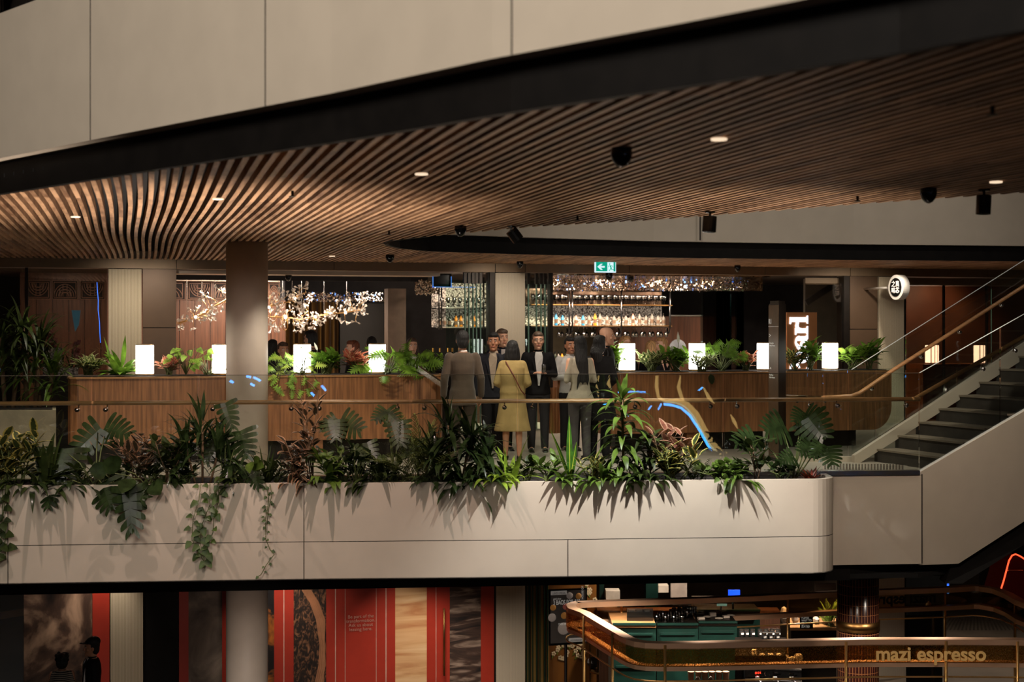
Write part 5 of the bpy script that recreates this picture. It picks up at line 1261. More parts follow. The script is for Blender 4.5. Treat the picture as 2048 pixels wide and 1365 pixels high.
def person(label,loc,rz,h=1.72,skin='light',hair='black',style='short',top='shirt',tc=None,bottom='trousers',bc=None,arms='down',sex='m',tilt=(0,0),glasses=False,group=None,hem=None,seat=False,cat='person',beard=False,headrz=0,inner=None,shirt=None,extras=(),legs=True,armsL=None,armsR=None,lean=0,voxel=.011,child=False):
    s=h/1.75; t=thing('person',label,cat,loc,rz,group)
    S=lambda x,y,z: V((x*s,y*s,z*s))
    fem=sex=='f'; sw=.165 if fem else .195
    hipz=.93
    # joints
    def leg(sg):
        if seat: return [S(.09*sg,0,.60),S(.11*sg,-.42,.60),S(.11*sg,-.44,.16)]
        return [S(.09*sg,0,.9),S(.095*sg,-.015,.5),S(.10*sg,.01,.09)]
    dz=-.30*s if seat else 0
    # arms: (elbow, wrist, hand dir)
    A_={'down':((.05,.03,1.13),(.06,-.03,.88),(0,-.1,-1)),'hold':((.05,.02,1.14),(-.10,-.26,1.16),(-.75,-.6,.25)),'front':((.07,.02,1.14),(-.12,-.22,1.02),(-.9,-.4,-.1)),'chin':((.02,-.2,1.14),(-.10,-.22,1.42),(-.2,.1,1)),
        'back':((.05,.06,1.13),(-.0,-.02,.92),(-.2,-.2,-1)),'pocket':((.09,.06,1.15),(.03,-.04,.95),(-.2,-.3,-1)),'raise':((.06,-.22,1.2),(.02,-.36,1.42),(0,-.1,1)),'table':((.05,-.08,1.12),(-.04,-.34,1.08),(-.3,-1,0))}
    sk=MB(); ja={}
    for sg,k in ((1,armsL or arms),(-1,armsR or arms)):
        e,w,d=A_[k]; sh=S(sw*sg,0,1.42); el=S((sw+e[0])*sg,e[1],e[2]); wr=S((sw+w[0])*sg if k not in('hold','front','chin') else (sw+w[0])*sg,w[1],w[2])
        ja[sg]=(sh,el,wr,V((d[0]*sg,d[1],d[2])))
    off=V((0,0,dz))
    for sg in (1,-1):
        sh,el,wr,d=ja[sg]; limb(sk,[sh+off,el+off,wr+off],[.043*s,.036*s,.024*s]); hand(sk,wr+off,d,V((sg*.9,0,.3)) if abs(d.z)>.6 else V((0,-.2,1)),sg,.5,s)
    r=[(.93,.15,.1),(1.02,.135,.095),(1.1,.125,.09),(1.25,.15,.105),(1.36,.155,.1),(1.44,.11,.08),(1.49,.055,.055),(1.56,.05,.052)]
    sk.loft([(0,(.01 if z>1.4 else 0)*s,z*s+dz,a*s,b*s) for z,a,b in r])
    bare=bottom in('dress',)
    for sg in (1,-1):
        if legs:
            L_=leg(sg); rr=[.078*s,.052*s,.036*s]
            if bottom=='dress': limb(sk,[L_[0],L_[1],L_[1].lerp(L_[2],.35)+V((0,.02,0)),L_[2]],[.078*s,.052*s,.052*s,.034*s])
            else: limb(sk,L_,[.06*s,.045*s,.032*s])
            a=L_[2]; sk.ball(a+S(0,-.05,-.045),S(.035,.1,.03),10)
    # head
    hs=s*1.08
    Hc=V((0,-.012*s,1.635*s+dz)); Mh=Matrix.Rotation(headrz,3,'Z')@Matrix.Rotation(tilt[0],3,'X')@Matrix.Rotation(tilt[1],3,'Y')
    hd=MB()
    for z,a,b,o in ((-.118,.022,.022,-.055),(-.108,.036,.036,-.045),(-.085,.05,.058,-.028),(-.05,.062,.076,-.012),(0,.072,.09,-.002),(.04,.075,.096,.004),(.08,.066,.086,.008),(.108,.042,.058,.01),(.118,.016,.02,.01)):
        for k in range(16):
            aa=2*pi*k/16; hd.v.append(V((a*cos(aa)*hs,(o+b*sin(aa))*hs,z*hs))); hd.uv.append((0,0))
    for i in range(8):
        for k in range(16): hd.f.append([i*16+k,i*16+(k+1)%16,(i+1)*16+(k+1)%16,(i+1)*16+k]); hd.mi.append(0)
    hd.f.append(list(range(16))[::-1]); hd.mi.append(0); hd.f.append(list(range(128,144))); hd.mi.append(0)
    hd.tube([V((0,-.086,.03))*hs,V((0,-.1,.0))*hs,V((0,-.112,-.022))*hs,V((0,-.098,-.034))*hs],[.009*hs,.011*hs,.015*hs,.013*hs],8)
    hd.ball(V((0,-.08,-.062))*hs,V((.03,.016,.016))*hs,10); hd.ball(V((0,-.082,-.1))*hs,V((.022,.018,.016))*hs,10)
    for sg in (1,-1):
        hd.ball(V((.03*sg,-.082,.032))*hs,V((.024,.012,.009))*hs,8); hd.ball(V((.04*sg,-.066,-.025))*hs,V((.024,.022,.02))*hs,8)
        hd.ball(V((.076*sg,.008,-.008))*hs,V((.009,.02,.033))*hs,8)
    hd.tube([V((0,.01,-.06))*hs,V((0,.012,-.17))*hs],.05*hs,12)
    sk.add([Mh@v+Hc for v in hd.v],hd.f)
    o=sk.build('body',SK[skin],t,world=False); remesh(o,.0085,1)
    if not hasattr(person,'x'): person.x=1
    pt=lambda x,y,z: Mh@(V((x,y,z))*hs)+Hc
    away=abs(((rz+headrz+pi)%(2*pi))-pi)>1.9
    if not away:
        for sg in (1,-1):
            e=MB(); e.ball(pt(.03*sg,-.083,.012),V((.0125,.008,.0075))*hs,8); eo=e.build('eye',EYEW,t,world=False,smooth=True)
            e=MB(); e.ball(pt(.03*sg,-.0895,.012),V((.0055,.004,.0055))*hs,8); e.build('pupil',EYEB,eo,world=False,smooth=True)
            e=MB(); e.tube([pt(.012*sg,-.094,.031),pt(.032*sg,-.093,.036),pt(.05*sg,-.078,.03)],.004*hs,5); e.build('eyebrow',HR[hair if hair!='none' else 'grey'],t,world=False,smooth=True)
        e=MB(); e.tube([pt(-.027,-.088,-.058),pt(-.01,-.098,-.064),pt(.01,-.098,-.064),pt(.027,-.088,-.058)],[.002,.005*hs,.005*hs,.002],6); e.build('mouth',LIP,t,world=False,smooth=True)
    if glasses:
        e=MB()
        for sg in (1,-1):
            e.tube([pt(.031*sg+.025*cos(a*pi/6),-.103,.01+.018*sin(a*pi/6)) for a in range(13)],.0022,5,cap=False); e.tube([pt(.056*sg,-.1,.014),pt(.078*sg,0,.01)],.0022,5)
        e.tube([pt(-.008,-.105,.014),pt(.008,-.105,.014)],.0022,5); e.build('spectacles',MT['steel'],t,world=False,smooth=True)
    # hair
    hb=MB()
    def cap(mb,c,r): mb.ball(pt(*c),V(r)*hs,14)
    if style!='bald':
        cap(hb,(0,.026,.035),(.086,.094,.1))
        if style=='short':
            cap(hb,(0,.045,-.02),(.078,.07,.09)); cap(hb,(0,-.045,.085),(.066,.05,.04))
        if style=='curly':
            r_=random.Random(3)
            for k in range(40):
                a=r_.uniform(0,6.28); z=r_.uniform(-.05,.12); q=.085; cap(hb,(q*cos(a),.02+q*max(-.5,sin(a)),z),(.03,.03,.03))
            cap(hb,(0,.04,-.03),(.095,.08,.1))
        if style=='bob':
            cap(hb,(0,.035,-.02),(.102,.088,.11)); 
            hb.loft([(pt(0,0,0).x,Hc.y+.035*hs,Hc.z-.155*hs,.098*hs,.072*hs),(Hc.x,Hc.y+.03*hs,Hc.z-.12*hs,.112*hs,.082*hs),(Hc.x,Hc.y+.03*hs,Hc.z-.03*hs,.103*hs,.088*hs)])
            cap(hb,(0,-.03,.09),(.07,.06,.04))
        if style in('long','verylong'):
            cap(hb,(0,.035,-.02),(.092,.085,.11)); cap(hb,(0,-.03,.09),(.07,.06,.04))
            L_=.26 if style=='long' else .48
            rr=[]
            for k in range(8):
                u=k/7; rr.append((.015*sin(u*5)*hs,Hc.y+(.05+.055*min(1,u*2.5))*hs,Hc.z-(L_*(1-0)*(u)+.0)*hs,(.088-.045*max(0,u-.5)*1.2)*hs,(.06-.02*u)*hs))
            hb.loft(rr[::-1]); 
            if style=='verylong':
                for x in (-.05,0,.045): hb.tube([pt(x,.1,-.3),pt(x*1.3,.11,-.45),pt(x*1.6+.01,.1,-.56-x*.6)],[.03*hs,.024*hs,.006],8)
        ho=hb.build('hair',HR[hair],t,world=False); remesh(ho,.011,2)
    elif hair!='none':
        for sg in (1,-1): cap(hb,(.062*sg,.035,-.02),(.02,.045,.035))
        cap(hb,(0,.07,-.03),(.05,.03,.035)); ho=hb.build('hair',HR[hair],t,world=False); remesh(ho,.01,2)
    # top
    tc=tc or cloth('grey',(90,86,80)); g=.018 if top!='coat' else .028
    tb=MB(); hemz=hem if hem is not None else (.84 if top in('jacket','coat') else .9)
    base=[(1.0,.145,.105),(1.1,.135,.1),(1.25,.158,.115),(1.36,.168,.108),(1.43,.125,.09),(1.475,.075,.07)]
    if fem: base=[(1.0,.135,.1),(1.1,.118,.09),(1.25,.142,.118),(1.36,.148,.1),(1.43,.11,.085),(1.475,.07,.066)]
    if top=='coat': base=[(z,a+.03,b+.02) for z,a,b in base]
    low=[]
    if hemz<1.0:
        for k in range(5):
            u=k/4; z=lerp(hemz,.96,u); fl={'jacket':.175,'coat':.25,'shirt':.16,'flare':.2}.get(top,.16); low.append((z,lerp(fl,.158,u**.8),lerp(fl*.7,.112,u**.8)))
    rings=[(0,.005*s,z*s+dz,(a+g)*s,(b+g)*s) for z,a,b in low+base]
    tb.loft(rings,20)
    for sg in (1,-1):
        sh,el,wr,d=ja[sg]; k=.068 if not fem else .056
        if top=='coat': k+=.012
        limb(tb,[sh+off+S(-.02*sg,0,-.01),el+off,wr+off-(wr-el).normalized()*.015],[k*s,(k-.012)*s,(k-.022)*s])
    to=tb.build({'jacket':'jacket','coat':'coat','shirt':'shirt','flare':'blouse'}.get(top,'shirt'),tc,t,world=False); remesh(to,.012,3)
    if top=='jacket' and not away:   # open front shows the shirt
        ib=MB(); ib.ext([S(-.012,-.148,.98)+off,S(.012,-.148,.98)+off,S(.055,-.146,1.25)+off,S(.06,-.13,1.4)+off,S(.045,-.085,1.475)+off,S(-.045,-.085,1.475)+off,S(-.06,-.13,1.4)+off,S(-.055,-.146,1.25)+off],S(0,.03,0))
        ib.build('shirt_front',inner or cloth('white_shirt',(205,200,196)),to,world=False)
        for sg in (1,-1):
            lb=MB(); lb.ext([S(.045*sg,-.095,1.475)+off,S(.062*sg,-.142,1.4)+off,S(.012*sg,-.158,1.0)+off,S(.06*sg,-.15,1.2)+off,S(.1*sg,-.135,1.34)+off,S(.075*sg,-.1,1.46)+off],S(0,.012,0)); lb.build('lapel',tc,to,world=False)
    cb=MB(); cc=shirt or tc
    cb.lathe([(.062*s,1.45*s+dz),(.064*s,1.49*s+dz),(.058*s,1.505*s+dz),(.055*s,1.46*s+dz)],(0,.004*s,0),16); cb.build('collar',cc,to,world=False,smooth=True)
    # bottoms
    if legs and bottom in('trousers','skirt'):
        bc=bc or cloth('black_trousers',(26,24,26)); bb=MB()
        if bottom=='trousers':
            bb.loft([(0,0,z*s+dz,a*s,b*s) for z,a,b in ((.8,.15,.11),(.9,.172,.12),(.98,.16,.112),(1.04,.146,.104))])
            for sg in (1,-1):
                L_=leg(sg); limb(bb,[L_[0]+V((0,0,-.02)),L_[1],L_[2]+V((0,0,-.02*s))],[.094*s,.072*s,.058*s])
        else:
            bb.loft([(0,0,z*s+dz,a*s,b*s) for z,a,b in ((.28,.2,.16),(.5,.19,.15),(.8,.18,.13),(.95,.165,.115),(1.04,.14,.1))])
        o=bb.build(bottom,bc,t,world=False); remesh(o,.013,2)
    if legs:
        for sg in (1,-1):
            a=leg(sg)[2]; m=MB(); m.ball(a+S(0,-.06,-.055),S(.045,.125,.035),12); m.box(a+S(-.04,-.17,-.09),a+S(.04,.06,-.078)); 
            o=m.build('shoe',SHOE,t,world=False); remesh(o,.009,1)
    if seat:
        pass
    return t
def stool(loc,h,label):
    t=thing('bar_stool',label,'stool',loc,group='bar stools behind the counters'); mb=MB(); mb.lathe([(.18,h-.06),(.19,h-.03),(.18,h)],(0,0,0),18); mb.build('seat',MT['dkwood'],t,world=False)
    for k in range(4): a=k*pi/2+.78; mb=MB(); mb.tube([V((.13*cos(a),.13*sin(a),h-.06)),V((.2*cos(a),.2*sin(a),0))],.014,6); mb.build('leg',MT['dkmetal'],t,world=False)
CAMR=-A      # heading that faces the camera
def at(px,d): return G(px,d,0)
AW=pi-A
w=cloth
person('man in a grey-brown suit seen from behind, arms at his sides, left of the group',at(925,19.75),AW+.12,1.80,'tan','black','short','jacket',w('greysuit',(82,69,57),sheen=0.2),bc=w('greytr',(72,62,52)),arms='down',hem=.76,shirt=w('white_shirt',(205,200,196)))
person('man in a dark jacket over a beige top facing the camera, beside the grey-suited man',at(987,20.5),CAMR-.05,1.77,'tan','black','short','jacket',w('navy',(30,30,36)),arms='down',armsL='pocket',inner=w('beige',(150,134,116)),shirt=w('beige',(150,134,116)))
person('smiling man partly hidden behind the man in the beige top, before the cream pier',at(1004,21.5),CAMR+.35,1.82,'light','grey','short','jacket',w('darkblue',(34,36,48)),arms='down',inner=w('checked',(170,160,156)))
wy=person('woman in a long mustard-yellow coat with a black bob, seen from behind',at(1025,20.0),AW-.05,1.66,'mid','black','bob','coat',w('mustard',(166,142,92)),bottom='dress',arms='front',sex='f',hem=.43)
mb=MB(); mb.tube([V((.10,.0,1.40)),V((.085,.13,1.38)),V((-.02,.175,1.2)),V((-.13,.16,.98)),V((-.175,.06,.92))],.007,6); o=mb.build('bag_strap',M('burgundy_strap',(110,40,32),.5),wy,world=False)
wm=person('man with glasses in black blazer and open white shirt, holding a drink',at(1076,21.3),CAMR+.08,1.78,'light','grey','short','jacket',w('blackblazer',(24,22,24)),arms='hold',armsR='hold',glasses=True,inner=w('white_shirt',(205,200,196)),bc=w('charcoal',(52,50,52)))
person('woman with very long black hair in a pale grey top, seen from behind',at(1160,19.9),AW+.35,1.72,'light','black','verylong','flare',w('palegrey',(160,150,132)),bc=w('greyskirt',(70,66,64)),sex='f',arms='hold',hem=.86)
person('woman with long black hair in black clothes, seen from behind beside the bald man',at(1199,20.2),AW-.4,1.73,'mid','black','long','coat',w('blackdress',(20,18,19)),bc=w('blackdress',(20,18,19)),sex='f',arms='front',hem=.55)
person('bald man in dark clothes looking right, behind the woman in black',at(1212,21.2),CAMR+pi/2-.25,1.85,'light','none','bald','shirt',w('darkcloth',(36,32,32)),arms='down')
person('waiter in a black vest and white shirt behind the woman in the pale grey top',at(1140,21.5),CAMR+.3,1.70,'tan','black','short','shirt',w('white_shirt',(205,200,196)),arms='hold')
def seated(label,px,Y,headtop,face,**k):
    # diner on a high stool on the far side of the counter
    d=dY(px,Y); z=H-(headtop-HZ)/F*d; h=k.pop('h',1.68); s=h/1.75; dz=z-(h-.30*s)
    o=G(px,d,max(0,dz)); person(label,o,face,h,seat=True,**k)
    stool(V((o.x,o.y,0)),max(.5,.52*s+dz),'bar stool under a seated diner behind the counter')
seated('dark-haired man in a dark jacket turned away, seated behind the lamp right of the column',622,22.6,664,AW+.9,tc=w('browndark',(52,42,38)),top='jacket',hair='black',arms='table',sex='m',h=1.78)
seated('woman with long auburn hair in profile looking left, seated behind the pink plant',706,22.2,684,CAMR-pi/2+.35,hair='auburn',style='long',top='shirt',tc=w('blackdress',(20,18,19)),sex='f',arms='table')
seated('dark-haired diner looking right behind the feathery plant right of the column',566,22.4,687,CAMR+.5,hair='brown',top='shirt',tc=w('darkcloth',(36,32,32)),skin='mid',arms='table')
seated('diner with dark hair half hidden behind the bright lamp by the column',545,22.9,682,AW,hair='black',style='bob',top='shirt',tc=w('darkcloth',(36,32,32)),sex='f',arms='table')
seated('diner whose dark hair shows above the lamp in the middle of the left counter',743,22.6,676,AW+.2,hair='black',style='short',top='shirt',tc=w('darkcloth',(36,32,32)),arms='table')
sc=seated('person in a white head covering and white clothes behind the big split-leaf plant',824,21.8,679,CAMR+.25,hair='brown',style='bob',top='shirt',tc=w('white_shirt',(205,200,196)),sex='f',arms='table')
seated('blond woman behind the first lamp on the right counter, hair above the lamp',1250,21.9,675,CAMR+.5,hair='blond',style='bob',top='shirt',tc=w('darkcloth',(36,32,32)),sex='f',arms='table')
seated('woman with straight light brown hair seen from behind on the right counter side',1302,21.6,684,AW-.3,hair='blond',style='long',top='shirt',tc=w('blackdress',(20,18,19)),sex='f',arms='table')
seated('woman with light brown hair resting her face on her hand beside the other blond woman',1324,22.7,678,CAMR-pi/2+.5,hair='blond',style='long',top='shirt',tc=w('blackdress',(20,18,19)),sex='f',arms='table',armsR='chin')
# drink in the hand of the man with glasses
q=Matrix.Rotation(CAMR+.08,3,'Z')@V((.045,-.40,1.20)); gl_=MB(); gl_.lathe([(.03,0),(.032,.12),(.029,.12),(.027,.01)],(0,0,0),14); o=gl_.build('drinking_glass',gm,smooth=True); o.location=V(wm.location)+q; tag(o,'short clear tumbler in the hands of the man with glasses','glass')
# lower level couple
pm_=thing
def lowp(px,d): return G(px,d,ZL)
cp_=person('man in a black cap and dark jacket passing the hoarding on the lower floor',lowp(185,23.0),CAMR-pi/2+.4,1.80,'mid','black','short','jacket',w('verydark',(16,14,14)),arms='down')
cb=MB(); cb.ball(V((0,.015,1.73)),(.097,.112,.085),14); cb.ball(V((0,-.115,1.715)),(.068,.085,.012),12); o=cb.build('cap',M('black_cap',(34,32,30),.6),cp_,world=False,smooth=True); o.scale=(1.03,)*3
person('person with curly black hair in a striped top beside the man in the cap',lowp(124,22.8),AW+.2,1.62,'tan','black','curly','shirt',striped('striped_knit',(24,20,20),(150,136,120),34,2,.8,.62,0),arms='down',sex='f')
# service post: light timber ribbed block behind the group
mb=MB()
for x0,x1,zt,Y in ((1100,1118,ZY(1105,776,20.7),20.7),(1117,1140,ZY(1125,748,20.75),20.75)):
    a,b=XY(x0,Y),XY(x1,Y); n=3
    for k in range(n): c=lerp(a,b,(k+.5)/n); mb.lathe([((b-a)/n*.52,.25),((b-a)/n*.52,zt-.02),((b-a)/n*.45,zt)],(c,Y+.05,0),12)
tag(mb.build('host_stand',M('light_oak',(206,140,92),.5,var=.1,stretch=(4,4,.5)),smooth=True),'light ribbed oak host stand between the man with glasses and the long-haired woman','stand')
# ================= lower level =================
mb=MB(); mb.box((-8,10,ZL-.1),(30,48,ZL)); struct(mb.build('floor_lower',MT['lowfloor']))
mb=MB(); mb.box((-8,46,ZL),(30,46.2,-1.3)); struct(mb.build('wall_back_lower',MT['darkwall']))
mb=MB(); mb.box((-8.2,10,ZL),(-8,46,0)); struct(mb.build('wall_left_lower',MT['darkwall']))
ZT=-1.4
def rock(name,c1,c2,c3,scale,stretch,rot=0.6,dist=2.0):
    m,nt,out=newmat(name); L=nt.links.new; b=N(nt,'ShaderNodeBsdfPrincipled'); L(b.outputs[0],out.inputs[0]); b.inputs['Roughness'].default_value=.6
    tc=N(nt,'ShaderNodeTexCoord'); mp=N(nt,'ShaderNodeMapping'); mp.inputs['Rotation'].default_value=(0,rot,0); mp.inputs['Scale'].default_value=stretch; L(tc.outputs['Object'],mp.inputs[0])
    no=N(nt,'ShaderNodeTexNoise'); no.inputs['Scale'].default_value=scale; no.inputs['Detail'].default_value=8; no.inputs['Distortion'].default_value=dist; L(mp.outputs[0],no.inputs['Vector'])
    cr=N(nt,'ShaderNodeValToRGB'); e=cr.color_ramp.elements; e[0].position=.32; e[0].color=rgb(c1); e[1].position=.68; e[1].color=rgb(c3); k=e.new(.5); k.color=rgb(c2)
    L(no.outputs['Fac'],cr.inputs[0]); L(cr.outputs[0],b.inputs['Base Color']); return m
ho=thing('leasing_hoarding','tall rust-red hoarding with rock-pattern prints along the lower shop front','hoarding',V((XY(600,YW),YW,ZL)))
def hp(name,x0,x1,mat,dy=0,z0=ZL+.02,z1=-1.9):
    mb=MB(); mb.box((XY(x0,YW),YW-dy-.02,z0),(XY(x1,YW),YW-dy+.05,z1)); return mb.build(name,mat,ho)
hp('red_panel',185,219,MT['red']); hp('red_panel',358,452,MT['red']); hp('red_panel',535,988,MT['red'])
hp('printed_panel',48,184.5,rock('print_brown_canyon',(16,10,9),(84,60,46),(186,150,122),.7,(1,1,1.2),.6,2.6),.004)
hp('printed_panel',377,444,rock('print_grey_slate',(70,58,50),(112,98,86),(150,134,118),1.2,(1,1,1),.5,1.5),.004)
hp('printed_panel',530,548,rock('print_dark_flower',(16,12,12),(30,22,20),(210,120,40),2.2,(1,1,1),.3,1),.004)
bb_=rock('print_black_ripple',(14,10,8),(48,32,22),(150,104,72),9,(1,1,.5),.9,3)
hp('printed_panel',587,652,bb_,.004)
mb=MB()   # pale curved bands of the rippled print
for k in range(9):
    o=k*.022; pts=[(612+k*0,1180),(628,1205),(641,1240),(648,1290),(646,1330),(638,1368)]
    mb.tube([PY(x+k*2.0-8,y,YW)+V((0,-.03,0)) for x,y in pts if x+k*2-8<651],.009 if k%2 else .014,5)
mb.build('banded_print_curve',M('tan_band',(170,118,84),.6),ho)
hp('printed_panel',790,853,rock('print_sandstone',(196,132,84),(226,176,124),(240,200,150),1.0,(.5,1,5),.05,1.2),.004)
hp('printed_panel',899,961,rock('print_dark_strata',(30,22,20),(78,56,46),(170,146,128),1.4,(.6,1,3.5),-.75,2.5),.004)
wl=M('pale_rule',(214,180,160),.5)
for x,w_ in ((567.5,1.6),(670.5,1.6),(771.5,1.8),(871.5,1),(690,.9),(752,.9)): hp('rule_line',x-w_/2,x+w_/2,wl,.006)
tx=M('hoarding_text',(206,150,132),.6)
for i,(s,y) in enumerate((('Be part of the',1236),('transformation.',1244.5),('Ask us about',1253),('leasing here.',1261.5))):
    text(s,.082,V((XY(721,YW),YW-.03,ZY(721,y,YW))),tx,ho,align='CENTER',name='hoarding_text',ext=.001)
mb=MB(); mb.tube([PY(886,1216,YW)+V((0,-.09,0)),PY(886,1350,YW)+V((0,-.09,0))],.018,8)
for y in (1222,1330): mb.tube([PY(886,y,YW)+V((0,-.09,0)),PY(886,y,YW)+V((0,-.01,0))],.012,6)
mb.build('pull_handle',MT['brassdark'],ho,smooth=True)
struct(slabY('wall_pier_lower',221,286,ZL,ZT,YW-.02,.35,'flute')); struct(slabY('wall_pier_lower',992,1050,ZL,ZT,YW-.02,.35,'fluteplain')); struct(slabY('wall_pier_lower',1757,1809,ZL,ZT,YW-.02,.35,'fluteplain'))
struct(slabY('wall_dark_bay',287,357,ZL,ZT,YW+.02,.2,'black')); struct(slabY('wall_post_lower',988,992,ZL,ZT,YW-.02,.2,'black'))
struct(slabY('wall_lintel_lower',-150,1811,-1.9,ZT,YW-.0,.3,'black'))
# dark window far left of the lower floor
gl=thing('window_3','dark shop window at the lower left corner','window',V((XY(20,YW),YW,ZL)),kind='structure'); slabY('window_pane',-80,47,ZL,ZT,YW,.03,'darkglass',gl)
mb=MB(); mb.box((XY(-80,26),26,ZL),(XY(60,26),26.1,ZT)); struct(mb.build('wall_window_back',MT['black']))
mb=MB(); mb.beam(PY(-5,1233,25.5),PY(50,1224,25.5),.05,.12); tag(mb.build('brass_strip',MT['brassdark']),'blurred brass bar inside the dark lower left window','bar')
# striped gold glass panels
gs=striped('gold_striped_glass',(60,44,20),(150,118,62),7,0,.35,.35,.2)
struct(slabY('wall_gold_stripes',1052,1098,ZL,ZT,YW+.02,.05,gs))
mb=MB()
for x in (1053.5,1058,1065.5,1073,1080,1089,1095): mb.box((XY(x,YW)-.008,YW-.01,ZL),(XY(x,YW)+.008,YW+.02,ZT))
struct(mb.build('trim_green_fins',M('green_fin',(20,48,34),.3)))
# blossom mural wall
mu=M('amber_mural',(150,96,40),.4,col2=(96,56,24),scale=.8,stretch=(2,1,.3))
struct(slabY('wall_mural',1098,1193,ZL,ZT,YW+.25,.05,mu))
bls=M('blossom_cream',(232,206,164),.6); lfm=M('mural_leaf',(120,130,50),.6)
mb=MB(); mr_=random.Random(8)
for k in range(34):
    px,py=mr_.choice(((1112,1300),(1130,1305),(1150,1290),(1165,1318),(1072+20,1230),(1178,1185),(1186,1195),(1160,1300),(1125,1312))); px+=mr_.uniform(-8,8); py+=mr_.uniform(-16,16)
    c=PY(px,py,YW+.24); mb.m=0
    for j in range(5): a=j*1.257; mb.ball(c+V((.028*cos(a),-.0,.028*sin(a))),(.02,.006,.02),6)
    if k%2: mb.m=1; leaf(mb,c,(mr_.uniform(-1,1),0,-1),.1,.035,0,'lance',3,nrm=V((0,-1,0)))
o=mb.build('blossom_mural',[bls,lfm]); tag(o,'cream blossoms with small green leaves on the amber wall behind the menu board','mural',kind='stuff')
# menu board
Y=24.2; t=thing('menu_board','black-framed lunch special poster board with pictures of buns','sign',V((XY(1140,Y),Y,ZL)))
x0,x1=XY(1100,Y),XY(1172,Y); z0,z1=ZY(1136,1287,Y),ZY(1136,1181,Y)
mb=MB(); mb.box((x0-.02,Y,z0-.03),(x1+.02,Y+.05,z1+.02)); mb.build('frame',MT['blackgl'],t)
mb=MB(); mb.box((x0+.01,Y-.006,z0+.01),(x1-.01,Y,z1-.01)); mb.build('poster',M('poster_grey',(62,56,52),.5,emit=.10,ecol=(70,62,56)),t)
mb=MB(); mb.tube([V((XY(1133,Y),Y+.05,ZL)),V((XY(1133,Y),Y+.05,z0))],.03,8); mb.lathe([(.25,0),(.25,.02)],(XY(1133,Y),Y+.05,ZL),20); mb.build('stand_pole',MT['blackgl'],t)
bun=[M('bun_pale',(170,156,146),.7,emit=.12),M('bun_gold',(190,130,64),.7,emit=.12),M('bun_pink',(180,96,84),.7,emit=.12)]
for px,py,r,m in ((1104,1236,.075,0),(1131,1214,.055,2),(1128,1232,.06,1),(1127,1258,.11,0),(1139,1192,.06,0),(1157,1193,.055,1),(1106,1216,.055,1)):
    mb=MB(); mb.ball(V((XY(px,Y),Y-.006,ZY(px,py,Y))),(r,.012,r),14); mb.build('printed_bun',bun[m],t,smooth=True)
pw=M('poster_white',(225,218,208),.6,emit=.25,ecol=(225,218,208)); pk=M('poster_black',(20,20,20),.6)
for a,b,c,d in ((1101,1191,1133,1183),(1137,1285,1171,1277)): mb=MB(); mb.box((XY(a,Y),Y-.02,ZY(a,b,Y)),(XY(c,Y),Y-.018,ZY(a,d,Y))); mb.build('white_tag',M('tag_grey',(180,172,164),.6,emit=.2) if 'tag_grey' not in bpy.data.materials else bpy.data.materials['tag_grey'],t)
text('LUNCH SPECIAL',.055,V((XY(1104,Y),Y-.024,ZY(1104,1189.5,Y))),pk,t,sx=.62,name='poster_text',ext=.001)
text('3 BAOS FOR $15',.115,V((XY(1105.5,Y),Y-.024,ZY(1105,1210.5,Y))),pw,t,sx=.6,name='poster_text',ext=.001)
text('pick 3 of our',.04,V((XY(1106,Y),Y-.024,ZY(1105,1200,Y))),pw,t,sx=.7,name='poster_text',ext=.001)
text('OVER 100',.05,V((XY(1116,Y),Y-.024,ZY(1116,1251,Y))),pw,t,sx=.7,name='poster_text',ext=.001)
text('LOCO DUMPLING BAR',.042,V((XY(1140,Y),Y-.024,ZY(1140,1283,Y))),pk,t,sx=.5,name='poster_text',ext=.001)
text('HOUSE OF',.05,V((XY(1166,Y),Y-.024,ZY(1166,1199,Y))),pw,t,rot=(pi/2,-pi/2,0),name='poster_text',ext=.001)
# ---------------- kiosk ring
RZ=-2.32
def rp(px,py): return PZ(px,py,RZ)
ring=[rp(*q) for q in ((1150,1203),(1141,1205),(1134,1208),(1132,1212),(1136,1217),(1145,1220),(1161,1226),(1204,1252),(1238,1272),(1252,1279),(1268,1284),(1290,1287),(1320,1288),(1400,1287.5),(1560,1284),(1730,1280),(1900,1280),(2048,1281))]
r_end=[rp(2120,1283),rp(2200,1268),rp(2180,1240),rp(2080,1212),rp(2048,1200),rp(2026,1187),rp(2000,1177),rp(1965,1171),(rp(1942,1170)),rp(1891,1173),rp(1754,1178),rp(1600,1185),rp(1500,1190),rp(1400,1194),rp(1250,1199),rp(1187,1201)]
loop=ring+r_end+[ring[0]]
ki=thing('kiosk_canopy','oval brass canopy frame on slim posts round the coffee kiosk','canopy',V((ring[13].x,ring[13].y,ZL)))
def band(name,z0,z1,th,mat,inset=0):
    c=sum(loop,V())/len(loop); pts=[]
    for p in loop:
        d=(V((c.x,c.y))-V((p.x,p.y))); d.normalize(); pts.append((p.x+d.x*inset,p.y+d.y*inset))
    mb=MB(); mb.ribbon(pts,z0,z1,th,1); return mb.build(name,mat,ki)
band('top_rail',RZ-.08,RZ,.15,MT['copper']); band('lower_rail',RZ-.37,RZ-.30,.12,MT['copper'],.01)
meshm,nt,out=newmat('amber_mesh'); L=nt.links.new
b=N(nt,'ShaderNodeBsdfPrincipled'); b.inputs['Base Color'].default_value=rgb((190,140,58)); b.inputs['Metallic'].default_value=1; b.inputs['Roughness'].default_value=.3
tr=N(nt,'ShaderNodeBsdfTransparent'); tr.inputs[0].default_value=rgb((224,196,150)); mx=N(nt,'ShaderNodeMixShader'); vv=mapped(nt); vo=N(nt,'ShaderNodeTexVoronoi'); vo.inputs['Scale'].default_value=60; L(vv,vo.inputs['Vector'])
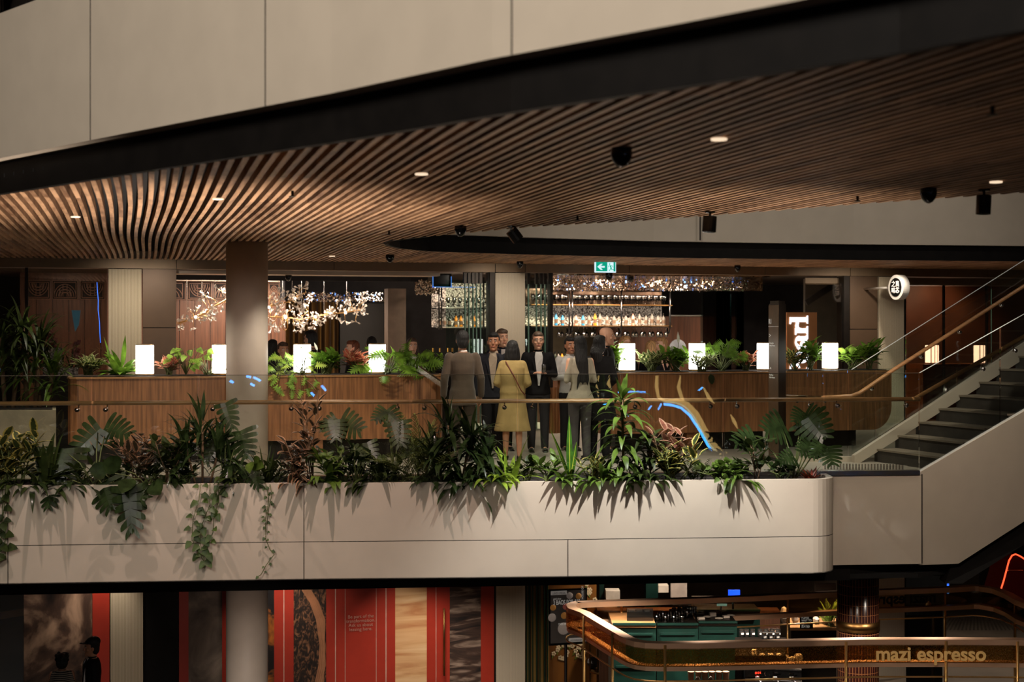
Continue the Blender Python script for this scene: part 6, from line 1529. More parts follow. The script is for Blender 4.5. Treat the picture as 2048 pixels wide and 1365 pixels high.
mr=N(nt,'ShaderNodeMapRange'); mr.inputs[1].default_value=.25; mr.inputs[2].default_value=.6; mr.inputs[3].default_value=.75; mr.inputs[4].default_value=.2; L(vo.outputs['Distance'],mr.inputs[0]); L(mr.outputs[0],mx.inputs[0]); L(tr.outputs[0],mx.inputs[1]); L(b.outputs[0],mx.inputs[2]); L(mx.outputs[0],out.inputs[0])
c_=sum(loop,V())/len(loop)
mb=MB(); mb.ribbon([(p.x,p.y) for p in ring],RZ-.31,RZ-.07,.01,1); o=mb.build('front_mesh_band',meshm,ki)
mb=MB(); bk_=r_end+[ring[0]]; mb.ribbon([(p.x,p.y) for p in bk_],RZ-.31,RZ-.07,.01,1); mb.build('back_glass_band',glass('amber_band_glass',(230,206,170),1.5),ki)
mb=MB(); mb.tube([V((p.x,p.y,RZ-.5)) for p in loop],.012,6); mb.build('thin_rail',MT['brass'],ki,smooth=True)
def near(px,front=True):
    src=ring if front else r_end; best=None
    for a,b in zip(src,src[1:]):
        def pxof(p): xc=p.x*CA-p.y*SA; d=p.x*SA+p.y*CA; return 1024+F*xc/d
        pa,pb=pxof(a),pxof(b)
        if min(pa,pb)<=px<=max(pa,pb) and pa!=pb: return a.lerp(b,(px-pa)/(pb-pa))
    return src[0]
for px,fr in ((1168,1),(1225,1),(1330,1),(1692,1),(1892,1),(2035,1),(1243,0),(1575,0),(1890,0),(2030,0)):
    p=near(px,fr); mb=MB(); mb.tube([V((p.x,p.y,ZL)),V((p.x,p.y,RZ-.02))],.02,8); mb.lathe([(.05,0),(.05,.02)],(p.x,p.y,ZL),12); mb.build('post',MT['brass'],ki,smooth=True)
# lettering on the bands
p0=near(1750); p1=near(1960); ang=math.atan2(p1.y-p0.y,p1.x-p0.x)
gt=M('gold_lettering',(226,180,110),.4,emit=.12,ecol=(226,180,110))
e_=V((sin(ang),-cos(ang),0))*.03
text('mazi espresso',.26,V((p0.x,p0.y,RZ-.27))+e_,gt,ki,rot=(pi/2,0,ang),name='fascia_lettering',ext=.006,sx=1.0,bold=.006)
q0=near(1872,False); q1=near(1758,False); ang2=math.atan2(q1.y-q0.y,q1.x-q0.x)
text('mazi espresso',.25,V((q0.x,q0.y,RZ-.25)),M('dark_lettering',(30,22,16),.5),ki,rot=(pi/2,0,ang2),name='fascia_lettering',ext=.006,bold=.006)
# brown tiled column through the kiosk
c=G(1716,21.6,0); tl,nt,out=newmat('glazed_brown_tiles'); L=nt.links.new
b=N(nt,'ShaderNodeBsdfPrincipled'); L(b.outputs[0],out.inputs[0]); b.inputs['Roughness'].default_value=.18
br=N(nt,'ShaderNodeTexBrick'); br.offset=0; br.inputs['Scale'].default_value=1; br.inputs['Brick Width'].default_value=.045; br.inputs['Row Height'].default_value=.145; br.inputs['Mortar Size'].default_value=.004; br.inputs['Color1'].default_value=rgb((54,26,22)); br.inputs['Color2'].default_value=rgb((44,20,18)); br.inputs['Mortar'].default_value=rgb((140,92,56))
tc=N(nt,'ShaderNodeTexCoord'); sp=N(nt,'ShaderNodeSeparateXYZ'); L(tc.outputs['Object'],sp.inputs[0]); at2=N(nt,'ShaderNodeMath',operation='ARCTAN2'); L(sp.outputs[1],at2.inputs[0]); L(sp.outputs[0],at2.inputs[1]); mu2=N(nt,'ShaderNodeMath',operation='MULTIPLY'); mu2.inputs[1].default_value=.31; L(at2.outputs[0],mu2.inputs[0]); cx=N(nt,'ShaderNodeCombineXYZ'); L(mu2.outputs[0],cx.inputs[0]); L(sp.outputs[2],cx.inputs[1]); L(cx.outputs[0],br.inputs['Vector']); L(br.outputs['Color'],b.inputs['Base Color'])
mb=MB(); mb.lathe([(.31,ZL),(.31,-1.3)],(0,0,0),48); o=mb.build('column_tiled',tl); o.location=(c.x,c.y,0); struct(o)
for p in o.data.polygons:
    if len(p.vertices)==4: p.use_smooth=True
zb=H-(1268-HZ)/F*21.3; mb=MB(); mb.lathe([(.325,zb),(.325,zb+.15)],(0,0,0),48); o=mb.build('column_brass_band',MT['brassdark'],smooth=False); o.location=(c.x,c.y,0); struct(o)
for p in o.data.polygons:
    if len(p.vertices)==4: p.use_smooth=True
# kiosk counters: green panelled units
gr=MT['green']
def cab(label,x0,x1,ytop,d,depth=.6,z1=None,mat=gr,open_=False):
    a=P(x0,ytop,d); z=a.z; b=P(x1,ytop,d); t=thing('counter_unit',label,'counter',V(((a.x+b.x)/2,(a.y+b.y)/2,ZL)))
    mb=MB(); Ls=(b-a); Ls.z=0; dirn=Ls.normalized(); nr=V((-dirn.y,dirn.x,0)); 
    pr=[a,b,b+nr*depth,a+nr*depth]; mb.prism([(p.x,p.y) for p in pr],ZL,z-.04); mb.build('carcass',mat,t)
    mb=MB(); mb.prism([(p.x,p.y) for p in (a-nr*.02,b-nr*.02,b+nr*(depth),a+nr*(depth))],z-.04,z); mb.build('worktop',MT['railwood'] if x0<1300 else MT['dkmetal'],t)
    mb=MB(); mb.beam(V((a.x,a.y,z+.01))-nr*.02,V((b.x,b.y,z+.01))-nr*.02,.04,.03); mb.build('front_rim',mat,t)
    n=max(1,int(Ls.length/.75)); 
    for k in range(n):
        q0=a+dirn*(Ls.length*(k+.08)/n)-nr*.012; q1=a+dirn*(Ls.length*(k+.92)/n)-nr*.012; mb=MB()
        for s0,s1 in (((q0,z-.14),(q1,z-.14)),((q0,z-.62),(q1,z-.62)),((q0,z-.14),(q0,z-.62)),((q1,z-.14),(q1,z-.62))): mb.beam(V((s0[0].x,s0[0].y,s0[1])),V((s1[0].x,s1[0].y,s1[1])),.03,.03)
        mb.build('door_panel',mat,t)
    return t,z
cab('dark green kiosk counter unit on the left carrying the till box and glasses',1225,1312,1250,21.0,.9)
cab('green kiosk counter unit with tableware on top, in the middle',1314,1396,1250,21.4,.7)
cab('green kiosk counter unit right of the middle one',1397,1474,1246,21.5,.7)
cab('tall dark green unit behind the counters, under the back rail',1396,1520,1222,24.6,.6)
zt_=ZL
# till box, jars, glasses, cups
bx=P(1255,1262,21.2); t=thing('till_box','long low black box on the left kiosk counter','box',bx)
zc2=P(1250,1250,21.0).z
mb=MB(); a=G(1254,21.25,0); b2_=G(1306,21.25,0); mb.prism([(p.x,p.y) for p in (a,b2_,G(1306,21.55,0),G(1254,21.55,0))],zc2,zc2+.13); mb.build('body',MT['blackgl'],t); 
for k in range(3):
    p=G(1262+k*15,21.4,zc2+.131); mb=MB(); mb.box((p.x-.04,p.y-.05,p.z),(p.x+.04,p.y+.05,p.z+.01)); mb.build('key_pad',MT['steel'],t)
gk=glass('jar_glass',(230,228,222),2.8,.08); jp=None
zg=P(1350,1250,21.4).z
for i,(px,dd) in enumerate([(1314+k*5.6,21.5+.14*(k%3)) for k in range(10)]+[(1343+k*5.2,21.9+.12*(k%2)) for k in range(7)]):
    p=G(px,dd,zg)
    if jp is None:
        mb=MB(); mb.lathe([(.034,0),(.038,.13),(.035,.13),(.031,.01)],(0,0,0),12); jp=mb.build('water_glass',gk,smooth=True); o=jp
    else: o=jp.copy(); COL.objects.link(o)
    o.location=p; tag(o,'clear drinking glass crowded on the kiosk counter beside the black till box','glass',group='drinking glasses on the kiosk counter')
ft=M('blue_cloth',(50,120,220),.7)
for px,lb in ((1372,'blue folded cloth hanging behind the kiosk counter, left piece'),(1386,'blue folded cloth hanging behind the kiosk counter, right piece')):
    p=P(px,1232,22.6); mb=MB(); n=8; mb.ribbon([(p.x-.05+.1*k/n,p.y+.015*sin(k*2)) for k in range(n+1)],p.z-.18,p.z+.14,.02); tag(mb.build('towel',ft),lb,'cloth')
rnk=random.Random(4); whi=M('crockery_white',(206,190,172),.35)
for i,px in enumerate((1402,1415,1425,1438,1452,1462)):
    p=G(px,21.75+.12*(i%3),P(1430,1246,21.5).z); mb=MB()
    if i%2: mb.lathe([(.03,0),(.06,.012),(.062,.016),(.03,.006)],(0,0,0),16)
    else: mb.box((-.05,-.03,0),(.05,.03,.03+.012*(i%4)))
    o=mb.build('serving_dish' if i%2 else 'napkin_box',whi); o.location=p; tag(o,('small white dish' if i%2 else 'small pale box')+' on the green kiosk unit, number in row from the left: '+('one','two','three','four','five','six')[i],'dish' if i%2 else 'box')
# lidded jars with lettering
jd=None
for row,xs,y,d in ((0,(1483,1493,1505,1520,1532,1545,1556),1268,20.9),(1,(1528,1540,1554),1275,20.3)):
    for px in xs:
        p=P(px,y+6,d)
        if jd is None:
            t=thing('storage_jar','x','jar',p); mb=MB(); mb.lathe([(.034,0),(.036,.01),(.036,.085),(.03,.092)],(0,0,0),14); mb.build('jar_body',M('black_jar',(24,22,22),.3),t,world=False,smooth=True)
            mb=MB(); mb.lathe([(.037,.09),(.037,.108),(.02,.11)],(0,0,0),14); mb.build('lid',MT['steel'],t,world=False); 
            mb=MB(); mb.box((-.02,-.038,.035),(.02,-.036,.06)); mb.build('white_mark',pw,t,world=False); jd=t
        else: t=dup(jd,p)
        t['label']='small dark jar with a pale lid and white marking on the kiosk shelf'; t['group']='marked jars on the kiosk shelf'
ksh=P(1520,1280,20.9); mb=MB(); a=G(1470,20.0,0); mb.prism([(p.x,p.y) for p in (a,G(1572,20.0,0),G(1572,21.2,0),G(1470,21.2,0))],ksh.z-.9,ksh.z-.03); mb.m=0
tag(mb.build('kiosk_shelf',MT['dkmetal']),'dark raised shelf unit carrying the marked jars','shelf')
# prep table with food at the back right
pz=P(1600,1256,24.0).z; t=thing('prep_table','lit worktop with plates and papers behind the kiosk, right part','table',G(1620,24.2,ZL))
mb=MB(); mb.prism([(p.x,p.y) for p in (G(1580,24,0),G(1675,24,0),G(1675,24.8,0),G(1580,24.8,0))],pz-.05,pz); mb.build('worktop',MT['railwood'],t)
mb=MB(); mb.prism([(p.x,p.y) for p in (G(1582,24.05,0),G(1673,24.05,0),G(1673,24.7,0),G(1582,24.7,0))],ZL,pz-.05); mb.build('base',MT['blackgl'],t)
for i,(px,w_,h_,nm,m_,lb) in enumerate(((1568,.12,.3,'paper_bag',whi,'white crumpled paper bag on the prep worktop, left end'),(1590,.1,.2,'paper_bag',whi,'smaller white paper bag right of the crumpled one'),(1606,.1,.16,'bread_board',MT['railwood'],'light wooden board with bread on the prep worktop'),(1632,.09,.13,'napkin_stack',whi,'stack of white napkins right of the black menu sign'),(1652,.13,.2,'paper_bag',whi,'white bag beside the potted fern on the prep worktop'))):
    p=G(px,24.3,pz); mb=MB(); mb.ball(V((0,0,h_/2)),(w_*.6,.08,h_/2),8); o=mb.build(nm,m_); o.location=p; tag(o,lb,'bag' if 'bag' in nm else 'board' if 'board' in nm else 'napkins')
t=thing('menu_sign','small black letter-board sign with white text on the prep worktop','sign',G(1613,23.9,pz)); p=G(1600,23.9,pz); q=G(1626,23.9,pz)
mb=MB(); mb.ext([p,q,q+V((0,0,.24)),p+V((0,0,.24))],V((SA*.02,CA*.02,0))); mb.build('board',MT['blackgl'],t)
for k,s in enumerate(('PLEASE','WAIT TO','BE','SEATED')): text(s,.05,G(1603,23.86,pz+.18-k*.05),pw,t,rot=(pi/2,0,-A),name='sign_text',ext=.001,sx=.8)
t=plant('potted_fern','green arching fern at the right end of the prep worktop, left of the tiled column',G(1660,24.1,pz)); fronds(t,RN(91),18,.5,'bright',.1,(40,88),.7,14,.016,.03)
# POS screens
scb=M('blue_screen',(30,80,255),.4,emit=1.8,ecol=(20,70,255))
def screen(label,px0,py0,px1,py1,d,m):
    t=thing('till_screen',label,'screen',P((px0+px1)/2,py1,d)); a,b=P(px0,py1,d),P(px1,py0,d)
    mb=MB(); mb.ext([a,V((b.x,b.y,a.z)),b,V((a.x,a.y,b.z))],V((SA*.03,CA*.03,0))); mb.build('display',m,t); mb=MB(); c=(a+b)/2; mb.tube([V((c.x,c.y+.05,a.z-.2)),V((c.x,c.y+.05,b.z-.03))],.02,6); mb.build('stand',MT['blackgl'],t)
screen('bright blue till screen above the back rail',1457,1181,1480,1197,24.5,scb)
screen('pale blue tablet lying behind the back rail, left of the blue screen',1434,1209,1454,1213,24.5,M('pale_blue_screen',(110,180,230),.4,emit=.7,ecol=(110,180,230)))
# back area of the kiosk shop
mb=MB(); mb.box((XY(1193,28),28,ZL),(XY(1700,28),28.1,ZT)); struct(mb.build('wall_shop_back',M('shop_back_plaster',(96,80,62),.7,var=.3,scale=1.5)))
def backp(label,name,cat,x0,x1,y0,y1,d,m,th=.3):
    a,b=P(x0,y1,d),P(x1,y0,d); mb=MB(); mb.ext([a,V((b.x,b.y,a.z)),b,V((a.x,a.y,b.z))],V((SA*th,CA*th,0))); return tag(mb.build(name,m),label,cat)
backp('dark green cupboard panel at the back of the kiosk shop, centre','cupboard','cupboard',1292,1316,1150,1250,26.5,gr)
backp('green post of the back shelving, left','shelf_post','post',1199,1208,1150,1240,26.5,gr,.1)
backp('pale grey door with a small handle in the back of the kiosk shop','pale_door','door',1342,1374,1150,1205,26.6,M('pale_door',(168,150,136),.6,emit=.06),.1)
backp('stacked white boxes on the back shelf left of the pale door','white_box','box',1317,1337,1172,1186,26.4,whi)
backp('white basin hood between the green posts at the back','white_basin','basin',1212,1240,1183,1200,26.2,whi)
backp('white tray block below the basin','white_block','box',1210,1234,1208,1220,26.0,whi)
backp('long brown service bench running behind the kiosk','service_bench','bench',1195,1560,1222,1400,25.6,MT['dkwood'])
backp('pale timber slatted sign board at the back near the tiled column','timber_board','board',1630,1672,1168,1190,27,M('pale_boards',(120,98,80),.7,stretch=(.3,1,8)),.05)
backp('white painted wall menu at the back right with small pictures','wall_menu','menu',1640,1661,1193,1207,26.8,M('menu_paper',(130,112,96),.7),.03)
backp('grey bread bin on the back bench left of the tablet','bread_bin','bin',1387,1431,1199,1218,25.4,M('grey_bin',(66,54,44),.5))
# people behind the kiosk
kp=person('person in a grey apron bending over the back bench of the kiosk',G(1263,24.3,ZL),AW+.3,1.68,'mid','black','short','shirt',w('apron_grey',(150,136,124)),arms='table')
kp2=person('person with curly brown hair raising an open hand behind the kiosk',G(1548,25.0,ZL),CAMR+.4,1.55,'mid','brown','curly','shirt',w('dark_brown',(40,30,26)),arms='down',armsL='raise')
kp3=person('person in a dark top at the back right of the kiosk, beside the pale board',G(1612,25.6,ZL),CAMR-.6,1.66,'mid','brown','long','shirt',w('dark_brown',(40,30,26)),arms='hold',sex='f')
# coffee machine
zm=H-(1337-HZ)/F*19.9; t=thing('coffee_machine','chrome and black espresso machine with red-lit buttons and cups on top','coffee machine',G(1547,20.2,zm-.4))
a=G(1489,19.9,0); b2_=G(1603,19.75,0); nr=V((SA,CA,0))*.45
def kbox(name,a,b,z0,z1,nr,mat,off=0):
    mb=MB(); mb.prism([(p.x,p.y) for p in (a,b,b+nr,a+nr)],z0,z1); return mb.build(name,mat,t)
kbox('machine_body',a,b2_,zm-.42,zm,nr,M('machine_black',(18,20,24),.12)); kbox('top_tray',a-nr*.03,b2_-nr*.03,zm,zm+.02,nr*1.03,MT['steel'])
kbox('drip_panel',a-nr*.08,b2_-nr*.08,zm-.36,zm-.13,nr*.1,MT['chrome'])
rl=M('red_button_light',(255,60,40),.4,emit=3,ecol=(255,50,30))
for px in (1512,1517,1522,1544.5,1549.5,1554.5,1577.5,1582.5,1587.5):
    p=P(px,1347-(px-1512)*.055,19.86); mb=MB(); mb.tube([p+V((.012*cos(k*pi/6),0,.012*sin(k*pi/6))) for k in range(13)],.003,5,cap=False); mb.build('button_ring',rl,t)
p=P(1533,1348,19.85); mb=MB(); mb.tube([p+V((.03*cos(k*pi/8),0,.03*sin(k*pi/8))) for k in range(17)],.004,5,cap=False); mb.build('dial',MT['steel'],t)
for px in (1515,1550,1583): p=P(px,1362,19.7); mb=MB(); mb.lathe([(.035,0),(.035,.05),(.03,.06)],(p.x,p.y,p.z),14); mb.tube([p+V((0,-.02,.02)),p+V((0,-.16,.0))],.012,8); mb.build('group_head',MT['chrome'],t,smooth=True)
# cup stacks on the machine
cup=M('cup_white',(196,182,168),.4)
for i,(px,n_,r_) in enumerate(((1508,9,.034),(1524,6,.036),(1541,6,.04),(1557,6,.038),(1572,5,.034))):
    for k in range(n_):
        p=G(px,20.05,zm+.02+k*.02); mb=MB(); mb.lathe([(r_*.72,0),(r_,.045),(r_*.92,.045),(r_*.66,.006)],(0,0,0),14); o=mb.build('coffee_cup',cup,smooth=True); o.location=p
        tag(o,'white coffee cup in the %s stack on the espresso machine'%('first','second','third','fourth','fifth')[i],'cup',group='coffee cups in the %s stack'%('first','second','third','fourth','fifth')[i])
for px,lb in ((1584,'white square sugar canister on the espresso machine'),(1597,'taller white square canister at the right end of the espresso machine')):
    p=G(px,20.0,zm+.02); mb=MB(); hh=.1 if px<1590 else .14; mb.prism([(p.x-.045,p.y-.04),(p.x+.045,p.y-.04),(p.x+.045,p.y+.04),(p.x-.045,p.y+.04)],p.z,p.z+hh); mb.prism([(p.x-.035,p.y-.03),(p.x+.035,p.y-.03),(p.x+.035,p.y+.03),(p.x-.035,p.y+.03)],p.z+hh,p.z+hh+.012); tag(mb.build('canister',cup),lb,'canister')
# front counter of the kiosk with cup row and taps
zf=H-(1373-HZ)/F*19.3
mb=MB(); mb.prism([(p.x,p.y) for p in (G(1225,19.2,0),G(2100,19.2,0),G(2100,19.72,0),G(1225,19.72,0))],ZL,zf-.06); tag(mb.build('front_counter',MT['dkmetal']),'dark front counter of the coffee kiosk under the brass frame','counter')
for i,px in enumerate((1382,1397,1410,1424,1438,1452)):
    p=G(px,19.6,zf-.04); mb=MB(); mb.lathe([(.035,-.02),(.044,.16),(.046,.165),(.04,.165)],(0,0,0),16); o=mb.build('paper_cup',M('paper_cup_tan',(186,146,116),.6) if 'paper_cup_tan' not in bpy.data.materials else bpy.data.materials['paper_cup_tan'],smooth=True); o.location=p; tag(o,'tan paper cup in the row at the bottom edge of the kiosk','cup',group='paper cups along the kiosk counter')
for px,lb in ((1391,'left chrome swan-neck tap at the bottom edge of the kiosk'),(1417,'right chrome swan-neck tap at the bottom edge of the kiosk')):
    p=G(px,19.4,zf-.1); mb=MB(); mb.tube([p]+[p+V((.035-.035*cos(a*pi/8),0,.15+.05*sin(a*pi/8))) for a in range(9)]+[p+V((.07,0,.06))],.009,8); tag(mb.build('tap',MT['chrome'],smooth=True),lb,'tap')
# serving stand left (dark shelving with red box) under the ring's left tip
t=thing('shelf_rack','brass-edged rack with bags under the left tip of the canopy','rack',G(1190,22.6,ZL))
mb=MB()
for px in (1180,1196):
    mb.tube([G(px,22.6,ZL),G(px,22.6,-2.7)],.015,6)
for z in (-3.1,-3.6,-4.2): a=G(1178,22.6,z); mb.prism([(p.x,p.y) for p in (G(1178,22.6,0),G(1198,22.4,0),G(1198,22.9,0),G(1178,23,0))],z-.02,z)
mb.build('rack_frame',MT['brassdark'],t)
p=G(1189,22.7,-3.1); mb=MB(); mb.ext([p+V((-.1,0,0)),p+V((.09,0,0)),p+V((.06,0,.17)),p+V((-.04,0,.2))],(0,.15,0)); tag(mb.build('red_bag',M('red_bag',(190,40,36),.5,emit=.04)),'small bright red bag on the rack under the left tip of the canopy','bag')
p=G(1190,22.7,-3.6); mb=MB(); mb.ball(p+V((0,.1,.09)),(.1,.1,.09),10); tag(mb.build('black_bag',cloth('bagwhite',(96,90,88))),'black and white bag on the rack below the red bag','bag')
# floor plate of tactile studs, escalator at lower right
pp=[PZ(1880,1262,ZL),PZ(2040,1262,ZL),PZ(2015,1236,ZL),PZ(1900,1236,ZL)]
mb=MB(); pa,pb2,pc,pd2=pp[0],pp[1],pp[2],pp[3]
mb.m=1; mb.prism([(q.x,q.y) for q in pp],ZL-.01,ZL+.003); mb.m=0
for i in range(20):
    for k in range(12):
        u=(i+.5)/20; v=(k+.5)/12; q=pa.lerp(pb2,u).lerp(pd2.lerp(pc,u),v); mb.lathe([(.03,0),(.025,.01)],(q.x,q.y,ZL),6)
tag(mb.build('tactile_paving',[MT['steel'],MT['lowfloor']]),'patch of steel tactile studs on the lower floor at the right','paving')
es=thing('escalator','dark escalator end with red side glowing at its edge, far right','escalator',G(2040,24.5,ZL))
rd_=M('escalator_red',(92,16,12),.25,emit=.03,ecol=(120,10,5)); edl=M('orange_edge_light',(255,110,70),.4,emit=2.2,ecol=(255,80,45))
shape=[(1998,1192),(2008,1160),(2018,1122),(2024,1112),(2031,1109),(2040,1113),(2060,1126),(2100,1150),(2100,1215)]
pts=[P(x,y,24.5) for x,y in shape]
mb=MB(); mb.ext(pts,V((SA*.8,CA*.8,0))); mb.build('side_panel',rd_,es)
mb=MB(); mb.tube(pts[:-1],.014,6); mb.build('edge_light',edl,es,smooth=True)
mb=MB(); mb.tube([P(2016,1142,24.45),P(2046,1142,24.45)],.01,6); mb.build('grab_bar',MT['steel'],es)
mb=MB(); mb.box((XY(1812,27),27,ZL),(XY(1890,27),27.1,ZT)); struct(mb.build('wall_dark_lower',MT['blackgl']))
backp('dim green-grey glass wall on the lower floor behind the kiosk, right','green_glass_wall','wall',1960,2120,1085,1195,27,M('dim_green_glass',(40,44,34),.25),.05)
mb=MB(); q=G(1896,23.6,0); mb.tube([P(1896,1166,23.6),P(1896,1188,23.6)],.02,6); tag(mb.build('blue_light_strip',bl),'small vertical blue light behind the canopy post at the lower right','light strip')
mb=MB(); tag(mb.lathe([(.02,0),(.05,.03),(.03,.08),(.012,.1)],(0,0,0),12).build('white_dish',whi),'small white dish with a spoon behind the canopy at the lower right','dish').location=P(1857,1215,23.5)
mb=MB(); a=P(1820,1216,23.8); mb.prism([(p.x,p.y) for p in (G(1812,23.3,0),G(1885,23.3,0),G(1885,24.2,0),G(1812,24.2,0))],ZL,a.z-.03); tag(mb.build('side_counter',MT['blackgl']),'black side counter with a white dish right of the cream pier','counter')
# ================= reflections of the mall's other side =================
# an arched brass handrail with a blue light line stands across the atrium and is mirrored by the near balustrade
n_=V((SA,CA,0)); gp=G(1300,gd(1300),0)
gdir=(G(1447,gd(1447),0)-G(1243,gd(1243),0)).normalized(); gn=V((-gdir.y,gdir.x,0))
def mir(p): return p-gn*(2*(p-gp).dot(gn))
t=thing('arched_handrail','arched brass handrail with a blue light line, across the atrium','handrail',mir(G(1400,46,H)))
blr=M('bright_blue_led',(90,170,255),.4,emit=26,ecol=(60,150,255)); brr=M('glowing_brass_rail',(230,190,110),.3,metal=.4,emit=5,ecol=(220,180,110))  # the brass emits by itself so its reflection in the glass shows
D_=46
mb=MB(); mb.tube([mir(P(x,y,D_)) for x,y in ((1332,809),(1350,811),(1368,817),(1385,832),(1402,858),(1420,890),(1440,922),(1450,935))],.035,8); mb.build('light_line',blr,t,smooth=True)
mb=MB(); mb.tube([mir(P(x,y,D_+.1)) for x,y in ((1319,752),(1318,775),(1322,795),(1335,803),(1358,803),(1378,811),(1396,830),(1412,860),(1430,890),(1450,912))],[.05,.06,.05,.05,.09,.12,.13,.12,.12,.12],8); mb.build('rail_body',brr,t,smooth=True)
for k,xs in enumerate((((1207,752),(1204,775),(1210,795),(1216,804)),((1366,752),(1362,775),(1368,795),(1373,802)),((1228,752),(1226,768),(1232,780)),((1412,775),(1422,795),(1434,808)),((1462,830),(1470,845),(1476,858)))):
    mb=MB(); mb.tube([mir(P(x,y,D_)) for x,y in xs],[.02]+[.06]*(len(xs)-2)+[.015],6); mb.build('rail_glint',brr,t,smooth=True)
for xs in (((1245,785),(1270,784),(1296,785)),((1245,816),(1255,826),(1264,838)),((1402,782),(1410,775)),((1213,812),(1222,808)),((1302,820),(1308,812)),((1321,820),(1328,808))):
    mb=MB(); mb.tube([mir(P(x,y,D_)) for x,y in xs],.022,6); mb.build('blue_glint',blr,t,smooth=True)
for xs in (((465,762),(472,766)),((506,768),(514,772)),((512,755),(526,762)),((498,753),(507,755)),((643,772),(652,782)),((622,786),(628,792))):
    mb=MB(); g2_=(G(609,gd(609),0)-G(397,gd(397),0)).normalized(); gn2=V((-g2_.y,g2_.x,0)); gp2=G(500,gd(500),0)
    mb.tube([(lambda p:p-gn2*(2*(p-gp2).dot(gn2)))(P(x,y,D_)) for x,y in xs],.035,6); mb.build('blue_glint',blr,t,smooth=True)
# ================= lights =================
def lamp(kind,name,loc,power,col=(255,214,170),size=.2,aim=None,angle=60,blend=.6,sy=None,spread=None):
    l=bpy.data.lights.new(name,kind); l.energy=power; l.color=rgb(col)[:3]
    if kind=='SPOT': l.spot_size=R(angle); l.spot_blend=blend; l.shadow_soft_size=size
    elif kind=='AREA':
        l.size=size
        if sy: l.shape='RECTANGLE'; l.size_y=sy
        if spread: l.spread=R(spread)
    else: l.shadow_soft_size=size
    o=bpy.data.objects.new(name,l); COL.objects.link(o); o.location=loc
    if aim is not None: o.rotation_euler=(V(aim)-V(loc)).to_track_quat('-Z','Y').to_euler()
    return o
WARM=(255,242,222); NEU=(255,246,234)
# downlights over the planter: crisp leaf shadows on the panel
for x,pw_,d in ((140,270,15.35),(700,330,15.25),(1290,1180,15.2),(1530,230,15.3)):
    lamp('SPOT','planter_downlight',G(x,d,2.95),pw_,(255,253,250) if x>1000 else (255,228,218),.03,G(x if x<1500 else 1470,pdp(x)+.1,-.6),96 if x<1200 else 80 if x<1400 else 56,.7)
# broad atrium light on the upper fascia and panels
lamp('AREA','atrium_light',cw(-6,1.0,8.0),760,NEU,4,cw(-1.0,11,3.9),sy=3)
lamp('AREA','atrium_light',cw(2,-3.0,6.5),560,NEU,5,cw(0,17,.0),sy=3)
lamp('SPOT','void_fascia_fill',cw(9,17.5,8.2),430,NEU,.3,cw(5,23,3.8),70,.9)  # added spot brightening the far fascia of the ceiling opening
# unseen spots added below the frame to brighten the timber slats
lamp('SPOT','slat_fill_uplight',G(1500,12.5,-3.6),1700,(255,238,220),.15,PZ(1500,410,ZC),36,1.0)
lamp('SPOT','slat_fill_uplight',G(420,12.0,-3.6),3600,(255,238,222),.15,PZ(400,420,ZC),58,1.0)
lamp('SPOT','column_fill',G(540,12.6,2.9),330,(255,236,220),.04,G(494,19.4,.6),34,.8)
lamp('SPOT','column_fill',G(494,11.5,-1.0),430,(255,228,208),.06,G(494,19.4,-3.4),30,.8)  # added unseen spot to brighten the lower column
lamp('SPOT','guests_fill',G(1000,13.6,2.9),330,(255,240,222),.05,G(1040,20.2,1.0),40,.9)  # added front light so the guests' faces show
lamp('SPOT','slat_fill_uplight',G(1000,14.5,-3.0),350,(255,226,200),.15,PZ(1000,330,ZC),60,1.0)
# walkway and counter downlights
for x,d,p in ((120,18.6,60),(300,18.6,110),(640,18.6,170),(1000,19.0,170),(1100,20.4,80),(1350,19.0,150),(1640,19.0,120)):
    lamp('SPOT','walkway_downlight',G(x,d,2.95),p,WARM,.05,G(x,d+.5,0),100,.8)
for x,p in ((250,60),(320,55),(1025,85),(1780,90),(1725,60)):
    q=PY(x,560,YW-1.3); lamp('SPOT','pier_downlight',V((q.x,YW-1.6,2.95)),p,WARM,.04,V((q.x,YW+.2,1.4)),100,1)
# dining room and bar
for x,y,p in ((130,27.3,26),(430,27.3,85),(500,28.2,50),(620,27.5,75),(760,27.8,20)): q=PY(x,600,y); lamp('AREA','dining_light',V((q.x,y,2.85)),p,(255,236,216),.5,V((q.x,y+.4,0)))  # leftmost one added so the lattice behind the dark window shows
for x,y,p in ((1160,26.6,130),(1270,26.6,140),(1380,26.8,80),(930,26.3,80),(1500,26.5,40)): q=PY(x,600,y); lamp('AREA','bar_light',V((q.x,y,2.80)),p,(255,228,204),.25,V((q.x,y+.5,1.2)))
for x,z in ((1180,1.2),(1280,1.2),(1340,1.2),(1450,1.3)): q=PY(x,600,25.6); lamp('POINT','bar_glow',V((q.x,26.0,z+.6)),4,(255,216,180),.2)
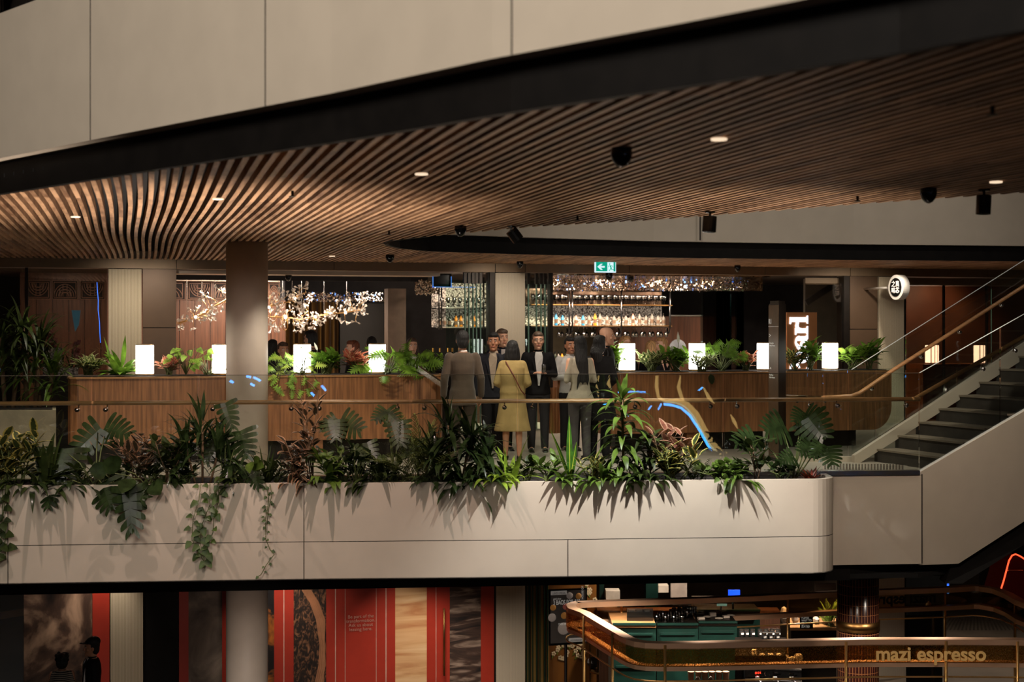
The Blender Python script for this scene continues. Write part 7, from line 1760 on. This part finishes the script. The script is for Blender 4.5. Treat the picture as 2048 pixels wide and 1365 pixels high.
# lower floor
for x,d,p in ((60,22.6,26),(200,23.4,70),(560,23.6,100),(640,23.6,30),(815,23.6,130),(880,23.6,70),(930,23.6,50),(1020,23.6,35),(1780,24.5,70)):
    lamp('SPOT','hoarding_downlight',G(x,d,-1.5),p*1.5,(255,240,224),.05,G(x,d+1.0,-3.6),62,.8)
for x,d,p in ((1140,22.8,60),(1215,20.6,45),(1260,20.6,120),(1400,20.2,160),(1550,20.4,170),(1700,19.9,110),(1860,20.2,110),(1300,25.6,90),(1450,25.8,60),(1620,24.0,170),(1960,29,160)):
    lamp('SPOT','kiosk_downlight',G(x,d,-1.45),p*2.4,(255,240,222),.06,G(x,d,ZL),120,.8)
lamp('SPOT','stair_light',G(1980,17.6,2.9) ,120,WARM,.06,G(1900,19,.5),90,.8)
q=PY(1930,600,26.2); lamp('SPOT','tinted_window_fill',V((q.x,26.3,2.85)),130,WARM,.06,V((q.x,27.5,1.6)),120,.8)  # added spot so the wall behind the tinted glass shows
lamp('SPOT','stair_fascia_fill',G(1790,13.0,2.9),540,(255,236,216),.2,G(1830,18,-.5),58,1)  # added spot brightening the pale slab edge beside the stairs
# lettering becomes plain mesh
bpy.context.view_layer.update(); dg_=bpy.context.evaluated_depsgraph_get()
for o in [o for o in bpy.data.objects if o.type=='FONT']:
    me=bpy.data.meshes.new_from_object(o.evaluated_get(dg_)); nm=o.name; q=bpy.data.objects.new('x',me); COL.objects.link(q)
    q.parent=o.parent; q.matrix_parent_inverse=o.matrix_parent_inverse.copy(); q.location=o.location; q.rotation_euler=o.rotation_euler; q.scale=o.scale
    bpy.data.objects.remove(o); q.name=nm
# world
wd=bpy.data.worlds.new('world'); wd.use_nodes=True; bg=wd.node_tree.nodes['Background']; bg.inputs[0].default_value=rgb((120,96,76)); bg.inputs[1].default_value=.05; SC.world=wd
# camera
cam=bpy.data.cameras.new('camera'); cam.sensor_width=36; cam.lens=50; cam.shift_y=-(682.5-HZ)/2048; cam.clip_end=200
co=bpy.data.objects.new('camera',cam); COL.objects.link(co); co.location=(0,0,H); co.rotation_euler=(pi/2,0,-A); SC.camera=co
cam.dof.use_dof=True; cam.dof.focus_distance=19.2; cam.dof.aperture_fstop=1.6
vs_=SC.view_settings; SC.display_settings.display_device='sRGB'; vs_.view_transform='Standard'; vs_.look='None'; vs_.gamma=1; vs_.exposure=0; vs_.use_curve_mapping=False
cy=SC.cycles; cy.use_denoising=True; cy.transparent_max_bounces=24; cy.max_bounces=7; cy.glossy_bounces=3; cy.transmission_bounces=4; cy.diffuse_bounces=3; cy.caustics_reflective=False; cy.caustics_refractive=False; cy.sample_clamp_indirect=4; cy.use_light_tree=True
